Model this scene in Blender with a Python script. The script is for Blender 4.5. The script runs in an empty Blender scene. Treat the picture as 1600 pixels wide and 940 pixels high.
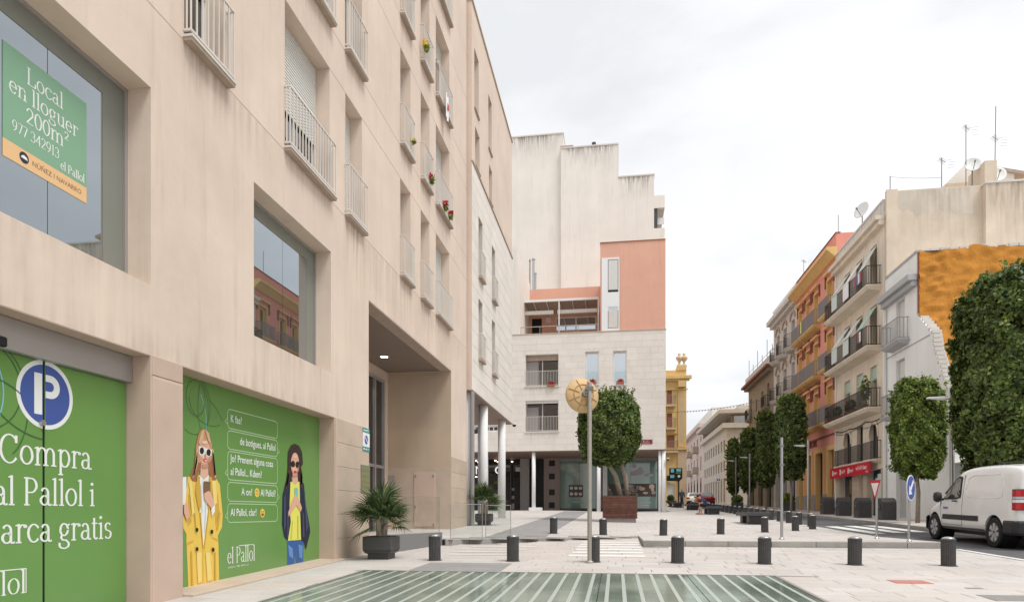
import bpy, bmesh, math, random
import numpy as np
from mathutils import Vector, Matrix, Euler
random.seed(7); rng = np.random.default_rng(7)
R = math.radians
SC = bpy.context.scene
COL = SC.collection

# ---------------------------------------------------------------- camera, sky, sun, exposure
F = 1067.0                 # focal length in photo pixels (24 mm shift lens, 36 mm film, 1600 px)
HZ = 800.0                 # row of the true horizon in the photo
YAW = math.atan2(163.0, F) # the street runs 8.7 degrees right of the lens axis; world +Y is the street
CH = 1.30                  # lens height
cam = bpy.data.cameras.new('camera'); cam.lens = 24.0; cam.sensor_width = 36.0
cam.shift_y = (HZ - 470.0) / 1600.0; cam.clip_start = 0.1; cam.clip_end = 6000
camo = bpy.data.objects.new('camera', cam); COL.objects.link(camo)
camo.location = (0, 0, CH); camo.rotation_euler = (R(90), 0, YAW); SC.camera = camo

SUN_DIR = Vector((0.38, -0.25, 0.84)).normalized()
w = bpy.data.worlds.new('World'); SC.world = w; w.use_nodes = True
nt = w.node_tree; nt.nodes.clear()
o_ = nt.nodes.new('ShaderNodeOutputWorld'); bg = nt.nodes.new('ShaderNodeBackground')
sky = nt.nodes.new('ShaderNodeTexSky'); sky.sky_type = 'NISHITA'; sky.sun_disc = False
sky.sun_elevation = math.asin(SUN_DIR.z); sky.sun_rotation = math.atan2(SUN_DIR.x, SUN_DIR.y)
tc = nt.nodes.new('ShaderNodeTexCoord'); mp = nt.nodes.new('ShaderNodeMapping')
mp.inputs['Scale'].default_value = (1.0, 1.0, 2.4)
n1 = nt.nodes.new('ShaderNodeTexNoise'); n1.inputs['Scale'].default_value = 2.6
n1.inputs['Detail'].default_value = 7; n1.inputs['Roughness'].default_value = 0.52; n1.inputs['Distortion'].default_value = 0.35
cr = nt.nodes.new('ShaderNodeValToRGB')
cr.color_ramp.elements[0].position = 0.36; cr.color_ramp.elements[0].color = (0.555, 0.565, 0.58, 1)
cr.color_ramp.elements[1].position = 0.68; cr.color_ramp.elements[1].color = (0.76, 0.76, 0.76, 1)
sc_ = nt.nodes.new('ShaderNodeVectorMath'); sc_.operation = 'SCALE'; sc_.inputs['Scale'].default_value = 9.3
mx = nt.nodes.new('ShaderNodeMix'); mx.data_type = 'RGBA'; mx.inputs[0].default_value = 0.95
nt.links.new(tc.outputs['Generated'], mp.inputs['Vector']); nt.links.new(mp.outputs[0], n1.inputs['Vector'])
nt.links.new(n1.outputs['Fac'], cr.inputs[0]); nt.links.new(cr.outputs[0], sc_.inputs[0])
nt.links.new(sky.outputs[0], mx.inputs[6]); nt.links.new(sc_.outputs[0], mx.inputs[7])
nt.links.new(mx.outputs[2], bg.inputs['Color']); bg.inputs['Strength'].default_value = 0.1
nt.links.new(bg.outputs[0], o_.inputs['Surface'])

sl = bpy.data.lights.new('sun', 'SUN'); sl.energy = 1.5; sl.angle = R(22); sl.color = (1.0, 0.98, 0.955)
so = bpy.data.objects.new('sun', sl); COL.objects.link(so)
so.rotation_euler = SUN_DIR.to_track_quat('Z', 'Y').to_euler(); so.location = (30, -20, 50)
vs = SC.view_settings; vs.view_transform = 'Standard'; vs.look = 'None'; vs.gamma = 1.0
vs.exposure = 0.76; vs.use_curve_mapping = False
SC.cycles.max_bounces = 8; SC.cycles.transparent_max_bounces = 12

# ---------------------------------------------------------------- measuring helpers
CA, SA = math.cos(YAW), math.sin(YAW)
SLOPE = 0.0265
def ray(px, py):
    a = (px - 800.0) / F
    return (a * CA - SA, a * SA + CA, (HZ - py) / F)
def onX(X, px, py=800):            # where a sight line meets the plane x = X  -> (y, z)
    d = ray(px, py); t = X / d[0]
    return d[1] * t, CH + d[2] * t
def onY(Y, px, py=800):            # plane y = Y -> (x, z)
    d = ray(px, py); t = Y / d[1]
    return d[0] * t, CH + d[2] * t
def XG(px, py, dz=0.0):            # ground
    d = ray(px, py); t = (CH - dz) / (SLOPE * d[1] - d[2])
    return d[0] * t, d[1] * t

def delta(x, y):                   # the raised part of the square above the even slope
    if x > 0.66:
        if y < 17.3: return 0.0
        f = min(1, (y - 17.3) / 4.0); return 0.02 + 0.12 * (1 - f)
    e = 17.3 + (x + 4.4) * (3.6 / 5.06)
    if y < e: return 0.0
    return 0.02 + 0.12 * max(0, min(1, (0.5 - x) / 4.5))
def G(x, y):
    if x > 10.6: return SLOPE * y + 0.12
    if x > 7.7: return SLOPE * y
    return SLOPE * y + delta(x, y)

# ---------------------------------------------------------------- materials
def nodes(name):
    m = bpy.data.materials.new(name); m.use_nodes = True
    t = m.node_tree; b = t.nodes['Principled BSDF']
    return m, t, b
def M(name, col, rough=0.75, var=0.0, scale=1.5, streak=0.0, sscale=1.0, bump=0.0, bscale=30.0, metal=0.0, rnd=0.0, spec=0.35, spots=0.0, drips=0.0, pocks=0.0):
    m, t, b = nodes(name); N = t.nodes.new; L = t.links.new
    b.inputs['Roughness'].default_value = rough; b.inputs['Metallic'].default_value = metal
    b.inputs['Specular IOR Level'].default_value = spec
    rgb = N('ShaderNodeRGB'); rgb.outputs[0].default_value = (*col, 1); cur = rgb.outputs[0]
    geo = N('ShaderNodeNewGeometry')
    def mult(sock, lo, hi):
        nonlocal cur
        r = N('ShaderNodeMapRange'); r.inputs[1].default_value = 0.28; r.inputs[2].default_value = 0.72
        r.inputs[3].default_value = lo; r.inputs[4].default_value = hi; L(sock, r.inputs[0])
        v = N('ShaderNodeVectorMath'); v.operation = 'SCALE'; L(cur, v.inputs[0]); L(r.outputs[0], v.inputs['Scale']); cur = v.outputs[0]
        return r
    if var:
        n = N('ShaderNodeTexNoise'); n.inputs['Scale'].default_value = scale; n.inputs['Detail'].default_value = 8; n.inputs['Roughness'].default_value = 0.62
        L(geo.outputs['Position'], n.inputs['Vector']); mult(n.outputs['Fac'], 1 - var, 1 + var)
    if streak:
        mpn = N('ShaderNodeMapping'); mpn.inputs['Scale'].default_value = (1.5 * sscale, 1.5 * sscale, 0.13 * sscale); L(geo.outputs['Position'], mpn.inputs['Vector'])
        n = N('ShaderNodeTexNoise'); n.inputs['Scale'].default_value = 1.3; n.inputs['Detail'].default_value = 6; n.inputs['Roughness'].default_value = 0.7
        L(mpn.outputs[0], n.inputs['Vector']); mult(n.outputs['Fac'], 1 - streak, 1 + streak * 0.5)
    if drips:                      # a few separate rain runs
        mpn = N('ShaderNodeMapping'); mpn.inputs['Scale'].default_value = (3.2, 3.2, 0.22); L(geo.outputs['Position'], mpn.inputs['Vector'])
        n = N('ShaderNodeTexNoise'); n.inputs['Scale'].default_value = 1.6; n.inputs['Detail'].default_value = 5; n.inputs['Roughness'].default_value = 0.6
        L(mpn.outputs[0], n.inputs['Vector']); r = mult(n.outputs['Fac'], 1.0, 1 - drips); r.inputs[1].default_value = 0.56; r.inputs[2].default_value = 0.72
    if pocks:                      # small knocks and pits
        n = N('ShaderNodeTexNoise'); n.inputs['Scale'].default_value = 9.0; n.inputs['Detail'].default_value = 4; n.inputs['Roughness'].default_value = 0.75
        L(geo.outputs['Position'], n.inputs['Vector']); r = mult(n.outputs['Fac'], 1 - pocks, 1.0); r.inputs[1].default_value = 0.24; r.inputs[2].default_value = 0.285
    if spots:
        n = N('ShaderNodeTexNoise'); n.inputs['Scale'].default_value = 14; n.inputs['Detail'].default_value = 3
        L(geo.outputs['Position'], n.inputs['Vector']); r = mult(n.outputs['Fac'], 1 - spots, 1.0)
        r.inputs[1].default_value = 0.3; r.inputs[2].default_value = 0.38
    if rnd:
        oi = N('ShaderNodeObjectInfo'); a = N('ShaderNodeMath'); a.operation = 'ADD'
        L(oi.outputs['Random'], a.inputs[0]); L(geo.outputs['Random Per Island'], a.inputs[1])
        f = N('ShaderNodeMath'); f.operation = 'FRACT'; L(a.outputs[0], f.inputs[0])
        r = mult(f.outputs[0], 1 - rnd, 1 + rnd); r.inputs[1].default_value = 0; r.inputs[2].default_value = 1
    L(cur, b.inputs['Base Color'])
    if bump:
        n = N('ShaderNodeTexNoise'); n.inputs['Scale'].default_value = bscale; n.inputs['Detail'].default_value = 6
        L(geo.outputs['Position'], n.inputs['Vector'])
        bn = N('ShaderNodeBump'); bn.inputs['Strength'].default_value = bump; bn.inputs['Distance'].default_value = 0.02
        L(n.outputs['Fac'], bn.inputs['Height']); L(bn.outputs[0], b.inputs['Normal'])
    return m
def glassy(name, col, base=0.1, rough=0.02, gcol=(1, 1, 1)):      # a dark room behind a reflecting pane
    m = bpy.data.materials.new(name); m.use_nodes = True; t = m.node_tree; t.nodes.clear(); N = t.nodes.new; L = t.links.new
    o = N('ShaderNodeOutputMaterial'); mix = N('ShaderNodeMixShader'); d = N('ShaderNodeBsdfDiffuse'); g = N('ShaderNodeBsdfGlossy')
    d.inputs[0].default_value = (*col, 1); g.inputs['Roughness'].default_value = rough; g.inputs['Color'].default_value = (*gcol, 1)
    fr = N('ShaderNodeFresnel'); fr.inputs[0].default_value = 1.5
    a = N('ShaderNodeMath'); a.operation = 'ADD'; a.use_clamp = True; a.inputs[1].default_value = base
    L(fr.outputs[0], a.inputs[0]); L(a.outputs[0], mix.inputs[0]); L(d.outputs[0], mix.inputs[1]); L(g.outputs[0], mix.inputs[2]); L(mix.outputs[0], o.inputs[0])
    return m
def clear(name, tint, base=0.03, rough=0.01, fresnel=True):                     # clear glass: lets light through, reflects at a slant
    m = bpy.data.materials.new(name); m.use_nodes = True; t = m.node_tree; t.nodes.clear(); N = t.nodes.new; L = t.links.new
    o = N('ShaderNodeOutputMaterial'); mix = N('ShaderNodeMixShader'); d = N('ShaderNodeBsdfTransparent'); g = N('ShaderNodeBsdfGlossy')
    d.inputs[0].default_value = (*tint, 1); g.inputs['Roughness'].default_value = rough
    fr = N('ShaderNodeFresnel'); fr.inputs[0].default_value = 1.45
    a = N('ShaderNodeMath'); a.operation = 'ADD'; a.use_clamp = True; a.inputs[1].default_value = base
    if fresnel: L(fr.outputs[0], a.inputs[0]); L(a.outputs[0], mix.inputs[0])
    else: mix.inputs[0].default_value = base
    L(d.outputs[0], mix.inputs[1]); L(g.outputs[0], mix.inputs[2]); L(mix.outputs[0], o.inputs[0])
    return m
def cloudyglass(name):            # thick laminated floor glass: greenish, slightly scattering, scuffed
    m = bpy.data.materials.new(name); m.use_nodes = True; t = m.node_tree; t.nodes.clear(); N = t.nodes.new; L = t.links.new
    o = N('ShaderNodeOutputMaterial'); mix = N('ShaderNodeMixShader'); mx_ = N('ShaderNodeMixShader'); tr = N('ShaderNodeBsdfTransparent'); d = N('ShaderNodeBsdfDiffuse'); g = N('ShaderNodeBsdfGlossy')
    tr.inputs[0].default_value = (.74, .86, .79, 1); d.inputs[0].default_value = (.31, .35, .30, 1); g.inputs['Roughness'].default_value = .10; g.inputs['Color'].default_value = (.85, .95, .90, 1)
    geo = N('ShaderNodeNewGeometry'); n = N('ShaderNodeTexNoise'); n.inputs['Scale'].default_value = .8; n.inputs['Detail'].default_value = 6; L(geo.outputs['Position'], n.inputs['Vector'])
    r = N('ShaderNodeMapRange'); r.inputs[1].default_value = .35; r.inputs[2].default_value = .65; r.inputs[3].default_value = .35; r.inputs[4].default_value = .85; L(n.outputs['Fac'], r.inputs[0]); L(r.outputs[0], mx_.inputs[0]); L(tr.outputs[0], mx_.inputs[1]); L(d.outputs[0], mx_.inputs[2])
    fr = N('ShaderNodeFresnel'); fr.inputs[0].default_value = 1.30; s = N('ShaderNodeMath'); s.operation = 'MULTIPLY'; s.inputs[1].default_value = .6; L(fr.outputs[0], s.inputs[0]); L(s.outputs[0], mix.inputs[0]); L(mx_.outputs[0], mix.inputs[1]); L(g.outputs[0], mix.inputs[2]); L(mix.outputs[0], o.inputs[0])
    return m
def lit(name, col, s):
    m, t, b = nodes(name); b.inputs['Base Color'].default_value = (*col, 1)
    b.inputs['Emission Color'].default_value = (*col, 1); b.inputs['Emission Strength'].default_value = s
    return m
def leafmat(name, dark, mid, light):
    m, t, b = nodes(name); N = t.nodes.new; L = t.links.new
    g = N('ShaderNodeNewGeometry'); r = N('ShaderNodeValToRGB'); e = r.color_ramp.elements
    e[0].position = 0.0; e[0].color = (*dark, 1); e[1].position = 1.0; e[1].color = (*light, 1)
    k = e.new(0.55); k.color = (*mid, 1)
    L(g.outputs['Random Per Island'], r.inputs[0])
    nz = N('ShaderNodeTexNoise'); nz.inputs['Scale'].default_value = 2.2; nz.inputs['Detail'].default_value = 3; L(g.outputs['Position'], nz.inputs['Vector'])
    mr = N('ShaderNodeMapRange'); mr.inputs[1].default_value = .35; mr.inputs[2].default_value = .65; mr.inputs[3].default_value = .62; mr.inputs[4].default_value = 1.35; L(nz.outputs['Fac'], mr.inputs[0])
    sv = N('ShaderNodeVectorMath'); sv.operation = 'SCALE'; L(r.outputs[0], sv.inputs[0]); L(mr.outputs[0], sv.inputs['Scale']); L(sv.outputs[0], b.inputs['Base Color'])
    b.inputs['Roughness'].default_value = 0.45; b.inputs['Specular IOR Level'].default_value = 0.4
    tr = N('ShaderNodeBsdfTranslucent'); L(sv.outputs[0], tr.inputs[0]); mix = N('ShaderNodeMixShader'); mix.inputs[0].default_value = 0.28
    out = t.nodes['Material Output']; L(b.outputs[0], mix.inputs[1]); L(tr.outputs[0], mix.inputs[2]); L(mix.outputs[0], out.inputs[0])
    return m
MAT = {}
def mm(k, *a, **kw): MAT[k] = M(k, *a, **kw); return MAT[k]

mm('plaster', (0.70, 0.575, 0.478), 0.9, var=0.09, scale=0.55, streak=0.035, drips=0.09, pocks=0.4, bump=0.22, bscale=7)
mm('plasterjoint', (0.50, 0.395, 0.315), 0.9)
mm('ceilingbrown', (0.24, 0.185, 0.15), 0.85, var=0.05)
mm('nameplates', (0.22, 0.23, 0.09), 0.5)
mm('photodark', (0.085, 0.065, 0.058), 0.5)
mm('brownpanel', (0.285, 0.225, 0.205), 0.6, var=0.05)
mm('plaster_shaded', (0.53, 0.415, 0.305), 0.9, var=0.08, scale=0.6, streak=0.06, bump=0.10, bscale=9)  # deeper copy of the wall plaster, with the recess shade in its colour
mm('plaster_cool', (0.64, 0.56, 0.47), 0.9, var=0.06, scale=0.9, streak=0.08, bump=0.1)
mm('pinkstone', (0.55, 0.415, 0.335), 0.8, var=0.06, scale=2.0, rnd=0.04, bump=0.08, bscale=60)
mm('tanstone', (0.52, 0.42, 0.33), 0.8, var=0.09, scale=1.5, rnd=0.05, bump=0.1, bscale=40)
mm('claddingwhite', (0.765, 0.71, 0.645), 0.8, var=0.05, scale=1.2, rnd=0.035, bump=0.06, bscale=40)
mm('claddingjoint', (0.62, 0.565, 0.505), 0.9)
mm('granite', (0.535, 0.503, 0.472), 0.75, var=0.11, scale=0.7, rnd=0.05, bump=0.1, bscale=80, spots=0.14, pocks=0.3)
mm('granite_pink', (0.535, 0.485, 0.447), 0.75, var=0.11, scale=0.7, rnd=0.05, bump=0.1, bscale=80, spots=0.08)
mm('granite_grey', (0.29, 0.28, 0.275), 0.75, var=0.08, scale=1.3, rnd=0.05, bump=0.1, bscale=80)
mm('grout', (0.27, 0.25, 0.23), 0.95, var=0.1)
mm('kerbstone', (0.34, 0.325, 0.30), 0.8, var=0.16, scale=3, rnd=0.08, bump=0.25, bscale=25)
mm('asphalt', (0.115, 0.115, 0.118), 0.9, var=0.16, scale=2.0, bump=0.35, bscale=160)
mm('roadpaint', (0.72, 0.71, 0.68), 0.8, var=0.14, scale=7)
mm('wornpaint', (0.60, 0.57, 0.53), 0.8, var=0.1, scale=7)
mm('groundbase', (0.36, 0.34, 0.32), 0.9, var=0.1)
mm('bollard', (0.058, 0.056, 0.057), 0.5, var=0.2, scale=12, spec=0.45)
mm('steel', (0.48, 0.48, 0.48), 0.32, metal=0.85, var=0.06, scale=8)
mm('steelwarm', (0.42, 0.39, 0.35), 0.42, metal=0.6, var=0.06, scale=8)
mm('railwhite', (0.66, 0.62, 0.57), 0.5, var=0.05)
mm('slabedge', (0.42, 0.335, 0.27), 0.8, var=0.12, scale=5)
mm('railgrey', (0.30, 0.29, 0.29), 0.5)
mm('iron', (0.045, 0.042, 0.042), 0.55)
mm('white', (0.78, 0.78, 0.77), 0.6, var=0.04)
mm('whitepaint', (0.80, 0.80, 0.80), 0.45)
mm('shutterwhite', (0.66, 0.65, 0.61), 0.6)
mm('black', (0.012, 0.012, 0.013), 0.5)
mm('darkgrey', (0.07, 0.07, 0.072), 0.5)
mm('midgrey', (0.20, 0.20, 0.20), 0.5)
mm('greypanel', (0.30, 0.28, 0.27), 0.55)
mm('framegreen', (0.215, 0.225, 0.195), 0.35, spec=0.5)
mm('alu', (0.42, 0.40, 0.385), 0.4, metal=0.5)
mm('postergreen', (0.148, 0.305, 0.080), 0.24, var=0.05, scale=0.7, spec=0.5)
mm('signgreen', (0.22, 0.40, 0.26), 0.5)
mm('signorange', (0.78, 0.50, 0.25), 0.5)
mm('print_white', (0.80, 0.82, 0.78), 0.5)
mm('print_line', (0.50, 0.62, 0.42), 0.5)
mm('print_dkgreen', (0.05, 0.13, 0.04), 0.5)
mm('print_cyan', (0.20, 0.55, 0.62), 0.5)
mm('print_blue', (0.055, 0.10, 0.34), 0.5)
mm('print_yellow', (0.80, 0.55, 0.10), 0.5)
mm('print_yellowdark', (0.62, 0.38, 0.06), 0.5)
mm('print_lemon', (0.76, 0.74, 0.14), 0.5)
mm('print_skin', (0.72, 0.42, 0.30), 0.5)
mm('print_hair', (0.34, 0.14, 0.07), 0.5)
mm('print_hairlight', (0.56, 0.30, 0.15), 0.5)
mm('print_hairblond', (0.68, 0.44, 0.26), 0.5); mm('print_skinlight', (0.80, 0.54, 0.42), 0.5); mm('print_skindark', (0.55, 0.28, 0.19), 0.5); mm('print_yellowlight', (0.84, 0.66, 0.22), 0.5); mm('print_greywhite', (0.64, 0.66, 0.66), 0.5); mm('print_navylight', (0.06, 0.075, 0.13), 0.5); mm('print_lemonshade', (0.58, 0.55, 0.08), 0.5); mm('print_hairbrown', (0.11, 0.055, 0.04), 0.5)
mm('print_darkhair', (0.045, 0.028, 0.025), 0.5)
mm('print_navy', (0.022, 0.026, 0.055), 0.5)
mm('print_jeans', (0.045, 0.12, 0.33), 0.5)
mm('print_jeanslight', (0.13, 0.28, 0.55), 0.5)
mm('print_red', (0.60, 0.04, 0.05), 0.5)
mm('print_brown', (0.20, 0.11, 0.06), 0.5)
mm('print_black', (0.015, 0.015, 0.015), 0.5)
mm('orangefoam', (0.60, 0.265, 0.055), 0.95, var=0.22, scale=1.3, streak=0.08, sscale=1.0, bump=1.0, bscale=11, spec=0.1, drips=0.12)
mm('tanwall', (0.745, 0.645, 0.525), 0.9, var=0.10, scale=0.7, streak=0.10, bump=0.2, bscale=10)
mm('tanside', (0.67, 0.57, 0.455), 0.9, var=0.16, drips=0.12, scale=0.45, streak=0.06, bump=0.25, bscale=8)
mm('greypatch', (0.605, 0.54, 0.46), 0.9, var=0.14, scale=0.6, bump=0.2, bscale=8)
mm('salmon', (0.76, 0.315, 0.25), 0.85, var=0.05, streak=0.05)
mm('ochre', (0.74, 0.485, 0.195), 0.8, var=0.06)
mm('ochredark', (0.50, 0.27, 0.06), 0.8, var=0.06)
mm('ornament', (0.24, 0.085, 0.06), 0.85)
mm('whitewall', (0.84, 0.83, 0.81), 0.85, var=0.04, scale=0.8, streak=0.05)
mm('greystone', (0.66, 0.625, 0.58), 0.85, var=0.07, streak=0.08)
mm('brownwall', (0.34, 0.27, 0.20), 0.9, var=0.12, streak=0.12)
mm('greywall', (0.45, 0.45, 0.455), 0.9, var=0.07, scale=0.8, streak=0.06)
mm('partywhite', (0.79, 0.75, 0.685), 0.9, var=0.06, scale=0.35, streak=0.045, sscale=.5, drips=0.10, bump=0.1)
mm('coral', (0.72, 0.405, 0.30), 0.85, var=0.06, scale=.5, streak=0.05, sscale=.6, drips=0.07)
mm('yellowstucco', (0.77, 0.54, 0.24), 0.85, var=0.07, streak=0.06)
mm('creamstone', (0.66, 0.50, 0.33), 0.85, var=0.07)
mm('farbeige', (0.56, 0.49, 0.41), 0.85, var=0.06, streak=0.05)
mm('farpink', (0.60, 0.48, 0.43), 0.85, var=0.06, streak=0.05)
mm('wood', (0.125, 0.052, 0.035), 0.55, var=0.35, scale=5, rnd=0.18)
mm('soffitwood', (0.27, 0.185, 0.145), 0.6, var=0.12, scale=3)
mm('bark', (0.30, 0.255, 0.205), 0.9, var=0.25, scale=9, bump=0.5, bscale=25)
mm('soil', (0.07, 0.045, 0.03), 0.95, var=0.3, scale=9)
mm('terracotta', (0.35, 0.13, 0.075), 0.8)
mm('brickred', (0.36, 0.15, 0.09), 0.9, rnd=0.2)
mm('darkred', (0.25, 0.03, 0.045), 0.55)
mm('signred', (0.58, 0.012, 0.03), 0.45)
mm('teal', (0.02, 0.28, 0.27), 0.5)
mm('navyshop', (0.035, 0.05, 0.075), 0.5)
mm('blindgreen', (0.44, 0.58, 0.50), 0.7)
mm('blindpale', (0.60, 0.66, 0.62), 0.7)
mm('tanplastic', (0.60, 0.41, 0.21), 0.6, var=0.06)
mm('tansrib', (0.42, 0.25, 0.10), 0.6)
mm('carwhite', (0.87, 0.87, 0.87), 0.25, spec=0.5)
mm('carred', (0.33, 0.012, 0.018), 0.25, spec=0.5)
mm('carsilver', (0.50, 0.51, 0.52), 0.28, spec=0.5)
mm('rubber', (0.018, 0.018, 0.019), 0.75)
mm('bumper', (0.035, 0.035, 0.037), 0.6)
mm('rim', (0.52, 0.52, 0.53), 0.35, metal=0.25)
mm('tail_red', (0.50, 0.012, 0.015), 0.2, spec=0.6)
mm('skin', (0.52, 0.30, 0.21), 0.6)
mm('hairdark', (0.03, 0.02, 0.016), 0.7)
mm('shirtblue', (0.035, 0.075, 0.16), 0.85)
mm('shortsdark', (0.02, 0.02, 0.026), 0.85)
mm('jacketgrey', (0.065, 0.085, 0.12), 0.85)
mm('clothes_a', (0.35, 0.10, 0.14), 0.85); mm('clothes_b', (0.72, 0.72, 0.72), 0.85); mm('clothes_c', (0.12, 0.16, 0.30), 0.85)
mm('petalred', (0.50, 0.01, 0.03), 0.6, rnd=0.3); mm('petalyellow', (0.75, 0.50, 0.03), 0.6, rnd=0.2)
mm('pit', (0.55, 0.53, 0.42), 0.9, var=0.35, scale=1.4)
mm('frosted', (0.40, 0.44, 0.40), 0.45, spec=0.4)
mm('redpatch', (0.48, 0.20, 0.165), 0.8, var=0.15, scale=5)
mm('castiron', (0.26, 0.25, 0.24), 0.7, var=0.1, scale=9)
MAT['coated'] = glassy('coated', (0.05, 0.058, 0.058), 0.36, 0.012, (0.82, 0.90, 0.95))
MAT['glass'] = glassy('glass', (0.018, 0.020, 0.022), 0.10)
MAT['glasssky'] = glassy('glasssky', (0.10, 0.12, 0.13), 0.55, 0.03, (0.9, 0.95, 1.0))
MAT['shopglass'] = glassy('shopglass', (0.012, 0.013, 0.014), 0.02)
MAT['tealglass'] = glassy('tealglass', (0.145, 0.235, 0.205), 0.06, 0.05)
MAT['floorglass'] = cloudyglass('floorglass')
MAT['railglass'] = clear('railglass', (0.955, 0.975, 0.965), 0.03, fresnel=False)
MAT['carglass'] = glassy('carglass', (0.02, 0.025, 0.025), 0.10)
MAT['lamp'] = lit('lamp', (1.0, 0.88, 0.68), 9.0)
MAT['shoplamp'] = lit('shoplamp', (1.0, 0.86, 0.62), 4.0)
MAT['letterlit'] = lit('letterlit', (0.85, 0.87, 0.88), 0.5)
MAT['leaf'] = leafmat('leaf', (0.030, 0.062, 0.014), (0.112, 0.178, 0.038), (0.28, 0.32, 0.10))
MAT['leaf_b'] = leafmat('leaf_b', (0.042, 0.090, 0.016), (0.165, 0.25, 0.040), (0.35, 0.40, 0.10))
MAT['leaf_far'] = leafmat('leaf_far', (0.036, 0.066, 0.020), (0.125, 0.185, 0.055), (0.26, 0.30, 0.10))
MAT['palm'] = leafmat('palm', (0.022, 0.046, 0.016), (0.075, 0.125, 0.045), (0.20, 0.24, 0.10))

def stainmat(name, col, amount):   # run-off dirt: dense at its upper edge, thinning downwards in separate runs
    m = bpy.data.materials.new(name); m.use_nodes = True; t = m.node_tree; t.nodes.clear(); N = t.nodes.new; L = t.links.new
    o = N('ShaderNodeOutputMaterial'); mix = N('ShaderNodeMixShader'); tr = N('ShaderNodeBsdfTransparent'); d = N('ShaderNodeBsdfDiffuse'); d.inputs[0].default_value = (*col, 1)
    tc_ = N('ShaderNodeTexCoord'); sp = N('ShaderNodeSeparateXYZ'); L(tc_.outputs['UV'], sp.inputs[0]); geo = N('ShaderNodeNewGeometry')
    mpn = N('ShaderNodeMapping'); mpn.inputs['Scale'].default_value = (5, 5, .35); L(geo.outputs['Position'], mpn.inputs['Vector']); n = N('ShaderNodeTexNoise'); n.inputs['Scale'].default_value = 1.6; n.inputs['Detail'].default_value = 5; L(mpn.outputs[0], n.inputs['Vector'])
    r = N('ShaderNodeMapRange'); r.inputs[1].default_value = .38; r.inputs[2].default_value = .72; L(n.outputs['Fac'], r.inputs[0])
    p = N('ShaderNodeMath'); p.operation = 'POWER'; p.inputs[1].default_value = 1.6; L(sp.outputs['Y'], p.inputs[0])
    a = N('ShaderNodeMath'); a.operation = 'MULTIPLY'; L(p.outputs[0], a.inputs[0]); L(r.outputs[0], a.inputs[1])
    e = N('ShaderNodeMath'); e.operation = 'PINGPONG'; e.inputs[1].default_value = .5; L(sp.outputs['X'], e.inputs[0]); e2 = N('ShaderNodeMath'); e2.operation = 'MULTIPLY'; e2.use_clamp = True; e2.inputs[1].default_value = 5.0; L(e.outputs[0], e2.inputs[0])
    b_ = N('ShaderNodeMath'); b_.operation = 'MULTIPLY'; L(a.outputs[0], b_.inputs[0]); L(e2.outputs[0], b_.inputs[1]); c_ = N('ShaderNodeMath'); c_.operation = 'MULTIPLY'; c_.use_clamp = True; c_.inputs[1].default_value = amount; L(b_.outputs[0], c_.inputs[0])
    L(c_.outputs[0], mix.inputs[0]); L(tr.outputs[0], mix.inputs[1]); L(d.outputs[0], mix.inputs[2]); L(mix.outputs[0], o.inputs[0]); return m
MAT['stain'] = stainmat('stain', (0.32, 0.235, 0.175), 0.19)
MAT['stain_dark'] = stainmat('stain_dark', (0.22, 0.20, 0.175), 0.46)
# ---------------------------------------------------------------- mesh helpers
def absloc(o):
    v = Vector((0, 0, 0))
    while o: v += o.location; o = o.parent
    return v
def link(name, me, parent=None, mat=None):
    o = bpy.data.objects.new(name, me); COL.objects.link(o)
    if parent: o.parent = parent
    if mat is not None and me is not None and not me.materials: me.materials.append(MAT[mat] if isinstance(mat, str) else mat)
    return o
def tag(o, label=None, cat=None, group=None, kind=None):
    if label: o['label'] = label
    if cat: o['category'] = cat
    if group: o['group'] = group
    if kind: o['kind'] = kind
    return o
def thing(name, label, cat, loc=(0, 0, 0), rz=0.0, group=None):
    o = bpy.data.objects.new(name, None); COL.objects.link(o); o.empty_display_size = 0.2
    o.location = loc; o.rotation_euler = (0, 0, rz)
    return tag(o, label, cat, group)
def copy_tree(o, parent=None):
    c = o.copy(); COL.objects.link(c); c.parent = parent
    for ch in list(o.children): copy_tree(ch, c)
    return c
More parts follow.
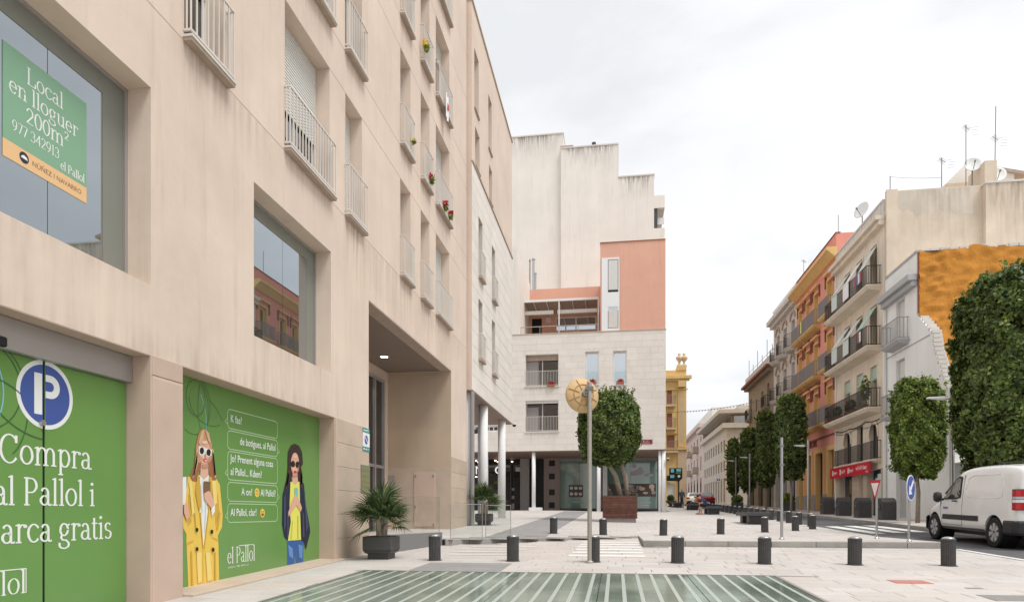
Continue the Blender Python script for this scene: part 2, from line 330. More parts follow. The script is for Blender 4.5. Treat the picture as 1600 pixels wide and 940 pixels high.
class MB:
    def __init__(s): s.v = []; s.f = []
    def face(s, pts):
        n = len(s.v); s.v += [tuple(p) for p in pts]; s.f.append(tuple(range(n, n + len(pts)))); return s
    def hexa(s, c):                       # 8 corners: bottom ring 0-3, top ring 4-7
        n = len(s.v); s.v += [tuple(p) for p in c]
        for q in ((0, 3, 2, 1), (4, 5, 6, 7), (0, 1, 5, 4), (1, 2, 6, 5), (2, 3, 7, 6), (3, 0, 4, 7)): s.f.append(tuple(n + i for i in q))
        return s
    def box(s, x0, x1, y0, y1, z0, z1):
        return s.hexa([(x0, y0, z0), (x1, y0, z0), (x1, y1, z0), (x0, y1, z0), (x0, y0, z1), (x1, y0, z1), (x1, y1, z1), (x0, y1, z1)])
    def mbox(s, m, a0, a1, d0, d1, z0, z1):
        return s.hexa([m(a0, d0, z0), m(a1, d0, z0), m(a1, d1, z0), m(a0, d1, z0), m(a0, d0, z1), m(a1, d0, z1), m(a1, d1, z1), m(a0, d1, z1)])
    def prism(s, m, poly, d0, d1):        # outline (a, z) on a mapped plane pushed from depth d0 to d1
        n = len(s.v); k = len(poly)
        s.v += [tuple(m(a, d0, z)) for a, z in poly] + [tuple(m(a, d1, z)) for a, z in poly]
        s.f.append(tuple(range(n, n + k))); s.f.append(tuple(range(n + 2 * k - 1, n + k - 1, -1)))
        for i in range(k): j = (i + 1) % k; s.f.append((n + i, n + j, n + k + j, n + k + i))
        return s
    def tube(s, pts, r, seg=8, r1=None, cap=True):
        pts = [Vector(p) for p in pts]; rings = []; k = len(pts)
        for i, p in enumerate(pts):
            d = (pts[min(i + 1, k - 1)] - pts[max(i - 1, 0)]).normalized()
            u = d.orthogonal().normalized() if abs(d.z) < 0.99 else Vector((1, 0, 0)); v = d.cross(u).normalized(); u = v.cross(d).normalized()
            rr = r if r1 is None else r + (r1 - r) * i / (k - 1)
            n = len(s.v); s.v += [tuple(p + (u * math.cos(2 * math.pi * q / seg) + v * math.sin(2 * math.pi * q / seg)) * rr) for q in range(seg)]; rings.append(n)
        for a, b in zip(rings, rings[1:]):
            for q in range(seg): s.f.append((a + q, a + (q + 1) % seg, b + (q + 1) % seg, b + q))
        if cap: s.f.append(tuple(rings[0] + q for q in reversed(range(seg)))); s.f.append(tuple(rings[-1] + q for q in range(seg)))
        return s
    def lathe(s, prof, seg=20, c=(0, 0, 0)):
        rings = []
        for r, z in prof:
            n = len(s.v); s.v += [(c[0] + r * math.cos(2 * math.pi * q / seg), c[1] + r * math.sin(2 * math.pi * q / seg), c[2] + z) for q in range(seg)]; rings.append(n)
        for a, b in zip(rings, rings[1:]):
            for q in range(seg): s.f.append((a + q, a + (q + 1) % seg, b + (q + 1) % seg, b + q))
        s.f.append(tuple(rings[0] + q for q in reversed(range(seg)))); s.f.append(tuple(rings[-1] + q for q in range(seg)))
        return s
    def wall(s, m, a0, a1, z0, z1, holes, top=None):
        """front face with openings (a0,a1,z0,z1,depth); each opening gets its reveals"""
        A = sorted({a0, a1, *[min(max(v, a0), a1) for h in holes for v in h[:2]]}); Z = sorted({z0, z1, *[min(max(v, z0), z1) for h in holes for v in h[2:4]]})
        for i in range(len(A) - 1):
            for j in range(len(Z) - 1):
                ca, cz = (A[i] + A[i + 1]) / 2, (Z[j] + Z[j + 1]) / 2
                if any(h[0] < ca < h[1] and h[2] < cz < h[3] for h in holes): continue
                s.face([m(A[i], 0, Z[j]), m(A[i + 1], 0, Z[j]), m(A[i + 1], 0, Z[j + 1]), m(A[i], 0, Z[j + 1])])
        for h in holes:
            b0, b1, c0, c1, d = h[:5]
            for p, q in (((b0, c0), (b1, c0)), ((b1, c0), (b1, c1)), ((b1, c1), (b0, c1)), ((b0, c1), (b0, c0))):
                s.face([m(p[0], 0, p[1]), m(q[0], 0, q[1]), m(q[0], -d, q[1]), m(p[0], -d, p[1])])
        return s
    def build(s, name, mat, parent=None, smooth=False, local=False, bevel=0.0, kind=None):
        me = bpy.data.meshes.new(name)
        off = Vector((0, 0, 0)) if (local or not parent) else absloc(parent)
        me.from_pydata([(x - off.x, y - off.y, z - off.z) for x, y, z in s.v], [], s.f); me.update()
        if len(s.f) < 4000:
            bx = bmesh.new(); bx.from_mesh(me); bmesh.ops.recalc_face_normals(bx, faces=bx.faces); bx.to_mesh(me); bx.free()
        if smooth: me.shade_smooth()
        o = link(name, me, parent, mat)
        if bevel:
            b = o.modifiers.new('bevel', 'BEVEL'); b.width = bevel; b.segments = 2; b.limit_method = 'ANGLE'
        if kind: o['kind'] = kind
        return o
def mapL(X): return lambda a, d, z: (X + d, a, z)        # facade looking +X (left side of the street)
def mapR(X): return lambda a, d, z: (X - d, a, z)        # facade looking -X (right side of the street)
def mapF(Y): return lambda a, d, z: (a, Y - d, z)        # facade looking at the camera
def mapB(Y): return lambda a, d, z: (a, Y + d, z)

# a unit stone with a small chamfer, shared by all cladding panels and paving slabs
def unit_stone():
    c = 0.012; v = []; f = []
    for x, y, z in ((-.5, -.5, 0), (.5, -.5, 0), (.5, .5, 0), (-.5, .5, 0)): v.append((x, y, z))
    for x, y, z in ((-.5, -.5, .7), (.5, -.5, .7), (.5, .5, .7), (-.5, .5, .7)): v.append((x, y, z))
    for x, y in ((-.5 + c, -.5 + c), (.5 - c, -.5 + c), (.5 - c, .5 - c), (-.5 + c, .5 - c)): v.append((x, y, 1.0))
    for a in (0, 4):
        for i in range(4): j = (i + 1) % 4; f.append((a + i, a + j, a + 4 + j, a + 4 + i))
    f.append((8, 9, 10, 11)); return v, f
_stone = {}
def stone_mesh(mat):
    if mat not in _stone:
        me = bpy.data.meshes.new('stone_' + mat); v, f = unit_stone(); me.from_pydata(v, [], f); me.materials.append(MAT[mat]); _stone[mat] = me
    return _stone[mat]
def stone(name, parent, mat, center, w, h, t, basis):
    """center on the bed plane, size w x h, thickness t; basis = (Euler) turning local z to the outward side"""
    o = bpy.data.objects.new(name, stone_mesh(mat)); COL.objects.link(o)
    if parent: o.parent = parent; center = Vector(center) - absloc(parent)
    o.location = center; o.rotation_euler = basis; o.scale = (w, h, t); return o
B_L = (R(90), 0, R(90)); B_F = (R(90), 0, 0); B_R = (R(90), 0, R(-90))
def ordinal(i): return ['first', 'second', 'third', 'fourth', 'fifth', 'sixth', 'seventh', 'eighth', 'ninth', 'tenth', 'eleventh', 'twelfth', 'thirteenth', 'fourteenth', 'fifteenth', 'sixteenth', 'seventeenth', 'eighteenth', 'nineteenth', 'twentieth', 'twenty-first', 'twenty-second', 'twenty-third', 'twenty-fourth', 'twenty-fifth', 'twenty-sixth', 'twenty-seventh', 'twenty-eighth'][i]

# ---------------------------------------------------------------- building helpers
def window(parent, m, a0, a1, z0, z1, d, frame='shutterwhite', glass='glass', mull=1, trans=None, fw=0.06, name='window'):
    """frame as a part, panes as its sub-parts"""
    b = MB(); dd = -d
    b.mbox(m, a0, a0 + fw, dd, dd + .05, z0, z1); b.mbox(m, a1 - fw, a1, dd, dd + .05, z0, z1)
    b.mbox(m, a0 + fw, a1 - fw, dd, dd + .05, z0, z0 + fw); b.mbox(m, a0 + fw, a1 - fw, dd, dd + .05, z1 - fw, z1)
    cuts = [a0 + fw + (a1 - a0 - 2 * fw) * k / (mull + 1) for k in range(mull + 2)]
    for c in cuts[1:-1]: b.mbox(m, c - fw * .5, c + fw * .5, dd, dd + .048, z0 + fw, z1 - fw)
    zs = [z0 + fw, z1 - fw]
    if trans: b.mbox(m, a0 + fw, a1 - fw, dd, dd + .046, trans - .03, trans + .03)
    o = b.build(name, frame, parent)
    for c, e in zip(cuts, cuts[1:]):
        p = MB(); p.mbox(m, c + .001, e - .001, dd + .004, dd + .016, z0 + fw - .002, z1 - fw + .002); p.build('pane', glass, o)
    return o
def railing(parent, m, a0, a1, d0, d1, z, h, mat, sp=0.11, th=0.010, single=False, sides=True, name='railing'):
    """guard rail standing at depth d1, with returns to d0; single = every bar an object"""
    b = MB(); rw = th * 1.5
    o = None
    for zz, nm in ((z + h - rw * 2, name), (z + .05, 'bottom_rail')):
        b = MB(); b.mbox(m, a0, a1, d1 - rw, d1 + rw, zz, zz + rw * 2)
        if sides: b.mbox(m, a0, a0 + rw * 2, d0, d1 - rw, zz, zz + rw * 2); b.mbox(m, a1 - rw * 2, a1, d0, d1 - rw, zz, zz + rw * 2)
        c_ = b.build(nm, mat, o or parent); o = o or c_
    n = max(2, int((a1 - a0) / sp)); pos = [(a0 + rw + (a1 - a0 - 2 * rw) * k / n, d1) for k in range(n + 1)]
    if sides:
        ns = max(1, int((d1 - d0) / sp))
        for k in range(ns): dd = d0 + (d1 - d0) * (k + .4) / ns; pos += [(a0 + rw, dd), (a1 - rw, dd)]
    z0, z1 = z + .05 + rw * 2, z + h - rw * 2
    if single:
        me = bpy.data.meshes.new('bar'); q = MB().box(-th, th, -th, th, z0, z1); me.from_pydata(q.v, [], q.f); me.materials.append(MAT[mat]); off = absloc(o)
        for a, d in pos:
            c = bpy.data.objects.new('bar', me); COL.objects.link(c); c.parent = o; p = m(a, d, 0); c.location = (p[0] - off.x, p[1] - off.y, -off.z)
    else:
        q = MB()
        for a, d in pos: q.mbox(m, a - th, a + th, d - th, d + th, z0, z1)
        q.build('railing_bars', mat, o, kind='stuff')
    return o
def textmesh(name, body, size, mat, parent, loc, rot, ext=0.004, align='CENTER', sx=1.0, shear=0.0, bold=0.0):
    c = bpy.data.curves.new(name, 'FONT'); c.body = body; c.size = size; c.extrude = ext; c.align_x = align; c.resolution_u = 3; c.shear = shear; c.offset = bold
    t = bpy.data.objects.new('t', c); COL.objects.link(t); dg = bpy.context.evaluated_depsgraph_get()
    me = bpy.data.meshes.new_from_object(t.evaluated_get(dg)); bpy.data.objects.remove(t); bpy.data.curves.remove(c)
    me.materials.clear(); o = link(name, me, parent, mat); o.location = Vector(loc) - (absloc(parent) if parent else Vector()); o.rotation_euler = rot; o.scale = (sx, 1, 1)
    return o

# ---------------------------------------------------------------- a small roman letter set: thick stems, thin joins, serifs
def _arc(cx, cy, rx, ry, a0, a1, n=18): return [(cx + rx * math.cos(R(a0 + (a1 - a0) * i / n)), cy + ry * math.sin(R(a0 + (a1 - a0) * i / n))) for i in range(n + 1)]
def _stem(x, y0, y1, top='l', bot='b'):
    s = [[(x, y0), (x, y1)]]
    if bot == 'b': s.append([(x - .085, y0 + .008), (x + .085, y0 + .008)])
    if top == 'l': s.append([(x, y1 - .012), (x - .095, y1 - .03)])
    if top == 'b': s.append([(x - .085, y1 - .008), (x + .085, y1 - .008)])
    return s
def _arch(x0, x1, y=0.45): return [(x0, y - .12)] + _arc((x0 + x1) / 2 + .01, y - .16, (x1 - x0) / 2 - .01, .155, 165, 0, 12)
XH = .45
GL = {
 'o': (.50, [_arc(.25, .225, .19, .22, 0, 360, 28)]), 'c': (.44, [_arc(.25, .225, .19, .22, 38, 318, 22)]),
 'e': (.45, [_arc(.235, .225, .175, .22, 2, 318, 24), [(.07, .25), (.405, .25)]]),
 'a': (.46, [[(.33, .05), (.33, .30)], _arc(.205, .30, .125, .135, 0, 150, 12), _arc(.20, .125, .135, .115, 25, 330, 18), [(.33, .26), (.20, .235)], _arc(.395, .055, .065, .05, 180, 320, 6)]),
 'l': (.25, _stem(.125, 0, .70)), 'i': (.25, _stem(.125, 0, XH) + [_arc(.115, .60, .022, .022, 0, 360, 10)]),
 'n': (.56, _stem(.13, 0, XH) + _stem(.43, 0, .30, top='') + [_arch(.13, .43)]),
 'm': (.84, _stem(.13, 0, XH) + _stem(.42, 0, .30, top='') + _stem(.71, 0, .30, top='') + [_arch(.13, .42), _arch(.42, .71)]),
 'u': (.56, [[(.13, XH), (.13, .14)], [(.13, XH - .01), (.04, XH - .03)], _arc(.27, .15, .14, .14, 180, 330, 12), [(.43, XH), (.43, 0)], [(.43, XH - .01), (.34, XH - .03)], [(.43, .01), (.51, .02)]]),
 'p': (.53, _stem(.13, -.21, XH) + [_arc(.29, .225, .17, .22, 150, -150, 24)]),
 'r': (.39, _stem(.13, 0, XH) + [_arc(.27, .33, .12, .105, 160, 45, 8), _arc(.345, .40, .022, .022, 0, 360, 10)]),
 't': (.30, [[(.13, .58), (.13, .10)], _arc(.205, .09, .075, .085, 180, 320, 8), [(.03, .44), (.26, .44)]]),
 's': (.38, [_arc(.19, .335, .115, .105, 35, 235, 12) + [(.20, .225)] + _arc(.19, .115, .13, .11, 55, -145, 12)]),
 'g': (.47, [_arc(.22, .29, .145, .155, 0, 360, 22), [(.33, .39), (.42, .43)], [(.13, .15), (.10, .07), (.16, .02), (.30, .01), (.38, -.05)], _arc(.22, -.10, .18, .105, 20, -200, 18)]),
 'P': (.56, _stem(.14, 0, .68, top='b') + [[(.14, .665), (.28, .665)], _arc(.28, .49, .19, .175, 90, -90, 16), [(.28, .315), (.14, .315)]]),
 'C': (.68, [_arc(.36, .34, .28, .34, 42, 320, 26), [(.575, .66), (.575, .50)]]), 'L': (.56, _stem(.14, 0, .68, top='b') + [[(.14, .012), (.50, .012)], [(.50, .012), (.51, .17)]]),
 '0': (.48, [_arc(.24, .31, .18, .31, 0, 360, 26)]), '1': (.34, _stem(.17, 0, .62)), '7': (.44, [[(.05, .60), (.40, .60)], [(.40, .60), (.16, 0)]]),
 '2': (.46, [_arc(.22, .44, .16, .18, 165, -25, 16) + [(.06, .02)], [(.06, .02), (.41, .02)]]), '9': (.48, [_arc(.24, .42, .17, .20, 0, 360, 22), [(.41, .42), (.37, .18), (.18, 0)]]),
 '3': (.46, [_arc(.21, .46, .15, .155, 150, -80, 14), _arc(.21, .16, .175, .165, 80, -155, 16)]), '4': (.48, [[(.34, .62), (.34, 0)], [(.34, .62), (.04, .18)], [(.04, .18), (.45, .18)]]),
 ' ': (.24, []),
}
def roman(name, body, size, mat, parent, m, ac, z, d, align='C', thick=.085, thin=.024, sx=1.0, sq=None):
    """text on a mapped plane; reading direction +a; size = em in metres"""
    W = sum(GL[c][0] for c in body) * size * sx
    x = ac - W / 2 if align == 'C' else (ac - W if align == 'R' else ac)
    b = MB(); lay = 0
    for ch in body:
        adv, strokes = GL[ch]
        for st in strokes:
            for k, ((x0, y0), (x1, y1)) in enumerate(zip(st, st[1:])):
                L_ = math.hypot(x1 - x0, y1 - y0)
                if L_ < 1e-6: continue
                ux, uy = (x1 - x0) / L_, (y1 - y0) / L_; wd = (thin + (thick - thin) * uy * uy) * .5; ext = min(.012, wd * .6)
                px0, py0, px1, py1 = x0 - ux * ext, y0 - uy * ext, x1 + ux * ext, y1 + uy * ext
                lay += 1; dd = d + .0004 * (lay % 7)
                b.face([m(x + (p[0]) * size * sx, dd, z + p[1] * size) for p in ((px0 - uy * wd, py0 + ux * wd), (px1 - uy * wd, py1 + ux * wd), (px1 + uy * wd, py1 - ux * wd), (px0 + uy * wd, py0 - ux * wd))])
        x += adv * size * sx
    return b.build(name, mat, parent)
def disc_poly(a, z, ra, rz, n=28): return [(a + ra * math.cos(2 * math.pi * i / n), z + rz * math.sin(2 * math.pi * i / n)) for i in range(n)]

def marks(name, parent, m, a0, a1, z, h, d, mat, n):
    """print too small to read in the photograph: a row of letter-like strokes"""
    b = MB(); w_ = (a1 - a0) / n; rr = random.Random(int(abs(a0) * 997 + n))
    for i in range(n):
        a = a0 + i * w_; hh = h * rr.choice((1, .72, .72, 1)); b.mbox(m, a + w_ * .12, a + w_ * .36, d, d + .002, z, z + hh)
        if rr.random() < .75: b.mbox(m, a + w_ * .361, a + w_ * .8, d, d + .002, z + hh * rr.choice((.0, .4, .78)), z + hh * rr.choice((.8, .95, 1.0)))
    return b.build(name, mat, parent)

def stain(parent, m, a0, a1, z0, z1, d, mat='stain', flip=False):
    """a thin film of dirt on a wall: v runs from 0 at its faded end to 1 at its source"""
    me = bpy.data.meshes.new('rain_stain'); off = absloc(parent)
    P = [Vector(m(a, d, z)) - off for a, z in ((a0, z0), (a1, z0), (a1, z1), (a0, z1))]; me.from_pydata(P, [], [(0, 1, 2, 3)])
    uv = me.uv_layers.new(name='UVMap'); V = [(0, 0), (1, 0), (1, 1), (0, 1)] if not flip else [(0, 1), (1, 1), (1, 0), (0, 0)]
    for i, q in enumerate(V): uv.data[i].uv = q
    return link('rain_stain', me, parent, mat)
# ================================================================ THE GROUND
GX0, GX1, GY0, GY1 = -4.30, 2.47, 3.6, 11.30          # the glass floor
g = MB()
def gq(x0, x1, y0, y1, dz=-0.07): g.face([(x0, y0, SLOPE * y0 + dz), (x1, y0, SLOPE * y0 + dz), (x1, y1, SLOPE * y1 + dz), (x0, y1, SLOPE * y1 + dz)])
for x0, x1, y0, y1 in ((-900, 900, -400, GY0), (-900, GX0, GY0, GY1), (GX1, 900, GY0, GY1), (-900, 900, GY1, 1500)): gq(x0, x1, y0, y1)
tag(g.build('ground', 'groundbase'), kind='structure')

TILT = math.atan(SLOPE)
plaza = tag(bpy.data.objects.new('plaza_paving', None), kind='structure'); COL.objects.link(plaza)
bed = MB()
for x0, x1, y0, y1 in ((-5.6, GX0 - .02, -6, GY1 + .02), (GX1 + .02, 7.68, -6, GY1 + .02), (GX0 - .02, GX1 + .02, -6, GY0 - .02), (-5.6, 7.68, GY1 + .02, 17.28)):
    bed.face([(x0, y0, SLOPE * y0 - .006), (x1, y0, SLOPE * y0 - .006), (x1, y1, SLOPE * y1 - .006), (x0, y1, SLOPE * y1 - .006)])
bed.face([(x_, y_, SLOPE * y_ - .006) for x_, y_ in ((-4.45, 17.275), (.655, 17.275), (.655, 20.9))])
bed.build('grout_bed', 'grout', plaza)
def e_line(x): return 17.3 + (x + 4.4) * (3.6 / 5.06)
rows = []; SD, SW = 0.40, 0.80
y = -6.0; k = 0
cand = []; cand2 = []
while y < 22:
    x = -5.55 - (0.4 if k % 2 else 0) - 0.13 * (k % 3)
    while x < 7.66:
        wd = SW * random.choice((0.75, 1.0, 1.0, 1.25))
        a0, a1 = max(x, -5.52), min(x + wd, 7.66); b0, b1 = y, y + SD
        x += wd
        if a1 - a0 < .08: continue
        for cut in (-3.55, -1.95):
            if 11.3 < (b0 + b1) / 2 < 13.0 and a0 < cut - .06 and a1 > cut + .06: cand2.append((cut, a1, b0, b1)); a1 = cut
        if a0 < .64 < a1 and b1 > 17.2: a1 = .64
        if a0 < GX1 + .05 and a1 > GX0 - .05 and b0 < GY1 + .05 and b1 > GY0 - .05:      # cut round the glass floor
            if b1 > GY1 + .05 and b0 > GY1 - .36: b0 = GY1 + .05
            elif a0 < GX0 - .15: a1 = GX0 - .05
            elif a1 > GX1 + .15: a0 = GX1 + .05
            else: continue
        xc, yc = (a0 + a1) / 2, (b0 + b1) / 2
        lim = 17.26 if a0 > .60 else min(e_line(a0), e_line(a1))
        if b0 > lim - .05: continue
        b1 = min(b1, lim); yc = (b0 + b1) / 2
        m_ = 'granite_grey' if (-3.55 < xc < -1.95 and 11.3 < yc < 13.0) else ('granite_pink' if random.random() < .35 or yc > 14.2 and xc < .6 else 'granite')
        cand.append((yc, a0, a1, b0, b1, m_))
    y += SD; k += 1
for a0, a1, b0, b1 in cand2:
    if b0 < GY1 + .05: b0 = GY1 + .05
    m_ = 'granite_grey' if -3.56 < (a0 + a1) / 2 < -1.94 else 'granite'
    cand.append(((b0 + b1) / 2, a0, a1, b0, b1, m_))
vis = []
for c in cand:
    xc = (c[1] + c[2]) / 2; dep = -xc * SA + c[0] * CA; lat = xc * CA + c[0] * SA
    if dep > 1:
        px = 800 + F * lat / dep; py = HZ - F * (SLOPE * c[0] - CH) / dep
        c_in = -20 < px < 1620 and py < 948
    else: c_in = False
    (vis if c_in else rows).append(c)
vis.sort(); rows += vis[290:]; vis = vis[:290]
for yc, a0, a1, b0, b1, m_ in vis:
    s_ = stone('paving_slab', plaza, m_, ((a0 + a1) / 2, yc, SLOPE * yc - .03 + random.uniform(-.0006, .0006)), a1 - a0 - .006, b1 - b0 - .006, .03, (TILT, 0, 0))
def slab_mass(name, items, parent, matname, zf, th=.03):
    b = MB(); sv, sf = unit_stone()
    for a0, a1, b0, b1 in items:
        n = len(b.v); w_, h_ = a1 - a0 - .006, b1 - b0 - .006; xc, yc = (a0 + a1) / 2, (b0 + b1) / 2; j = random.uniform(-.0006, .0006)
        for vx, vy, vz in sv: X_, Y_ = xc + vx * w_, yc + vy * h_; b.v.append((X_, Y_, zf(X_, Y_) - th + vz * th + j))
        b.f += [tuple(n + i for i in q) for q in sf]
    return b.build(name, matname, parent, kind='stuff')
for mname in ('granite', 'granite_pink', 'granite_grey'):
    it = [(c[1], c[2], c[3], c[4]) for c in rows if c[5] == mname]
    if it: slab_mass('paving_slabs', it, plaza, mname, lambda X_, Y_: SLOPE * Y_)

# the raised back of the square
upper = tag(bpy.data.objects.new('upper_square', None), kind='structure'); COL.objects.link(upper)
def Gz(x, y): return SLOPE * y + (delta(x, y) if x <= 7.7 else 0)
items = {'granite': [], 'granite_pink': [], 'granite_grey': []}
b = MB(); y = 17.3; k = 0
while y < 80:
    x = -16.0 - (0.4 if k % 2 else 0)
    while x < 7.66:
        wd = SW * random.choice((0.75, 1.0, 1.25)); a0, a1 = x, min(x + wd, 7.62); x += wd
        if a1 - a0 < .05: continue
        if y < 25.2 and a0 < -5.5:
            if a1 < -5.3: continue
            a0 = -5.5
        if a0 < .66 < a1:
            if y < e_line(.66): a0 = .68
        if a1 <= .70 and y < max(e_line(a0), e_line(a1)) + .12: continue
        if y > 48.9 and a0 < 3.5: continue
        y0_ = 17.46 if y < 17.4 else y
        xc = (a0 + a1) / 2
        m_ = 'granite_grey' if (-3.6 < xc < -2.0 and y < 48) else ('granite_pink' if random.random() < .25 else 'granite')
        segs_ = [(a0, a1)]
        for cut in (-3.6, -2.0):
            if y < 48: segs_ = [s_ for p_, q_ in segs_ for s_ in (((p_, cut), (cut, q_)) if p_ < cut - .05 and q_ > cut + .05 else ((p_, q_),))]
        for p_, q_ in segs_: items['granite_grey' if (-3.61 < (p_ + q_) / 2 < -1.99 and y < 48) else (m_ if m_ != 'granite_grey' else 'granite')].append((p_, q_, y0_, y + SD))
    y += SD; k += 1
for mname, it in items.items(): slab_mass('paving_slabs', it, upper, mname, lambda X_, Y_: SLOPE * Y_ + (delta(X_, max(Y_, 17.31)) if X_ > .66 else .02 + .12 * max(0, min(1, (.5 - X_) / 4.5))))
for (xa, xb) in ((.64, 7.64), (-16, .64)):
    n = 24
    for i in range(n):
        x0, x1 = xa + (xb - xa) * i / n, xa + (xb - xa) * (i + 1) / n; ys = [17.34, 18, 19, 20, 21, 22, 30, 48.9, 82]
        for y0, y1 in zip(ys, ys[1:]):
            if x1 < .66 and y1 <= e_line(x0) + .2: continue
            if y0 >= 48.8 and x0 < 3.4: continue
            y0c = max(y0, e_line(x0) + .12) if x1 < .66 else y0
            f = (lambda X_, Y_: SLOPE * Y_ + delta(X_, max(Y_, 17.31)) - .012) if xa > 0 else (lambda X_, Y_: SLOPE * Y_ + .02 + .12 * max(0, min(1, (.5 - X_) / 4.5)) - .012)
            if x1 < -5.4 and y1 <= 25.2: continue
            b.face([(x0, y0c, f(x0 + 1e-3, y0c)), (x1, y0c, f(x1 - 1e-3, y0c)), (x1, y1, f(x1 - 1e-3, y1)), (x0, y1, f(x0 + 1e-3, y1))])
b.build('grout_bed', 'grout', upper)
# kerb stones: the straight front of the traffic island, its end, and the slanting step to the left
kerb = tag(bpy.data.objects.new('island_kerb', None), kind='structure'); COL.objects.link(kerb)
def kerb_stone(p, q, wdt, zt, zb, parent, mat='kerbstone'):
    p, q = Vector((*p, 0)), Vector((*q, 0)); d = (q - p).normalized(); p2, q2 = p + d * .004, q - d * .004; n = Vector((-d.y, d.x, 0)) * wdt
    b = MB(); c = [p2, q2, q2 + n, p2 + n]
    b.hexa([(v.x, v.y, zb(v.x, v.y)) for v in c] + [(v.x, v.y, zt(v.x, v.y)) for v in c]); return b.build('kerb_stone', mat, parent, bevel=.012)
x = .66
while x < 7.66:
    x1 = min(x + 1.02, 7.66); kerb_stone((x, 17.30), (x1, 17.30), .15, lambda X_, Y_: SLOPE * Y_ + .142, lambda X_, Y_: SLOPE * Y_ - .06, kerb); x = x1
y = 17.46
while y < 20.9:
    kerb_stone((.66, y + 1.0), (.66, y), .02, lambda X_, Y_: SLOPE * Y_ + delta(.7, Y_) + .002, lambda X_, Y_: SLOPE * Y_ - .06, kerb); y += 1.0
y = 17.46
while y < 75:
    kerb_stone((7.66, y), (7.66, y + 1.0), .045, lambda X_, Y_: SLOPE * Y_ + delta(7.5, Y_) + .003, lambda X_, Y_: SLOPE * Y_ - .06, kerb); y += 1.0
step = tag(bpy.data.objects.new('slanting_step', None), kind='structure'); COL.objects.link(step)
for i in range(9):
    xa, xb = -4.4 + i * .56, -4.4 + (i + 1) * .56
    kerb_stone((xa, e_line(xa)), (xb, e_line(xb)), .16, lambda X_, Y_: SLOPE * Y_ + .022 + .12 * max(0, min(1, (.5 - X_) / 4.5)), lambda X_, Y_: SLOPE * Y_ - .06, step, 'kerbstone')
# road, right-hand pavement, markings
r = MB(); r.face([(7.70, -60, SLOPE * -60 - .008), (10.6, -60, SLOPE * -60 - .008), (10.6, 220, SLOPE * 220 - .008), (7.70, 220, SLOPE * 220 - .008)])
r.face([(10.6, 73.2, SLOPE * 73.2 - .009), (60, 73.2, SLOPE * 73.2 - .009), (60, 86.8, SLOPE * 86.8 - .009), (10.6, 86.8, SLOPE * 86.8 - .009)])
tag(r.build('road', 'asphalt'), kind='structure')
pv = tag(bpy.data.objects.new('right_pavement', None), kind='structure'); COL.objects.link(pv)
it = []; y = -8.0; k = 0
while y < 73:
    x = 10.78 - (.3 if k % 2 else 0)
    while x < 13.4:
        a0, a1 = max(x, 10.78), min(x + .6, 13.4); x += .6
        if a1 - a0 > .05: it.append((a0, a1, y, y + .6))
    y += .6; k += 1
slab_mass('paving_slabs', it, pv, 'granite_pink', lambda X_, Y_: SLOPE * Y_ + .12)
MB().face([(10.7, -8, SLOPE * -8 + .105), (13.5, -8, SLOPE * -8 + .105), (13.5, 73, SLOPE * 73 + .105), (10.7, 73, SLOPE * 73 + .105)]).build('grout_bed', 'grout', pv)
q = MB(); y = -8.0
while y < 73: q.hexa([(10.6, y + .005, SLOPE * y - .06), (10.78, y + .005, SLOPE * y - .06), (10.78, y + .995, SLOPE * (y + 1) - .06), (10.6, y + .995, SLOPE * (y + 1) - .06), (10.6, y + .005, SLOPE * y + .12), (10.78, y + .005, SLOPE * y + .12), (10.78, y + .995, SLOPE * (y + 1) + .12), (10.6, y + .995, SLOPE * (y + 1) + .12)]); y += 1.0
q.build('kerb_stones', 'kerbstone', pv, kind='stuff')
def paint(name, rects, mat, dz=.004):
    b = MB()
    for x0, x1, y0, y1 in rects: b.face([(x0, y0, SLOPE * y0 + dz), (x1, y0, SLOPE * y0 + dz), (x1, y1, SLOPE * y1 + dz), (x0, y1, SLOPE * y1 + dz)])
    return b.build(name, mat)
ln = paint('edge_line', [(7.74, 7.88, -20, 17.2)], 'roadpaint', -.003); tag(ln, kind='structure')
zr = tag(bpy.data.objects.new('road_crosswalk', None), kind='structure'); COL.objects.link(zr)
for i in range(3):
    o = paint('painted_bar', [(8.15 + i * .85, 8.62 + i * .85, 23.6 + i * .5, 28.6 + i * .5)], 'roadpaint', -.003); o.parent = zr
zp = tag(bpy.data.objects.new('plaza_crosswalk', None), kind='structure'); COL.objects.link(zp)
for i in range(6):
    y0 = 14.35 + i * .82
    o = paint('painted_bar', [(-1.0 + .02 * i, .60, y0, y0 + .40)], 'roadpaint', .0045); o.parent = zp
zw = tag(bpy.data.objects.new('worn_crosswalk', None), kind='structure'); COL.objects.link(zw)
for i, (xa, xb) in enumerate(((-3.7, -2.3), (-3.75, -2.2), (-3.8, -2.1), (-3.6, -2.0))):
    y0 = 14.4 + i * .75
    if y0 + .3 < e_line(xa): o = paint('painted_bar', [(xa, xb, y0, y0 + .3)], 'wornpaint', .0045); o.parent = zw
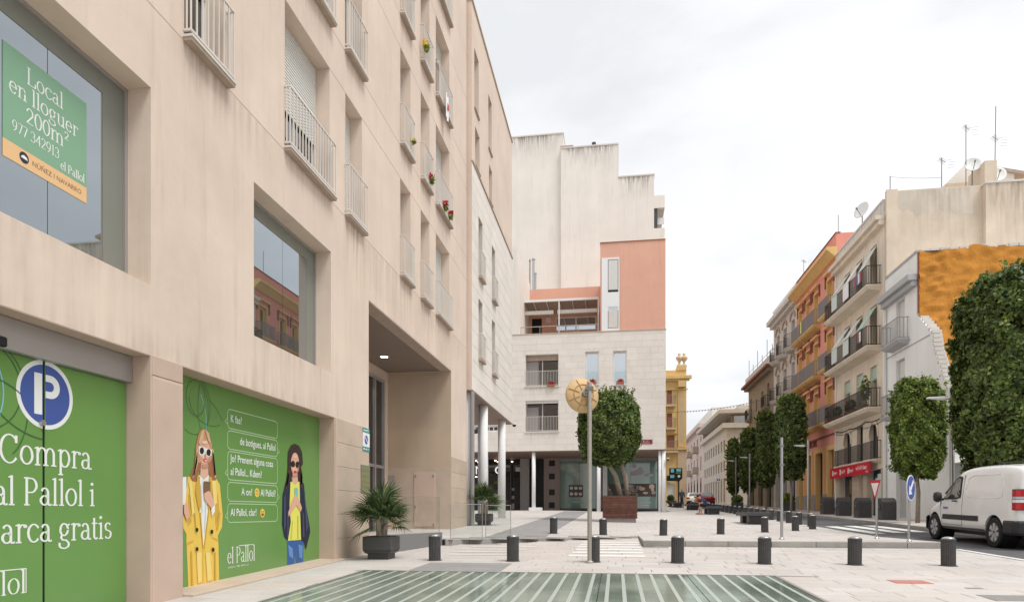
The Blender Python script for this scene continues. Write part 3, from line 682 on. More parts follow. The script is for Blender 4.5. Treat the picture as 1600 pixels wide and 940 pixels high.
# covers let into the paving
def cover(name, label, x0, x1, y0, y1, mat):
    b = MB(); b.hexa([(x0, y0, SLOPE * y0 - .02), (x1, y0, SLOPE * y0 - .02), (x1, y1, SLOPE * y1 - .02), (x0, y1, SLOPE * y1 - .02), (x0, y0, SLOPE * y0 + .005), (x1, y0, SLOPE * y0 + .005), (x1, y1, SLOPE * y1 + .005), (x0, y1, SLOPE * y1 + .005)])
    o = b.build(name, mat); tag(o, label, 'cover'); return o
cx, cy = XG(1425, 908.5); cover('service_cover', 'reddish square cover set in the pale paving at right', cx - .28, cx + .22, cy - .2, cy + .2, 'redpatch')
cx, cy = XG(1522, 918.5); cover('service_cover', 'tiny grey cover in the paving beside the reddish one', cx - .1, cx + .1, cy - .05, cy + .05, 'castiron')
cx, cy = XG(1585, 933); cover('service_cover', 'large grey slab cover at the bottom right corner', cx - .35, cx + .5, cy - .28, cy + .18, 'castiron')

# ---- the walk-on glass floor over the vault
gf = thing('glass_floor', 'walk-on glass floor with pale stripes let into the square', 'glass floor', (-0.9, 7.4, SLOPE * 7.4))
pit = MB(); zz = lambda y_, d_: SLOPE * y_ - d_
c = [(GX0, GY0), (GX1, GY0), (GX1, GY1), (GX0, GY1)]
pit.face([(x_, y_, zz(y_, .45)) for x_, y_ in c])
for i in range(4): (xa, ya), (xb, yb) = c[i], c[(i + 1) % 4]; pit.face([(xa, ya, zz(ya, .45)), (xb, yb, zz(yb, .45)), (xb, yb, zz(yb, .0)), (xa, ya, zz(ya, .0))])
pit.build('vault', 'pit', gf)
def sbox(bm_, x0, x1, y0, y1, d0, d1):
    bm_.hexa([(x0, y0, zz(y0, d1)), (x1, y0, zz(y0, d1)), (x1, y1, zz(y1, d1)), (x0, y1, zz(y1, d1)), (x0, y0, zz(y0, d0)), (x1, y0, zz(y0, d0)), (x1, y1, zz(y1, d0)), (x0, y1, zz(y1, d0))])
fr = MB()
for x0, x1, y0, y1 in ((GX0 - .045, GX0, GY0 - .045, GY1 + .045), (GX1, GX1 + .045, GY0 - .045, GY1 + .045), (GX0, GX1, GY0 - .045, GY0), (GX0, GX1, GY1, GY1 + .045)): sbox(fr, x0, x1, y0, y1, -.004, .06)
fr.build('rim', 'alu', gf)
NP = 5; PWd = (GX1 - GX0) / NP; NR = 4; PD = (GY1 - GY0) / NR
bmv = MB()
for i in range(1, NP): xx = GX0 + i * PWd; sbox(bmv, xx - .04, xx + .04, GY0 + .01, GY1 - .01, .035, .30)
for j in range(1, NR): yy = GY0 + j * PD; sbox(bmv, GX0 + .01, GX1 - .01, yy - .03, yy + .03, .036, .22)
bmv.build('beams', 'darkgrey', gf)
for i in range(NP):
    for j in range(NR):
        x0, x1, y0, y1 = GX0 + i * PWd + .006, GX0 + (i + 1) * PWd - .006, GY0 + j * PD + .004, GY0 + (j + 1) * PD - .004
        p = MB(); sbox(p, x0, x1, y0, y1, .002, .03); po = p.build('glass_panel', 'floorglass', gf)
        ns = 6
        for k in range(ns):
            sx = x0 + (x1 - x0) * (k + .5) / ns; s_ = MB(); sbox(s_, sx - .025, sx + .025, y0 + .002, y1 - .002, .0005, .0019); s_.build('frosted_stripe', 'frosted', po)
rb = MB()
for i in range(70):
    x_, y_ = random.uniform(GX0 + .3, GX1 - .3), random.uniform(5, GY1 - .3); s = random.uniform(.08, .3)
    rb.lathe([(s * .8, 0), (s, s * .4), (s * .6, s * .8)], 7, (x_, y_, zz(y_, .46)))
rb.build('rubble', 'kerbstone', gf, kind='stuff')
# ================================================================ small foliage helper
def leaf_mesh(name, pts, nrm, size, mat, parent=None, elong=1.7, jit=0.9, kind=None):
    """pts, nrm: (n,3) arrays; one pointed leaf (two triangles folded on the midrib) per point"""
    n = len(pts); nr = nrm + rng.normal(0, jit, (n, 3)); nr /= np.linalg.norm(nr, axis=1, keepdims=True) + 1e-9
    t = rng.normal(0, 1, (n, 3)); t -= (t * nr).sum(1, keepdims=True) * nr; t /= np.linalg.norm(t, axis=1, keepdims=True) + 1e-9
    u = np.cross(nr, t); s = size * rng.uniform(.55, 1.5, (n, 1))
    a = pts - t * s * elong * .5; b = pts + t * s * elong * .5; c = pts + u * s * .5 + nr * s * .16; d = pts - u * s * .5 + nr * s * .16
    V = np.stack([a, c, b, d], 1).reshape(-1, 3); off = np.array(absloc(parent)) if parent else 0; V = V - off
    i = np.arange(n) * 4; Fc = np.concatenate([np.stack([i, i + 2, i + 1], 1), np.stack([i, i + 3, i + 2], 1)])
    me = bpy.data.meshes.new(name); me.vertices.add(len(V)); me.vertices.foreach_set('co', V.astype(np.float32).ravel())
    me.loops.add(len(Fc) * 3); me.loops.foreach_set('vertex_index', Fc.astype(np.int32).ravel())
    me.polygons.add(len(Fc)); me.polygons.foreach_set('loop_start', (np.arange(len(Fc)) * 3).astype(np.int32)); me.polygons.foreach_set('loop_total', np.full(len(Fc), 3, np.int32))
    me.update(); me.validate()
    o = link(name, me, parent, mat)
    if kind: o['kind'] = kind
    return o
def blob_pts(c, r, n):
    p = rng.normal(0, 1, (n, 3)); p /= np.linalg.norm(p, axis=1, keepdims=True); q = p * (rng.uniform(.25, 1, (n, 1)) ** .5)
    return np.array(c) + q * np.array(r), p

# ================================================================ THE LEFT APARTMENT BUILDING
XL = -5.53; mL = mapL(XL)
lb = thing('apartment_building', 'long beige plastered apartment building with shop windows along the left side', 'building', (XL, 12.0, SLOPE * 12))
YE = 24.95
FL = [7.45, 10.85, 14.22, 17.6]; WH = 2.50
cols = [('n', 4.9, 5.85), ('n', 8.10, 9.03), ('w', 10.81, 12.63), ('n', 13.41, 14.35), ('n', 17.04, 17.93), ('n', 18.91, 19.83), ('w', 20.56, 22.29)]
W1 = (3.0, onX(XL, 235.5)[0], 4.03, 6.40); W2 = (onX(XL, 396.5)[0], onX(XL, 517)[0], 4.03, 6.40)
PD0, PD1 = 3.0, onX(XL, 236)[0]; PO0, PO1 = onX(XL, 284.5)[0], onX(XL, 523)[0]; LZ = 3.19
PT0, PT1, PTZ = onX(XL, 576)[0], onX(XL, 705)[0], 6.10
holes = [(*W1, .36), (*W2, .36), (PD0, PD1, -.3, LZ, .345), (PO0, PO1, -.3, LZ, .345), (PT0, PT1, -.3, PTZ, 2.24)]
for fz in FL:
    for k, a0, a1 in cols: holes.append((a0, a1, fz + .02, fz + WH, .34))
b = MB(); b.wall(mL, -8, YE, -.6, 21.2, holes)
b.face([mL(-8, 0, -.6), mL(-8, -14, -.6), mL(-8, -14, 21.2), mL(-8, 0, 21.2)]); b.face([mL(YE, 0, -.6), mL(YE, -14, -.6), mL(YE, -14, 21.2), mL(YE, 0, 21.2)])
b.face([mL(-8, 0, 21.2), mL(YE, 0, 21.2), mL(YE, -14, 21.2), mL(-8, -14, 21.2)]); b.face([mL(-8, -14, -.6), mL(YE, -14, -.6), mL(YE, -14, 21.2), mL(-8, -14, 21.2)])
b.build('wall', 'plaster', lb)
# shallow joints between the pours of render: thin darker strips standing slightly proud of the wall
for zj in (7.40, 9.96, 10.80, 13.33, 14.17, 16.7):
    segs = [(-8, YE)]
    for h in holes:
        if h[2] < zj < h[3]: segs = [s for (p, q) in segs for s in ((p, min(q, h[0])), (max(p, h[1]), q)) if s[1] - s[0] > .02]
    j = MB()
    for p, q in segs: j.mbox(mL, p, q, -.004, .0025, zj - .006, zj + .006)
    j.build('render_joint', 'plasterjoint', lb)
# stone facing on the piers at street level
def piers(a0, a1, zb, zt, rows_, mat, split=None):
    n = rows_; cuts = [a0, *(split or []), a1]
    for i in range(n):
        for p, q in zip(cuts, cuts[1:]):
            z0, z1 = zb + (zt - zb) * i / n, zb + (zt - zb) * (i + 1) / n
            stone('stone_panel', lb, mat, (XL, (p + q) / 2, (z0 + z1) / 2), q - p - .005, z1 - z0 - .005, .018, B_L)
piers(PD1 + .004, PO0 - .004, .13, 2.95, 1, 'pinkstone'); piers(PD1 + .004, PO0 - .004, 2.955, LZ, 1, 'pinkstone')
piers(PO1 + .09, PT0 - .004, .30, LZ, 6, 'tanstone'); piers(PO1 + .004, PO1 + .085, .30, LZ, 1, 'pinkstone')
piers(PT1 + .004, YE - .004, .60, LZ, 5, 'tanstone')
# pink linings of the street-level openings
for (a0, a1) in ((PD0, PD1), (PO0, PO1)):
    ln_ = MB(); ln_.mbox(mL, a1 - .012, a1 - .001, -.344, -.002, -.2, LZ - .013); ln_.mbox(mL, a0 + .001, a1 - .001, -.344, -.002, LZ - .012, LZ - .001); ln_.mbox(mL, a0 + .001, a0 + .012, -.344, -.002, -.2, LZ - .013)
    ln_.build('opening_lining', 'pinkstone', lb)
# big windows on the first floor
for (a0, a1, z0, z1), mu in ((W1, 3), (W2, 1)):
    d = -.355; f = MB(); top, side = .26, .37
    f.mbox(mL, a0, a1, d, d + .05, z1 - .05, z1); f.mbox(mL, a1 - .05, a1, d, d + .05, z0, z1 - .05); f.mbox(mL, a0, a0 + .05, d, d + .05, z0, z1 - .05); f.mbox(mL, a0 + .05, a1 - .05, d, d + .05, z0, z0 + .03)
    o = f.build('window', 'alu', lb)
    p = MB(); p.mbox(mL, a0 + .05, a1 - .05, d + .004, d + .02, z1 - top, z1 - .05); p.mbox(mL, a1 - side, a1 - .05, d + .005, d + .021, z0 + .03, z1 - top - .001); p.build('opaque_border', 'framegreen', o)
    n = mu + 1; xs = [a0 + .05 + (a1 - side - a0 - .05) * i / n for i in range(n + 1)]
    if mu == 1: xs = [a0 + .05, onX(XL - .35, 440)[0], a1 - side]
    else: xs = [a0 + .05, 4.5, onX(XL - .35, 72)[0], a1 - side]
    for p0, p1 in zip(xs, xs[1:]):
        q = MB(); q.mbox(mL, p0 + .004, p1 - .004, d + .005, d + .02, z0 + .03, z1 - top - .002); q.build('pane', 'coated', o)
# upper windows: recessed, roller shutter above, glass below, projecting sill with a guard rail
shut = {(2, 0): .62, (2, 1): .5, (3, 0): .9, (3, 1): .3, (1, 0): .55, (6, 0): .95, (6, 1): .8, (6, 2): .25, (5, 0): 1.0, (4, 0): 1.0, (4, 1): .96, (5, 1): .6, (5, 2): .3}
for fi, fz in enumerate(FL):
    for ci, (k, a0, a1) in enumerate(cols):
        z0, z1 = fz + .02, fz + WH; d = -.335
        big = (fi == 0 and ci in (1, 2, 3)) or (fi == 1 and ci in (2, 3))
        o = window(lb, mL, a0 + .002, a1 - .002, z0 + .001, z1 - .001, .338, 'shutterwhite', 'glass', 1 if k == 'w' else 0, fw=.07)
        s = shut.get((ci, fi), random.choice((.3, .5, .8, 1.0))); zb = z1 - .06 - (z1 - z0 - .1) * s
        sh = MB(); n = max(2, int((z1 - .06 - zb) / .055))
        for i in range(n):
            p, q = zb + (z1 - .06 - zb) * i / n, zb + (z1 - .06 - zb) * (i + 1) / n
            sh.hexa([mL(a0 + .05, d + .052, p), mL(a1 - .05, d + .052, p), mL(a1 - .05, d + .075, p + .004), mL(a0 + .05, d + .075, p + .004), mL(a0 + .05, d + .052, q - .002), mL(a1 - .05, d + .052, q - .002), mL(a1 - .05, d + .066, q - .004), mL(a0 + .05, d + .066, q - .004)])
        sh.build('roller_shutter', 'shutterwhite', o)
        if fi <= 2 or True:
            sl_ = MB(); sl_.mbox(mL, a0 - .03, a1 + .06, -.02, .125, fz - .065, fz - .02); so_ = sl_.build('sill', 'slabedge', lb)
            cp = MB(); cp.mbox(mL, a0 - .04, a1 + .07, -.018, .14, fz - .0195, fz + .012); cp.build('sill_cap', 'railwhite', so_)
            stain(lb, mL, a0 - .12, a1 + .14, fz - .08 - random.uniform(.7, 1.5), fz - .077, .0032)
            railing(lb, mL, a0 - .03, a1 + .06, .005, .105, fz + .012, 1.02, 'railwhite', sp=.115, th=.009, single=big)
for (a0, a1, z0, z1) in (W1, W2): stain(lb, mL, a0 - .1, a1 + .1, z0 - .75, z0 - .002, .0032)
for a0, a1 in ((-7.5, 3.0), (7.5, 10.6), (12.8, 17.5), (17.5, 24.8)): stain(lb, mL, a0, a1, 5.0 if a0 > 12 else 6.4, 7.38, .0034)
for a0, a1 in ((-2, PO1 + 1.9),): stain(lb, mL, a0, a1, LZ + .01, LZ + .5, .0036, flip=True)
# the recessed entrance
ent = MB(); Xb = XL - 2.235; mE = mapL(Xb)
ent.mbox(mE, PT0 + .01, PT1 - .01, -.1, 0, -.3, PTZ - .01); ent.build('entrance_back_wall', 'plaster', lb)
ow = MB(); ys = [PT0 + .05, 15.9, 17.4, 18.9, 20.3, 21.0, 21.85]
for yy in ys: ow.mbox(mE, yy - .05, yy + .05, .002, .13, .5, 5.7)
for z_ in (.6, 2.75, 5.6): ow.mbox(mE, ys[0] + .05, ys[-1] - .05, .003, .11, z_, z_ + .1)
eo = ow.build('entrance_frame', 'alu', lb)
for p0, p1 in zip(ys, ys[1:]):
    for z0, z1 in ((.7, 2.75), (2.85, 5.6)): q = MB(); q.mbox(mE, p0 + .052, p1 - .052, .03, .05, z0 + .002, z1 - .002); q.build('pane', 'shopglass', eo)
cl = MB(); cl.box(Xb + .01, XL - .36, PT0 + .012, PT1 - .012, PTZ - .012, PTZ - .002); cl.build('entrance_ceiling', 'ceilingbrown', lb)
lt = MB(); lt.box(XL - .36, XL - .004, PT0 + .004, PT1 - .004, PTZ - .03, PTZ - .001); lt.build('lintel', 'slabedge', lb)
dlx, dly = -7.05, 20.15
dl = MB(); dl.lathe([(.15, 0), (.15, -.012), (.11, -.014)], 20, (dlx, dly, PTZ - .013)); do = dl.build('downlight', 'whitepaint', lb)
l2 = MB(); l2.lathe([(.105, -.0145), (.10, -.020)], 20, (dlx, dly, PTZ - .013)); l2.build('bulb', 'lamp', do)
pl_ = bpy.data.lights.new('downlight_light', 'SPOT'); pl_.energy = 12; pl_.spot_size = R(110); pl_.color = (1, .88, .7); plo = bpy.data.objects.new('downlight_light', pl_); COL.objects.link(plo); plo.location = (dlx, dly, PTZ - .06)
mP = mapF(PT1)     # the wall of the recess that faces the camera
x0, zt = onY(PT1, 647, 738); x1, zb = onY(PT1, 680, 822)
cd = MB(); cd.mbox(mP, x0, x1, .002, .03, zb, zt); co = cd.build('meter_cabinet_door', 'pinkstone', lb, bevel=.008)
for dx_, dz_ in ((.06, .10), (x1 - x0 - .06, .10), (.05, 1.15), (x1 - x0 - .05, 1.75)):
    h = MB(); h.mbox(mP, x0 + dx_ - .02, x0 + dx_ + .02, .03, .045, zt - dz_ - .05, zt - dz_ + .02); h.build('hinge', 'midgrey', co)
x0b, zt2 = onY(PT1, 609, 742); x1b, zb2 = onY(PT1, 617, 770)
ic = MB(); ic.mbox(mP, x0b, x1b, .002, .04, zb2, zt2); ic.build('door_intercom', 'alu', lb)
x0, zt = onY(PT1, 622, 765); x1, zb = onY(PT1, 637, 828); c2 = MB(); c2.mbox(mP, x0, x1, .002, .012, zb, zt); c2.build('meter_cabinet_door', 'tanstone', lb)
lw = MB(); lw.mbox(mP, Xb + .012, XL - .006, .0003, .0012, 2.825, PTZ - .032); lw.build('recess_shade_film', 'plaster_shaded', lb)  # thin film over the same wall; its darker colour paints in the shade
bd = MB(); bd.mbox(mP, onY(PT1, 606)[0], XL - .01, .0015, .006, .6, 2.82); bd.build('stone_panel', 'tanstone', lb)
pf = MB(); pz = lambda y_: SLOPE * y_ + .136
pf.face([(-7.8, 14.6, pz(14.6)), (-5.05, 14.6, pz(14.6)), (-4.52, 17.22, pz(17.22)), (-4.45, 25.0, pz(25)), (-7.8, 25.0, pz(25))]); tag(pf.build('entrance_floor', 'granite_pink'), kind='structure')
# low grey wall beside the entrance ramp, glass guards
rw_ = MB(); P, Q = (-5.02, 14.75), (-4.47, 17.28); nrm_ = Vector((Q[1] - P[1], -(Q[0] - P[0]), 0)).normalized() * -.14
rw_.hexa([(P[0], P[1], .30), (Q[0], Q[1], .38), (Q[0] + nrm_.x, Q[1] + nrm_.y, .38), (P[0] + nrm_.x, P[1] + nrm_.y, .30), (P[0], P[1], .80), (Q[0], Q[1], .79), (Q[0] + nrm_.x, Q[1] + nrm_.y, .79), (P[0] + nrm_.x, P[1] + nrm_.y, .80)])
o = rw_.build('ramp_wall', 'midgrey', bevel=.01); tag(o, 'low dark grey ramp wall behind the large palm planter', 'wall')
def glass_guard(label, A, B, z0, z1):
    t = thing('glass_guard', label, 'guard rail', ((A[0] + B[0]) / 2, (A[1] + B[1]) / 2, z0), group='glass guards at the entrance ramp'); d = (Vector((*B, 0)) - Vector((*A, 0))); L_ = d.length; d.normalize(); n = Vector((-d.y, d.x, 0)) * .006
    p = MB(); a, c = Vector((*A, 0)) + d * .02, Vector((*B, 0)) - d * .02
    p.hexa([(*(a - n).xy, z0 + .01), (*(c - n).xy, z0 + .01), (*(c + n).xy, z0 + .01), (*(a + n).xy, z0 + .01), (*(a - n).xy, z1 - .012), (*(c - n).xy, z1 - .012), (*(c + n).xy, z1 - .012), (*(a + n).xy, z1 - .012)]); p.build('glass_pane', 'railglass', t)
    for e in (a, c): q = MB(); q.tube([(e.x, e.y, z0), (e.x, e.y, z1)], .008, 6); q.build('post', 'steelwarm', t)
    q = MB(); q.tube([(a.x, a.y, z1 - .004), (c.x, c.y, z1 - .004)], .007, 6); q.build('top_rail', 'steelwarm', t)
glass_guard('clear glass guard on the low grey ramp wall', (-4.93, 15.45), (-4.53, 17.22), .795, 1.70)
glass_guard('clear glass guard on the step between ramp wall and small palm', (-4.33, 17.50), (-3.55, 18.06), .60, 1.52)
glass_guard('clear glass guard standing right of the small palm', (-3.50, 18.09), (-2.85, 18.55), .60, 1.50)
# plinth step along the shop window
for (a0, a1) in ((PO0 + .0, PO1 + .0),):
    st = MB(); st.hexa([(XL - .34, a0, -.2), (XL + .16, a0, -.2), (XL + .16, a1 + .25, -.2), (XL - .34, a1 + .25, -.2), (XL - .34, a0, SLOPE * a0 + .05), (XL + .16, a0, SLOPE * a0 + .035), (XL + .16, a1 + .25, SLOPE * a1 + .035), (XL - .34, a1 + .25, SLOPE * a1 + .05)]); st.build('plinth_step', 'tanstone', lb, bevel=.01)

# ---- sliding doors with green print
XD = XL - .33; mD = mapL(XD)
hd = MB(); hd.mbox(mD, PD0, PD1 - .014, -.002, .10, 2.86, LZ - .014); hd.build('door_header', 'alu', lb, bevel=.01)
sn = MB(); sn.mbox(mD, 5.40, 5.68, .101, .16, 2.86, 2.96); sn.build('door_sensor', 'black', lb, bevel=.02)
Yg = onX(XD, 66.5)[0]
leaves_ = []
for p0, p1 in ((PD0, Yg - .016), (Yg + .016, PD1 - .02)):
    q = MB(); q.mbox(mD, p0, p1, -.02, .012, .04, 2.855); leaves_.append(q.build('door_leaf', 'postergreen', lb))
gp = MB(); gp.mbox(mD, Yg - .016, Yg + .016, -.03, .004, .04, 2.855); gp.build('door_gap', 'black', lb)
lk = MB(); lp = onX(XD, 62, 660); lk.tube([(XD + .012, lp[0], lp[1]), (XD + .05, lp[0], lp[1])], .03, 14); lk.build('lock', 'steel', leaves_[0])
pc = onX(XD, 69.5, 616.8); rr = .355
def flat(name, polys, mat, parent, m, d, th=.0016):
    b = MB()
    for poly in polys: b.prism(m, poly, d, d + th)
    return b.build(name, mat, parent)
def half(poly, lo, hi): return [(min(max(a, lo), hi), z) for a, z in poly]
for lf, lo, hi in ((leaves_[0], -9, Yg - .0165), (leaves_[1], Yg + .0165, 99)):
    flat('parking_disc_edge', [half(disc_poly(pc[0], pc[1], rr, rr, 64), lo, hi)], 'print_white', lf, mD, .013)
    flat('parking_disc', [half(disc_poly(pc[0], pc[1], rr * .87, rr * .87, 64), lo, hi)], 'print_blue', lf, mD, .0148)
px_ = pc[0] - .135
flat('parking_letter', [[(px_ - .01, pc[1] - .21), (px_ + .085, pc[1] - .21), (px_ + .085, pc[1] + .21), (px_ - .01, pc[1] + .21)]], 'print_white', leaves_[0], mD, .0166)
bow = _arc(px_ + .19, pc[1] + .09, .12, .12, 90, -90, 14); inn = _arc(px_ + .185, pc[1] + .09, .05, .05, -90, 90, 10)
flat('parking_letter', [[(Yg + .018, pc[1] + .21)] + bow + [(Yg + .018, pc[1] - .03), (Yg + .018, pc[1] + .04)] + inn + [(Yg + .018, pc[1] + .14)]], 'print_white', leaves_[1], mD, .0166)
for txt, z_ in (('Compra', 1.785), ('al Pallol i', 1.375), ('aparca gratis', 1.0)):
    roman('lettering', txt, .405, 'print_white', leaves_[1], mD, 6.30, z_, .0135, 'C', thick=.088, thin=.036, sx=.855)
roman('lettering', 'el Pallol', .34, 'print_white', leaves_[0], mD, 6.03, .50, .0135, 'R', sx=.86)
flat('logo_line', [[(5.60, .735), (6.03, .735), (6.03, .745), (5.60, .745)], [(6.02, .50), (6.03, .50), (6.03, .735), (6.02, .735)]], 'print_white', leaves_[0], mD, .0137)
def strand(name, pts, wdt, mat, parent, m, d, lo, hi):
    b = MB(); pts = [p for p in pts if lo < p[0] < hi]
    for k, ((a0, z0), (a1, z1)) in enumerate(zip(pts, pts[1:])):
        L_ = math.hypot(a1 - a0, z1 - z0) or 1; nx, nz = -(z1 - z0) / L_ * wdt, (a1 - a0) / L_ * wdt
        if L_ < .2: b.face([m(a0 + nx, d, z0 + nz), m(a1 + nx, d, z1 + nz), m(a1 - nx, d, z1 - nz), m(a0 - nx, d, z0 - nz)])
    if b.v: b.build(name, mat, parent)
for i, (ca, cz, ra, rz, a0, a1, mt) in enumerate(((5.55, 2.5, .42, .42, -150, 80, 'print_dkgreen'), (5.7, 2.35, .35, .55, -60, 120, 'print_dkgreen'), (5.35, 2.45, .42, .5, -70, 60, 'print_cyan'), (5.5, 2.1, .7, .5, 20, 80, 'print_dkgreen'), (6.3, 2.95, .9, .9, 190, 265, 'print_dkgreen'))):
    strand('strand', _arc(ca, cz, ra, rz, a0, a1, 40), .007, mt, leaves_[0], mD, .0142 + .0003 * i, PD0 + .1, Yg - .02)

# ---- the green advert in the second shop window
ad = thing('advert_panel', 'green printed advert with two women and speech bubbles beside the parking doors', 'advert', (XD, (PO0 + PO1) / 2, .3))
q = MB(); q.mbox(mD, PO0 + .014, PO1 - .014, -.01, .008, .20, LZ - .014); q.build('panel', 'postergreen', ad)
PP = lambda px, py: onX(XD + .01, px, py)
def pp(*xy): return [PP(x, y) for x, y in xy]
def ell(px, py, rx, ry, n=20): return [PP(px + rx * math.cos(2 * math.pi * i / n), py + ry * math.sin(2 * math.pi * i / n)) for i in range(n)]
DL = [.009]
def pr(name, polys, mat, parent, step=.0009):
    DL[0] += step; o = flat(name, polys, mat, parent, mD, DL[0], .0007)
    if len(polys) > 1: o['kind'] = 'stuff'
    return o
w1 = bpy.data.objects.new('printed_woman', None); COL.objects.link(w1); w1.parent = ad; w1['label'] = 'printed woman in long yellow coat with phone'
lo = PP(285.3, 800)[0]
DL[0] = .009
pr('cup', [pp((285.3, 745), (291, 744), (291.5, 787), (285.3, 788))], 'print_white', w1)
pr('coat', [pp((293, 744), (317, 741), (337, 746), (343, 756), (347.7, 804), (346.5, 823), (340, 836), (341, 848), (342, 905), (340, 908), (294, 916.5), (291, 848), (291, 834), (286, 824), (285.3, 808), (289, 790))], 'print_yellow', w1)
pr('coat_shadow', [pp((293.5, 770), (297, 775), (299, 815), (293, 822)), pp((340, 768), (343, 800), (336, 822), (335, 800)), pp((316, 858), (317.5, 858), (317.5, 910), (316, 911)), pp((290, 848), (302, 843), (302, 846), (291, 852)), pp((331, 838), (341, 842), (341, 846), (331, 841))], 'print_yellowdark', w1)
pr('shirt', [pp((310, 742), (326, 742), (324.5, 797), (317, 856), (311, 797))], 'print_white', w1)
pr('hair', [pp((318, 669), (325, 674), (330, 690), (333, 713), (338, 742), (336, 754), (330, 755), (326, 735), (310, 735), (307, 752), (300, 751), (296, 744), (303, 725), (304.5, 700), (309, 678), (313, 671))], 'print_hair', w1)
pr('hair_light', [pp((318, 669.5), (325, 675), (330, 692), (332, 712), (327, 722), (309, 722), (305.5, 712), (306, 697), (310, 678), (313, 671.5))], 'print_hairlight', w1)
pr('neck', [pp((314, 722), (324, 722), (325, 742), (318, 748), (312, 742))], 'print_skin', w1)
pr('face', [ell(319.3, 706, 8.4, 19)], 'print_skin', w1)
pr('sunglasses', [pp((309.5, 696), (319, 699), (319, 709), (314, 712), (310, 708)), pp((319.5, 699.5), (330.5, 702), (329.5, 711), (325, 714), (320, 710))], 'print_white', w1)
pr('lenses', [ell(314.4, 703.6, 3.4, 5.4, 14), ell(325, 706.3, 3.5, 5.4, 14)], 'print_black', w1)
pr('lips', [ell(319.6, 718.5, 3.2, 2.6, 12)], 'print_red', w1)
pr('coat_fold', [pp((300, 775), (302, 776), (306, 826), (304, 820)), pp((297, 860), (299, 860), (301, 914), (298, 914.5)), pp((334, 862), (336, 862), (337, 907), (334, 908)), pp((341, 800), (344, 800), (340, 826), (337, 828)), pp((311, 800), (313, 800), (317, 855), (316, 858)), pp((324, 800), (326, 797), (319, 856), (318, 856))], 'print_yellowdark', w1)
pr('coat_light', [pp((294, 752), (298, 750), (303, 800), (299, 805)), pp((330, 750), (336, 750), (338, 785), (333, 790)), pp((306, 862), (313, 862), (314, 908), (308, 911)), pp((320, 862), (327, 862), (330, 905), (323, 908))], 'print_yellowlight', w1)
pr('lapel', [pp((307, 745), (311, 743), (313, 790), (310, 800), (304, 768)), pp((326, 743), (330, 746), (331, 768), (325, 798), (323.5, 790))], 'print_yellowdark', w1)
pr('hair_strands', [pp((306 + k * .3, 700 + k * 6), (308 + k * .3, 702 + k * 6), (304 - k * .8, 735 + k * 3), (301.5 - k * .8, 738 + k * 3)) for k in range(4)] + [pp((330 + k * .6, 700 + k * 6), (332 + k * .6, 702 + k * 6), (335 + k * .5, 735 + k * 3), (332.5 + k * .5, 738 + k * 3)) for k in range(4)], 'print_hairblond', w1)
pr('hair_parting', [pp((313, 674), (318, 670), (316, 686), (311, 696), (309, 690)), pp((319, 670), (325, 676), (328, 694), (324, 688))], 'print_hairblond', w1)
pr('face_light', [ell(315.2, 712.5, 2.0, 3.4, 12), ell(318.5, 690.5, 4.5, 3, 12)], 'print_skinlight', w1)
pr('face_shade', [pp((326, 712), (327.5, 706), (326.5, 718), (322, 724), (323, 720)), pp((319, 708), (320.4, 708), (320.6, 714), (318.6, 714)), pp((314, 725), (324, 725), (324, 729), (315, 731))], 'print_skindark', w1)
pr('shirt_folds', [pp((312, 755), (313, 755), (315, 800), (314, 800)), pp((320, 775), (321, 775), (319, 830), (318, 830))], 'print_greywhite', w1)
pr('smile', [ell(319.6, 719, 2.0, .9, 10)], 'print_white', w1)
pr('phone', [pp((316.3, 751), (326.8, 752), (326.8, 769.5), (316.5, 769))], 'print_brown', w1)
pr('hand', [pp((317, 770), (324, 766), (328, 770), (333, 787), (331, 797), (327, 792), (317.5, 779)), pp((285.3, 788), (291.5, 787), (294, 806), (290, 813), (285.3, 800))], 'print_skin', w1)
pr('sleeve_cuff', [pp((328, 795), (333, 788), (334, 798), (329, 806))], 'print_white', w1)
pr('buttons', [ell(x, y, 2.2, 3.4, 12) for x, y in ((305.6, 827), (329, 830), (305.8, 857), (331, 858))], 'print_black', w1)
w2 = bpy.data.objects.new('printed_woman', None); COL.objects.link(w2); w2.parent = ad; w2['label'] = 'printed woman in hat and dark jacket with jeans'
DL[0] = .009
pr('jeans', [pp((448.4, 843), (474.5, 842), (473.3, 880.5), (462, 883), (461, 862), (459.5, 883.3), (448.6, 885))], 'print_jeans', w2)
pr('jeans_light', [pp((450, 850), (457, 856), (458, 872), (452, 868)), pp((466, 850), (473, 852), (472, 872), (468, 870))], 'print_jeanslight', w2)
pr('hair', [pp((453, 700), (468, 700), (470, 725), (472, 757), (468, 768), (465, 745), (455, 745), (452, 768), (445, 766), (448, 738), (450, 715))], 'print_darkhair', w2)
pr('jacket', [pp((446, 752), (455, 748), (466, 748), (474.5, 755), (478, 790), (483, 818), (484.7, 830), (477.5, 858.5), (474, 846), (470, 843), (454, 843), (448, 843), (443.5, 838), (440.4, 819.6), (441, 773))], 'print_navy', w2)
pr('top', [pp((453.5, 752), (467.5, 752), (468.5, 799), (470, 842.5), (449.5, 844), (454, 815), (452, 790))], 'print_lemon', w2)
pr('hat', [pp((460, 692.5), (467, 696), (471.5, 706), (473, 724), (470, 729), (466, 712), (455, 712), (451, 728), (448.7, 722), (449.5, 705), (454, 695.5))], 'print_darkhair', w2)
pr('neck', [pp((457, 738), (464, 738), (465, 752), (460.5, 757), (456, 752))], 'print_skin', w2)
pr('face', [ell(460.3, 724, 6.4, 17.5)], 'print_skin', w2)
pr('sunglasses', [ell(457, 724.5, 3.4, 5.4, 14), ell(464.3, 725.5, 3.4, 5.4, 14)], 'print_black', w2)
pr('lips', [ell(460.4, 737, 2.5, 2.2, 10)], 'print_red', w2)
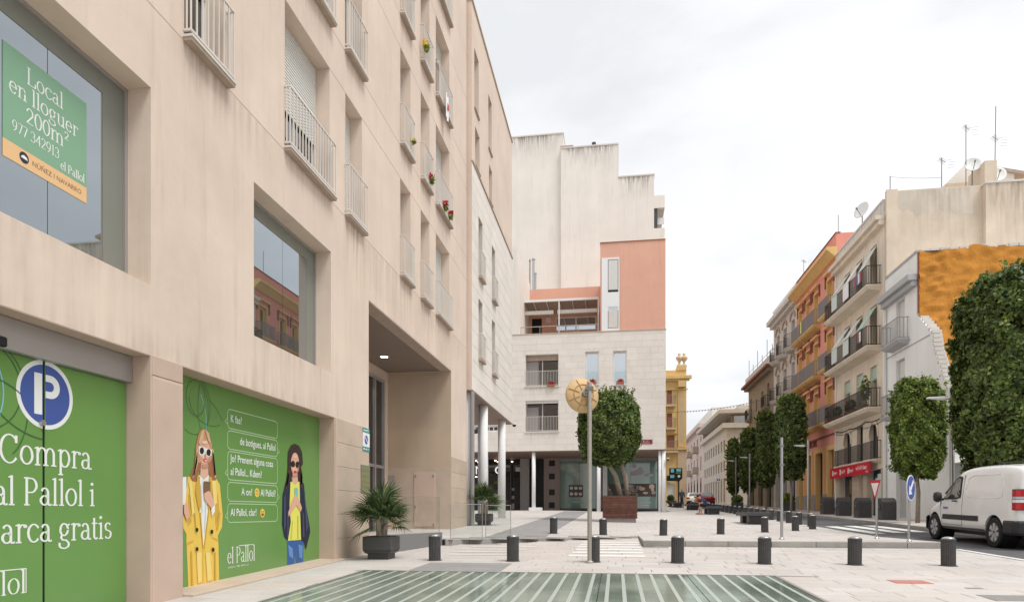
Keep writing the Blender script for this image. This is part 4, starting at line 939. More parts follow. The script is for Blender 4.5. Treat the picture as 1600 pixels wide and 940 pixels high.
pr('jacket_folds', [pp((443, 775), (445, 772), (446, 820), (443, 830)), pp((474, 770), (476, 775), (481, 822), (478, 830)), pp((448, 800), (450, 800), (450, 838), (448, 840)), pp((472, 800), (474, 800), (475, 838), (472, 838))], 'print_navylight', w2)
pr('top_folds', [pp((456, 812), (457, 812), (455, 842), (453, 842)), pp((464, 805), (465.5, 805), (466, 841), (464, 841))], 'print_lemonshade', w2)
pr('hair_strands', [pp((450 - k * .8, 735 + k * 5), (452 - k * .8, 733 + k * 5), (450 - k, 755 + k * 3), (447 - k, 757 + k * 3)) for k in range(3)] + [pp((469 + k * .3, 732 + k * 5), (471 + k * .4, 734 + k * 5), (471.5, 752 + k * 4), (468.5, 752 + k * 4)) for k in range(3)], 'print_hairbrown', w2)
pr('face_light', [ell(457.2, 732, 1.6, 2.8, 12), ell(460, 712.5, 3.2, 3, 12)], 'print_skinlight', w2)
pr('face_shade', [pp((465, 730), (466.4, 724), (465.6, 734), (462.5, 740), (463, 737)), pp((457, 741), (464, 741), (464, 744), (457.5, 745))], 'print_skindark', w2)
pr('phone', [pp((459.5, 761), (464.5, 762), (464.5, 777), (459.8, 776))], 'print_cyan', w2)
pr('hand', [pp((460, 772), (465, 778), (470.5, 792), (469, 799), (462, 788), (455, 798), (450, 807), (449, 800), (455, 783))], 'print_skin', w2)
# speech bubbles and lettering
ya, yb = PP(355.6, 800)[0], PP(433.5, 800)[0]
def zat(py): return PP(355.6, py)[1]
TX = (R(90), 0, R(90))
for t_, b_, lines, al, tail in ((638, 668, ['K fas?'], 'l', 'l'), (671.5, 700.5, ['de botigues, al Pallol'], 'r', 'r'), (704, 748.5, ['Jo? Prenent alguna cosa', 'al Pallol... Kdem?'], 'l', 'l'), (752.5, 782, ['Al Pallol?'], 'r', 'r'), (786, 815.5, ['Al Pallol, clar!'], 'l', 'l')):
    zt, zb = zat(t_), zat(b_); r0 = .07
    out = _arc(ya + r0, zb + r0, r0, r0, 180, 270, 5) + _arc(yb - r0, zb + r0, r0, r0, 270, 360, 5) + _arc(yb - r0, zt - r0, r0, r0, 0, 90, 5) + _arc(ya + r0, zt - r0, r0, r0, 90, 180, 5)
    out.append(out[0]); bo = MB()
    for (a0, z0), (a1, z1) in zip(out, out[1:]):
        L_ = math.hypot(a1 - a0, z1 - z0)
        if L_ < 1e-5: continue
        nx, nz = -(z1 - z0) / L_ * .006, (a1 - a0) / L_ * .006
        bo.face([mD(a0 + nx, .0095, z0 + nz), mD(a1 + nx, .0095, z1 + nz), mD(a1 - nx, .0095, z1 - nz), mD(a0 - nx, .0095, z0 - nz)])
    e, sgn = (ya, -1) if tail == 'l' else (yb, 1); zm = zb + .09
    for (p, q) in (((e, zm + .07), (e + sgn * .07, zm)), ((e + sgn * .07, zm), (e, zm - .03))):
        bo.face([mD(p[0], .0096, p[1] - .006), mD(q[0], .0096, q[1] - .006), mD(q[0], .0096, q[1] + .006), mD(p[0], .0096, p[1] + .006)])
    so_ = bo.build('speech_bubble', 'print_line', ad)
    for li, tx in enumerate(lines):
        zz_ = (zt + zb) / 2 - .045 if len(lines) == 1 else (zt - .155 if li == 0 else zb + .075)
        textmesh('lettering', tx, .165, 'print_white', so_, (XD + .0115, ya + .075 if al == 'l' else yb - .07, zz_), TX, .0004, 'LEFT' if al == 'l' else 'RIGHT', sx=.84, bold=.0012)
    if lines == ['Al Pallol?']: textmesh('lettering', 'A on?', .165, 'print_white', so_, (XD + .0115, PP(394, 769)[0], (zt + zb) / 2 - .045), TX, .0004, 'RIGHT', sx=.84, bold=.0012)
for px, py, smile in ((401.5, 769, 0), (410, 801, 1)):
    c = PP(px, py); eo_ = flat('face_symbol', [disc_poly(c[0], c[1], .075, .075, 24)], 'print_yellow', ad, mD, .0100)
    if smile: flat('symbol_mouth', [[(c[0] - .045, c[1] - .005)] + _arc(c[0], c[1] - .005, .045, .045, 180, 360, 8)], 'print_brown', eo_, mD, .0118)
    flat('symbol_eyes', [disc_poly(c[0] - .025, c[1] + .025, .01, .016, 8), disc_poly(c[0] + .025, c[1] + .025, .01, .016, 8)], 'print_brown', eo_, mD, .0118)
    if not smile: flat('symbol_mouth', [[(c[0] - .03, c[1] - .03), (c[0] + .03, c[1] - .022), (c[0] + .03, c[1] - .012), (c[0] - .03, c[1] - .02)]], 'print_brown', eo_, mD, .0118)
a_, z_ = PP(355, 879); roman('lettering', 'el Pallol', .36, 'print_white', ad, mD, a_, z_ - .01, .0095, 'L', sx=.70)
a2, z2 = PP(395, 858); flat('logo_line', [[(a2 - .42, z_ + .245), (a2 + .02, z_ + .245), (a2 + .02, z_ + .255), (a2 - .42, z_ + .255)]], 'print_white', ad, mD, .0097)
marks('small_print', ad, mD, a_ + .02, a_ + .62, z_ - .085, .035, .0097, 'print_line', 15)
c0 = PP(292, 640)
for i, (ca, cz, ra, rz, a0, a1, mt) in enumerate(((.05, .1, .40, .42, -120, 90, 'print_dkgreen'), (.1, .05, .30, .45, -60, 120, 'print_dkgreen'), (-.05, -.15, .40, .55, -70, 50, 'print_cyan'), (.5, .1, .35, .6, 150, 260, 'print_dkgreen'), (.2, -.25, .6, .5, 25, 70, 'print_dkgreen'), (.45, .2, .5, .35, 180, 300, 'print_dkgreen'), (.1, .2, .22, .25, 0, 350, 'print_dkgreen'))):
    strand('strand', _arc(c0[0] + ca + .1, c0[1] + cz, ra, rz, a0, a1, 40), .006, mt, ad, mD, .0088 + .00008 * i, PO0 + .03, PO1)

# ---- rental sign inside the big first-floor window
XW = XL - .333; mW = mapL(XW)
rs = thing('rental_sign', 'green and orange rental sign taped inside the upper left window', 'sign', (XW, 6.3, 4.75))
a0, a1 = onX(XW, 3.5)[0], onX(XW, 134.5)[0]
q = MB(); q.mbox(mW, a0, a1, 0, .004, 4.925, 5.865); q.build('board', 'signgreen', rs)
q = MB(); q.mbox(mW, a0, a1, 0, .004, 4.75, 4.924); q.build('lower_band', 'signorange', rs)
ac = (a0 + a1) / 2
for txt, size, z_, s_ in (('Local', .245, 5.610, .86), ('en lloguer', .245, 5.415, .86), ('200m', .245, 5.215, .86), ('977 342913', .165, 5.055, .82)):
    roman('lettering', txt, size, 'print_white', rs, mW, ac + (-.03 if txt != '977 342913' else -.14), z_, .0048, 'C', thick=.085, thin=.036, sx=s_)
roman('lettering', '2', .13, 'print_white', rs, mW, ac + .215, 5.31, .0048, 'L', thick=.11, thin=.05)
roman('lettering', 'el Pallol', .13, 'print_white', rs, mW, a1 - .03, 4.965, .0048, 'R', thick=.11, thin=.05, sx=.8)
textmesh('lettering', 'NÚÑEZ I NAVARRO', .072, 'print_brown', rs, (XW + .0048, ac + .13, 4.815), TX, .0004, 'CENTER')
flat('round_logo', [disc_poly(a0 + .24, 4.845, .055, .055, 24)], 'print_navy', rs, mW, .0046); flat('logo_mark', [[(a0 + .20, 4.835), (a0 + .28, 4.83), (a0 + .27, 4.855), (a0 + .235, 4.868), (a0 + .21, 4.855)]], 'print_white', rs, mW, .0064)
# ---- wall plates beside the entrance
sg = thing('no_parking_plate', 'white and teal plate with blue disc at the entrance corner', 'sign', (XL, 14.4, 2.0))
y0, zt = onX(XL + .02, 566.5, 667); y1, zb = onX(XL + .02, 577, 706)
mS = mapL(XL + .021); hgt = zt - zb
q = MB(); q.mbox(mS, y0, y1, 0, .006, zb + hgt * .2, zt - hgt * .2); q.build('plate', 'whitepaint', sg)
for z0, z1 in ((zb, zb + hgt * .2 - .001), (zt - hgt * .2 + .001, zt)):
    q = MB(); q.mbox(mS, y0, y1, 0, .006, z0, z1); q.build('band', 'teal', sg)
marks('small_print', sg, mS, y0 + .03, y1 - .03, zt - hgt * .14, .05, .0065, 'print_white', 4); marks('small_print', sg, mS, y0 + .02, y1 - .02, zb + hgt * .06, .04, .0065, 'print_white', 8)
q = MB(); q.prism(mS, disc_poly((y0 + y1) / 2, (zt + zb) / 2, .1, .1, 24), .0065, .008); q.build('blue_disc', 'print_blue', sg); q = MB(); q.prism(mS, [((y0 + y1) / 2 - .08, (zt + zb) / 2 + .05), ((y0 + y1) / 2 - .06, (zt + zb) / 2 + .07), ((y0 + y1) / 2 + .08, (zt + zb) / 2 - .05), ((y0 + y1) / 2 + .06, (zt + zb) / 2 - .07)], .0085, .0095); q.build('slash', 'whitepaint', sg)
dp = thing('nameplate_board', 'olive board of small nameplates beside the entrance', 'sign', (XL, 14.3, 1.3))
y0, zt = onX(XL + .02, 563.5, 725); y1, zb = onX(XL + .02, 577.5, 757)
q = MB(); q.mbox(mS, y0, y1, 0, .006, zb - .2, zt); q.build('backing', 'midgrey', dp)
for i in range(5):
    q = MB(); z0 = zb - .18 + i * (zt - zb + .18) / 5; q.mbox(mS, y0 + .02, y1 - .02, .0065, .010, z0, z0 + (zt - zb + .18) / 5 - .025); q.build('nameplate', 'nameplates', dp)

# ---- balcony flowers and a banner on the rails
def flowers(label, px, py, n, mat, r=.13):
    y_, z_ = onX(XL + .2, px, py); t = thing('flower_cluster', label, 'flowers', (XL + .2, y_, z_), group='flowers on the balcony rails')
    p, q = blob_pts((XL + .17, y_, z_), (.10, r, r), n); leaf_mesh('petals', p, q, .055, mat, t)
    p, q = blob_pts((XL + .19, y_, z_ - r * 1.2), (.07, r * .8, r), n); leaf_mesh('greenery', p, q, .06, 'leaf_b', t)
flowers('red geranium at the rail end, upper of the two red ones', 676, 276, 40, 'petalred', .10)
flowers('red geraniums hanging low on the wide rail, left bunch', 697, 318, 50, 'petalred', .11)
flowers('red geranium at the right end of the wide rail', 705, 333, 40, 'petalred', .09)
flowers('yellow flowers on a top floor rail', 667, 68, 46, 'petalyellow', .12)
flowers('small yellow flower at the end of a narrow rail', 647, 219, 14, 'petalyellow', .05)
bn = MB(); y0, z0 = onX(XL + .2, 697, 165); n = 8
vs_ = []
for i in range(n + 1):
    yy = y0 + .35 * i / n
    for z_ in (z0 + .42, z0 - .35): vs_.append((XL + .2 + .02 * math.sin(i * 1.3), yy, z_ + .03 * math.sin(i)))
bn.v = vs_; bn.f = [(2 * i, 2 * i + 1, 2 * i + 3, 2 * i + 2) for i in range(n)]; bo = thing('balcony_banner', 'white banner with red print tied to the top wide rail', 'banner', (XL + .2, y0 + .17, z0 - .35)); bn.build('cloth', 'whitepaint', bo)
q = MB(); q.mbox(mapL(XL + .225), y0 + .08, y0 + .3, 0, .003, z0 - .02, z0 + .14); q.build('print', 'print_red', bo)

# ================================================================ SECOND BLOCK (stone over columns)
X2 = -5.35; m2 = mapL(X2); B0, B1 = 25.05, 35.0; ZS, ZM, ZT = 5.90, 14.45, 20.45
sb = thing('corner_block', 'pale stone block on columns between the beige building and the square', 'building', (X2, 30, SLOPE * 30))
slots = []
for (pa, pb, fz, wt) in ((747, 753.5, 7.35, 9.68), (768, 773.3, 7.35, 9.68), (747, 753.5, 10.58, 12.9), (768, 773.3, 10.58, 12.9)): slots.append((onX(X2, pa)[0], onX(X2, pb)[0], fz, wt, .25))
ups = []
for (pa, pb, z0, z1) in ((741, 748, 16.75, 19.0), (763, 768.3, 16.75, 19.0), (742.3, 749.3, 14.62, 16.1), (764, 769, 14.62, 16.1)): ups.append((onX(X2, pa)[0], onX(X2, pb)[0], z0, z1, .25))
b = MB(); b.wall(m2, B0, B1, ZM, ZT, ups)
b.face([m2(B0, 0, ZS), m2(B0, -9, ZS), m2(B0, -9, ZT), m2(B0, 0, ZT)]); b.face([m2(B1, 0, ZS), m2(B1, -9, ZS), m2(B1, -9, ZT), m2(B1, 0, ZT)]); b.face([m2(B0, 0, ZT), m2(B1, 0, ZT), m2(B1, -9, ZT), m2(B0, -9, ZT)]); b.face([m2(B0, -9, ZS), m2(B1, -9, ZS), m2(B1, -9, ZT), m2(B0, -9, ZT)])
b.build('upper_wall', 'plaster', sb)
b = MB(); b.wall(m2, B0, B1, ZS, ZM, slots); b.build('stone_wall', 'claddingjoint', sb)
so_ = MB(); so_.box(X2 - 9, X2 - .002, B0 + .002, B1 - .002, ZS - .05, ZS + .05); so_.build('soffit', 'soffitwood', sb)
cp = MB(); cp.mbox(m2, B0 - .02, B1 + .03, -.3, .05, ZT, ZT + .07); cp.build('coping', 'tanstone', sb)
bd = MB(); bd.mbox(m2, B0, B1 + .02, -.02, .06, ZM - .03, ZM + .03); bd.build('ledge', 'slabedge', sb)
rowh = .57; nr = 15; rh = (ZM - .03 - ZS) / nr
for i in range(nr):
    z0, z1 = ZS + i * rh, ZS + (i + 1) * rh; a = B0 + .005; k = 0
    while a < B1 - .02:
        e = min(a + (1.25 if k or i % 2 == 0 else .62), B1 - .005); k += 1
        parts_ = [(a, e, z0, z1)]
        for s in slots:
            nw = []
            for (p, q_, u, v) in parts_:
                if q_ <= s[0] or p >= s[1] or v <= s[2] or u >= s[3]: nw.append((p, q_, u, v)); continue
                if p < s[0]: nw.append((p, s[0], u, v))
                if q_ > s[1]: nw.append((s[1], q_, u, v))
                pp_, qq_ = max(p, s[0]), min(q_, s[1])
                if u < s[2]: nw.append((pp_, qq_, u, s[2]))
                if v > s[3]: nw.append((pp_, qq_, s[3], v))
            parts_ = nw
        for (p, q_, u, v) in parts_:
            if q_ - p > .05 and v - u > .05: stone('stone_panel', sb, 'claddingwhite', (X2, (p + q_) / 2, (u + v) / 2), q_ - p - .01, v - u - .01, .02, B_L)
        a = e
for s in slots:
    window(sb, m2, s[0] + .002, s[1] - .002, s[2] + .002, s[3] - .002, .245, 'shutterwhite', 'glass', 0, fw=.05)
    q = MB(); q.mbox(m2, s[0] - .03, s[1] + .05, .021, .17, s[2] - .10, s[2] - .03); q.build('sill', 'slabedge', sb)
    railing(sb, m2, s[0] - .02, s[1] + .04, .022, .14, s[2] - .03, 1.0, 'railwhite', sp=.13, th=.009)
for s in ups:
    window(sb, m2, s[0] + .002, s[1] - .002, s[2] + .002, s[3] - .002, .245, 'slabedge', 'glass', 0, fw=.05)
    q = MB(); q.mbox(m2, s[0] - .02, s[1] + .02, .001, .06, s[2] - .06, s[2] - .001); q.build('sill', 'slabedge', sb)
for yc, nm in ((25.35, .17), (28.6, .19), (33.3, .19)):
    q = MB(); q.tube([(X2 - .25, yc, SLOPE * yc), (X2 - .25, yc, ZS - .05)], nm, 18); co = q.build('column', 'white', sb, smooth=True)
q = MB(); q.tube([(X2 + .0, 25.15, SLOPE * 25), (X2 + .0, 25.15, ZS - .05)], .08, 10); q.build('downpipe', 'railgrey', sb)
q = MB(); q.box(X2 - .46, X2 - .40, 28.42, 28.78, .8, ZS - .06); q.build('flat_pipe', 'railgrey', sb)
def cctv(label, loc, dirx):
    t = thing('security_camera', label, 'camera', loc); q = MB(); q.tube([loc, (loc[0] + .18 * dirx, loc[1] - .1, loc[2] - .02)], .02, 8); q.build('arm', 'whitepaint', t)
    q = MB(); q.lathe([(.02, -.10), (.085, -.06), (.095, 0), (.10, .03), (.03, .06)], 14, (loc[0] + .2 * dirx, loc[1] - .1, loc[2] - .04)); q.build('dome', 'black', t); q = MB(); q.lathe([(.105, 0), (.105, .06), (.02, .08)], 14, (loc[0] + .2 * dirx, loc[1] - .1, loc[2] - .02)); q.build('housing', 'whitepaint', t)
cctv('white dome camera under the corner of the stone block', (X2 - .05, B1 - .1, ZS - .06), 1)
fl = thing('flood_lamp', 'dark bracket lamp on the middle column', 'lamp', (X2 - .45, 28.5, 5.0)); q = MB(); q.hexa([(X2 - .85, 28.4, 4.62), (X2 - .46, 28.4, 4.66), (X2 - .46, 28.5, 4.66), (X2 - .85, 28.5, 4.62), (X2 - .70, 28.4, 4.85), (X2 - .46, 28.4, 4.80), (X2 - .46, 28.5, 4.80), (X2 - .70, 28.5, 4.85)]); q.build('head', 'darkgrey', fl)
# ================================================================ THE STONE BUILDING FACING THE SQUARE
YM = 49.0; mM = mapF(YM); YS = 55.4; mSf = mapF(YS)
mb = thing('plaza_building', 'white stone building with coral penthouse facing the square', 'building', (-2, YM, SLOPE * YM))
XC = onY(YM, 1040.3)[0]; XLft = -16.0; Z0 = onY(YM, 920, 703)[1]; Z1 = onY(YM, 920, 519)[1]
def mh(pa, pb, ya, yb, d): return (onY(YM, pa)[0], onY(YM, pb)[0], onY(YM, (pa + pb) / 2, yb)[1], onY(YM, (pa + pb) / 2, ya)[1], d)
H = [mh(821, 873, 625, 673.5, .45), mh(821, 873, 553, 602.5, .45), mh(915, 935.5, 550.5, 600, .12), mh(958.5, 979, 549.5, 600, .12), mh(741, 787, 664.5, 673.5, .15)]
b = MB(); b.wall(mM, XLft, XC, Z0, Z1, H)
b.face([(XC, YM, Z0), (XC, YM + 16, Z0), (XC, YM + 16, Z1), (XC, YM, Z1)]); b.face([(XLft, YM, Z0), (XLft, YM + 16, Z0), (XLft, YM + 16, Z1), (XLft, YM, Z1)])
b.face([(XLft, YM, Z1), (XC, YM, Z1), (XC, YM + 16, Z1), (XLft, YM + 16, Z1)]); b.build('wall', 'claddingjoint', mb)
for i, h in enumerate(H):   # linings so that the reveals read as stone
    q = MB(); e = .003
    q.mbox(mM, h[0] + e, h[1] - e, -h[4] + .01, .015, h[3] - .025, h[3] - e); q.mbox(mM, h[0] + e, h[0] + .025, -h[4] + .01, .015, h[2] + e, h[3] - .026); q.mbox(mM, h[1] - .025, h[1] - e, -h[4] + .01, .015, h[2] + e, h[3] - .026); q.build('reveal', 'claddingwhite', mb)
rh = .452; i = 0; z = Z0
while z < Z1 - .05:
    z1 = min(z + rh, Z1 - .001); a = -10.6 - (.45 if i % 2 else 0) - .17 * (i % 3)
    while a < XC:
        wd = .92 * random.choice((1, 1, 1, .6)); p0, p1 = a, min(a + wd, XC); a += wd
        if p1 - p0 < .06 or (p1 < -7.6 and z > 8.3): continue
        prs = [(p0, p1, z, z1)]
        for s in H:
            nw = []
            for (p, q_, u, v) in prs:
                if q_ <= s[0] or p >= s[1] or v <= s[2] or u >= s[3]: nw.append((p, q_, u, v)); continue
                if p < s[0]: nw.append((p, s[0], u, v))
                if q_ > s[1]: nw.append((s[1], q_, u, v))
                x0_, x1_ = max(p, s[0]), min(q_, s[1])
                if u < s[2]: nw.append((x0_, x1_, u, s[2]))
                if v > s[3]: nw.append((x0_, x1_, s[3], v))
            prs = nw
        for (p, q_, u, v) in prs:
            if q_ - p > .05 and v - u > .04: stone('stone_panel', mb, 'claddingwhite', ((p + q_) / 2, YM, (u + v) / 2), q_ - p - .008, v - u - .008, .016, B_F)
    z = z1; i += 1
cp = MB(); cp.mbox(mM, XLft, XC + .03, -.4, .05, Z1 + .001, Z1 + .06); cp.build('coping', 'tanstone', mb)
for h in H[:4]: stain(mb, mM, h[0] - .1, h[1] + .1, h[2] - 1.1, h[2] - .09, .0235)
# windows
for h in H[:2]:
    o = window(mb, mM, h[0] + .026, h[1] - .026, h[2] + .01, h[3] - .03, .44, 'shutterwhite', 'glass', 1, fw=.06)
    q = MB(); q.mbox(mM, h[0] + .05, h[0] + .05 + (h[1] - h[0]) * .36, -.38, -.34, h[2] + .08, h[3] - .45); q.build('curtain', 'greypanel', o)
    railing(mb, mM, h[0] + .03, h[1] - .03, 0, .035, h[2] + .0, 1.08, 'railwhite', sp=.11, th=.009, sides=False)
    q = MB(); q.mbox(mM, h[0] - .06, h[1] + .06, .023, .09, h[2] - .07, h[2] - .005); q.build('sill', 'claddingwhite', mb)
q = MB(); h = H[1]; q.mbox(mM, h[0] + .03, h[1] - .03, -.3, -.26, h[3] - .42, h[3] - .03); q.build('shutter_box', 'slabedge', mb)
q = MB(); h = H[0]; q.mbox(mM, h[0] + .03, h[1] - .03, -.1, -.06, h[3] - .22, h[3] - .03); q.build('shutter_box', 'shutterwhite', mb)
for h in H[2:4]:
    window(mb, mM, h[0] + .026, h[1] - .026, h[2] + .01, h[3] - .03, .115, 'whitepaint', 'glasssky', 0, fw=.05)
    q = MB(); q.mbox(mM, h[0] - .04, h[1] + .04, .023, .12, h[2] - .08, h[2] - .01); q.build('sill', 'whitepaint', mb)
    q = MB(); q.mbox(mM, h[0] - .02, h[1] + .02, .023, .04, h[3] + .002, h[3] + .08); q.build('lintel', 'slabedge', mb)
    q = MB(); q.mbox(mM, h[0] + .02, h[1] - .02, .03, .042, h[2] + .02, h[2] + .95); q.build('glass_guard', 'railglass', mb)
h = H[4]; window(mb, mM, h[0] + .026, h[1] - .026, h[2] + .01, h[3] - .03, .14, 'whitepaint', 'glass', 5, fw=.07)
for lab, (px, py) in (('red flowers on the sill of the left narrow window', (926, 594)), ('red flowers on the sill of the right narrow window', (969, 594)), ('pink flowers on the balcony of the upper wide window', (861, 598))):
    x_, z_ = onY(YM - .1, px, py); t = thing('window_flowers', lab, 'flowers', (x_, YM - .1, z_ - .1), group='flowers on the white building'); p, q = blob_pts((x_, YM - .12, z_), (.26 if px > 900 else .2, .08, .12), 60); leaf_mesh('petals', p, q, .07, 'petalred', t)
    q = MB(); q.box(x_ - .27, x_ + .27, YM - .2, YM - .06, z_ - .26, z_ - .1); q.build('trough', 'terracotta', t)
# recessed ground floor
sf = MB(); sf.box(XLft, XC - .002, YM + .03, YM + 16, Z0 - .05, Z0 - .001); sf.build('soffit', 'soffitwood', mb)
def gz(y_): return SLOPE * y_ + .02
bk = MB(); bk.box(XLft, XC - .02, YS + .35, YS + .6, .8, Z0 - .05); bk.build('back_wall', 'darkgrey', mb)
def gp_(name, pa, pb, mat, d=.0, th=.06, top=None, zb=None, parent=None):
    x0_, x1_ = onY(YS, pa)[0], onY(YS, pb)[0]; q = MB(); q.mbox(mSf, x0_, x1_, d, d + th, gz(YS) if zb is None else zb, (Z0 - .06) if top is None else top); return q.build(name, mat, parent or mb)
sfz = onY(YS, 900, 720)[1]
gp_('shop_window', 741, 757, 'shopglass'); gp_('shop_window', 758, 797, 'shopglass'); gp_('shop_frame', 797.3, 799.2, 'darkgrey', .0, .1); gp_('shop_window', 799.5, 812, 'shopglass', -.15)
gp_('pillar', 814, 828, 'greypanel', .1, .4); gp_('dark_doorway', 828.4, 849.5, 'black', -.2)
pn = gp_('brown_panel', 850, 875, 'brownpanel', .05, .1, top=sfz + .35)
x0_, x1_ = onY(YS, 858)[0], onY(YS, 867)[0]
for ya in (719, 739.5, 764, 784): zt, zb = onY(YS, 862, ya)[1], onY(YS, 862, ya + 9)[1]; q = MB(); q.mbox(mSf, x0_, x1_, .152, .165, zb, zt); q.build('square_window', 'black', pn)
for pa, pb in ((875.3, 905), (905.4, 931.5), (941, 985), (985.4, 1027)): gp_('teal_glazing', pa, pb, 'tealglass', .0, .04, top=sfz)
gp_('fascia', 875.3, 1027, 'greypanel', .0, .08, zb=sfz + .002)
gp_('base_rail', 875.3, 1027, 'darkgrey', .045, .03, top=gz(YS) + .14)
gp_('pillar', 932, 940.5, 'greypanel', .0, .2); gp_('pillar', 942, 949, 'white', .3, .3)
def ph(name, pa, pb, ya, yb, mat, d=.043): x0_, zt = onY(YS, pa, ya); x1_, zb = onY(YS, pb, yb); q = MB(); q.mbox(mSf, x0_, x1_, d, d + .006, zb, zt); return q.build(name, mat, mb)
o = ph('printed_photo', 889, 911, 757, 776, 'photodark')
for k in range(6):
    cx_, cz_ = onY(YS, 893 + (k % 3) * 7, 762 + (k // 3) * 9); q = MB(); q.prism(mSf, disc_poly(cx_, cz_, .14, .13, 12), .050, .053); q.build('photo_detail', 'wornpaint', o)
o = ph('printed_photo', 944, 1025, 755.5, 775, 'photodark')
for k in range(22):
    cx_, cz_ = onY(YS, 948 + random.random() * 74, 758 + random.random() * 14); q = MB(); q.prism(mSf, disc_poly(cx_, cz_, random.uniform(.08, .3), random.uniform(.06, .22), 9), .050 + .0004 * k, .0515 + .0004 * k); q.build('photo_detail', random.choice(('greypanel', 'pinkstone', 'midgrey')), o)
for k in range(9):
    cx_, cz_ = onY(YS, 1000 + random.gauss(0, 8), 738 + random.gauss(0, 5)); q = MB(); q.prism(mSf, disc_poly(cx_, cz_, random.uniform(.15, .4), random.uniform(.1, .3), 10), .0440 + .0004 * k, .0452 + .0004 * k); q.build('faint_print', 'greywall', mb)
ph('printed_photo', 918, 925, 770, 782, 'terracotta')
for (pa, ya, pb) in ((886, 733, 902), (886, 737, 899), (893, 783, 912), (1000, 784, 1018), (1000, 788, 1014)): ph('printed_line', pa, pb, ya, ya + 1.2, 'greywall')
# shop: ceiling lamps, letters, shelves seen behind the glass front
for k, (px, py) in enumerate(((744, 719.5), (747.5, 721.7), (752.5, 717), (757, 721.5), (774, 719), (778, 721), (800, 720.5), (749, 744), (744, 744.5))):
    x_, z_ = onY(YS - .08, px, py); q = MB(); q.lathe([(.05, -.03), (.09, 0), (.05, .03)], 10, (x_, YS - .09, z_)); q.build('shop_lamp', 'shoplamp', mb)
ph('shop_light_band', 741, 797, 727, 729.5, 'greypanel', .062)
x_, z_ = onY(YS - .08, 749, 740); textmesh('shop_letter', 'N', .95, 'letterlit', mb, (x_, YS - .075, z_), B_F, .01, sx=1.0)
x_, z_ = onY(YS - .08, 781, 740); textmesh('shop_letter', 'O', .95, 'letterlit', mb, (x_, YS - .075, z_), B_F, .01, sx=1.2)
for pa, pb, ya, yb, mt in ((772, 785, 751, 755, 'leaf_far'), (741, 757, 762, 770, 'terracotta'), (772, 786, 771, 773, 'railwhite'), (799.6, 804, 762, 766, 'railgrey'), (799.6, 804, 774, 779, 'railgrey'), (799.6, 804, 786, 795, 'railgrey'), (806, 815, 729.5, 736, 'wornpaint'), (752, 757, 752, 755.5, 'letterlit')): ph('shop_display', pa, pb, ya, yb, mt, .063)
# front columns
for pc_, r_ in ((834, .14), (935.5, .14), (1031, .10), (1037, .14), (760, .13)):
    x_ = onY(YM + .25, pc_)[0]; q = MB(); q.tube([(x_, YM + .25, gz(YM)), (x_, YM + .25, Z0 - .05)], r_, 16); q.build('column', 'whitepaint', mb, smooth=True)
x0_ = onY(YM + .25, 827)[0]; x1_ = onY(YM + .25, 847)[0]; q = MB(); q.box(x0_, x1_, YM - .1, YM + .6, gz(YM), gz(YM) + .34); q.build('column_plinth', 'white', mb, bevel=.02)
pq = thing('street_name_plate', 'small dark red street name plate on the white stone', 'sign', (onY(YM, 1011)[0], YM - .03, onY(YM, 1011, 693)[1]))
x0_, zt = onY(YM - .03, 1003, 686.3); x1_, zb = onY(YM - .03, 1019.5, 693); q = MB(); q.mbox(mapF(YM - .025), x0_, x1_, 0, .02, zb, zt); q.build('plate', 'darkred', pq)
marks('small_print', pq, mapF(YM - .025), x0_ + .08, x0_ + .45, zt - .14, .08, .0205, 'wornpaint', 6); marks('small_print', pq, mapF(YM - .025), x0_ + .08, x0_ + .55, zb + .05, .07, .0205, 'wornpaint', 8)
cctv('white camera at the right corner of the stone building', (XC - .05, YM + .1, onY(YM, 1045, 716)[1]), 1)
# penthouse
YP = 57.0; mPp = mapF(YP); zt = onY(YP, 876, 450)[1]; xa, xb = -7.2, onY(YP, 940)[0]
dh = (onY(YP, 831)[0], onY(YP, 846.5)[0], Z1, onY(YP, 838, 497)[1], .3); wh = (onY(YP, 868)[0], onY(YP, 932)[0], onY(YP, 900, 516)[1], onY(YP, 900, 494)[1], .2)
b = MB(); b.wall(mPp, xa, xb, Z1, zt, [dh, wh]); b.face([(xa, YP, zt), (xb, YP, zt), (xb, YP + 5, zt), (xa, YP + 5, zt)]); b.build('penthouse_wall', 'coral', mb)
q = MB(); q.mbox(mPp, dh[0], dh[1], -.29, -.25, Z1, dh[3]); q.build('terrace_door', 'black', mb); window(mb, mPp, wh[0] + .002, wh[1] - .002, wh[2] + .01, wh[3] - .002, .15, 'whitepaint', 'glasssky', 1, fw=.09)
q = MB(); x_, z_ = onY(YP, 857, 500); q.mbox(mPp, x_ - .2, x_ + .2, .002, .12, z_ - .2, z_ + .2); q.build('wall_box', 'shutterwhite', mb)
YR = 53.5; xr0, zr0 = onY(YR, 813, 471); xr1, zr1 = onY(YR, 935, 467); zr = zr0
pg = MB(); pg.box(xr0, xr1, YR - .06, YR + .06, zr - .1, zr + .08); 
for k in range(7): xx = xr0 + (xr1 - xr0) * k / 6; pg.hexa([(xx - .03, YR, zr - .06), (xx + .03, YR, zr - .06), (xx + .03, YP - .01, zr - .20), (xx - .03, YP - .01, zr - .20), (xx - .03, YR, zr + .04), (xx + .03, YR, zr + .04), (xx + .03, YP - .01, zr - .10), (xx - .03, YP - .01, zr - .10)])
po = pg.build('pergola', 'whitepaint', mb)
q = MB(); q.face([(xr0, YR, zr + .05), (xr1, YR, zr + .05), (xr1, YP - .01, zr - .09), (xr0, YP - .01, zr - .09)]); q.face([(xr0, YR, zr + .07), (xr1, YR, zr + .07), (xr1, YP - .01, zr - .07), (xr0, YP - .01, zr - .07)]); q.build('pergola_roof', 'slabedge', po)
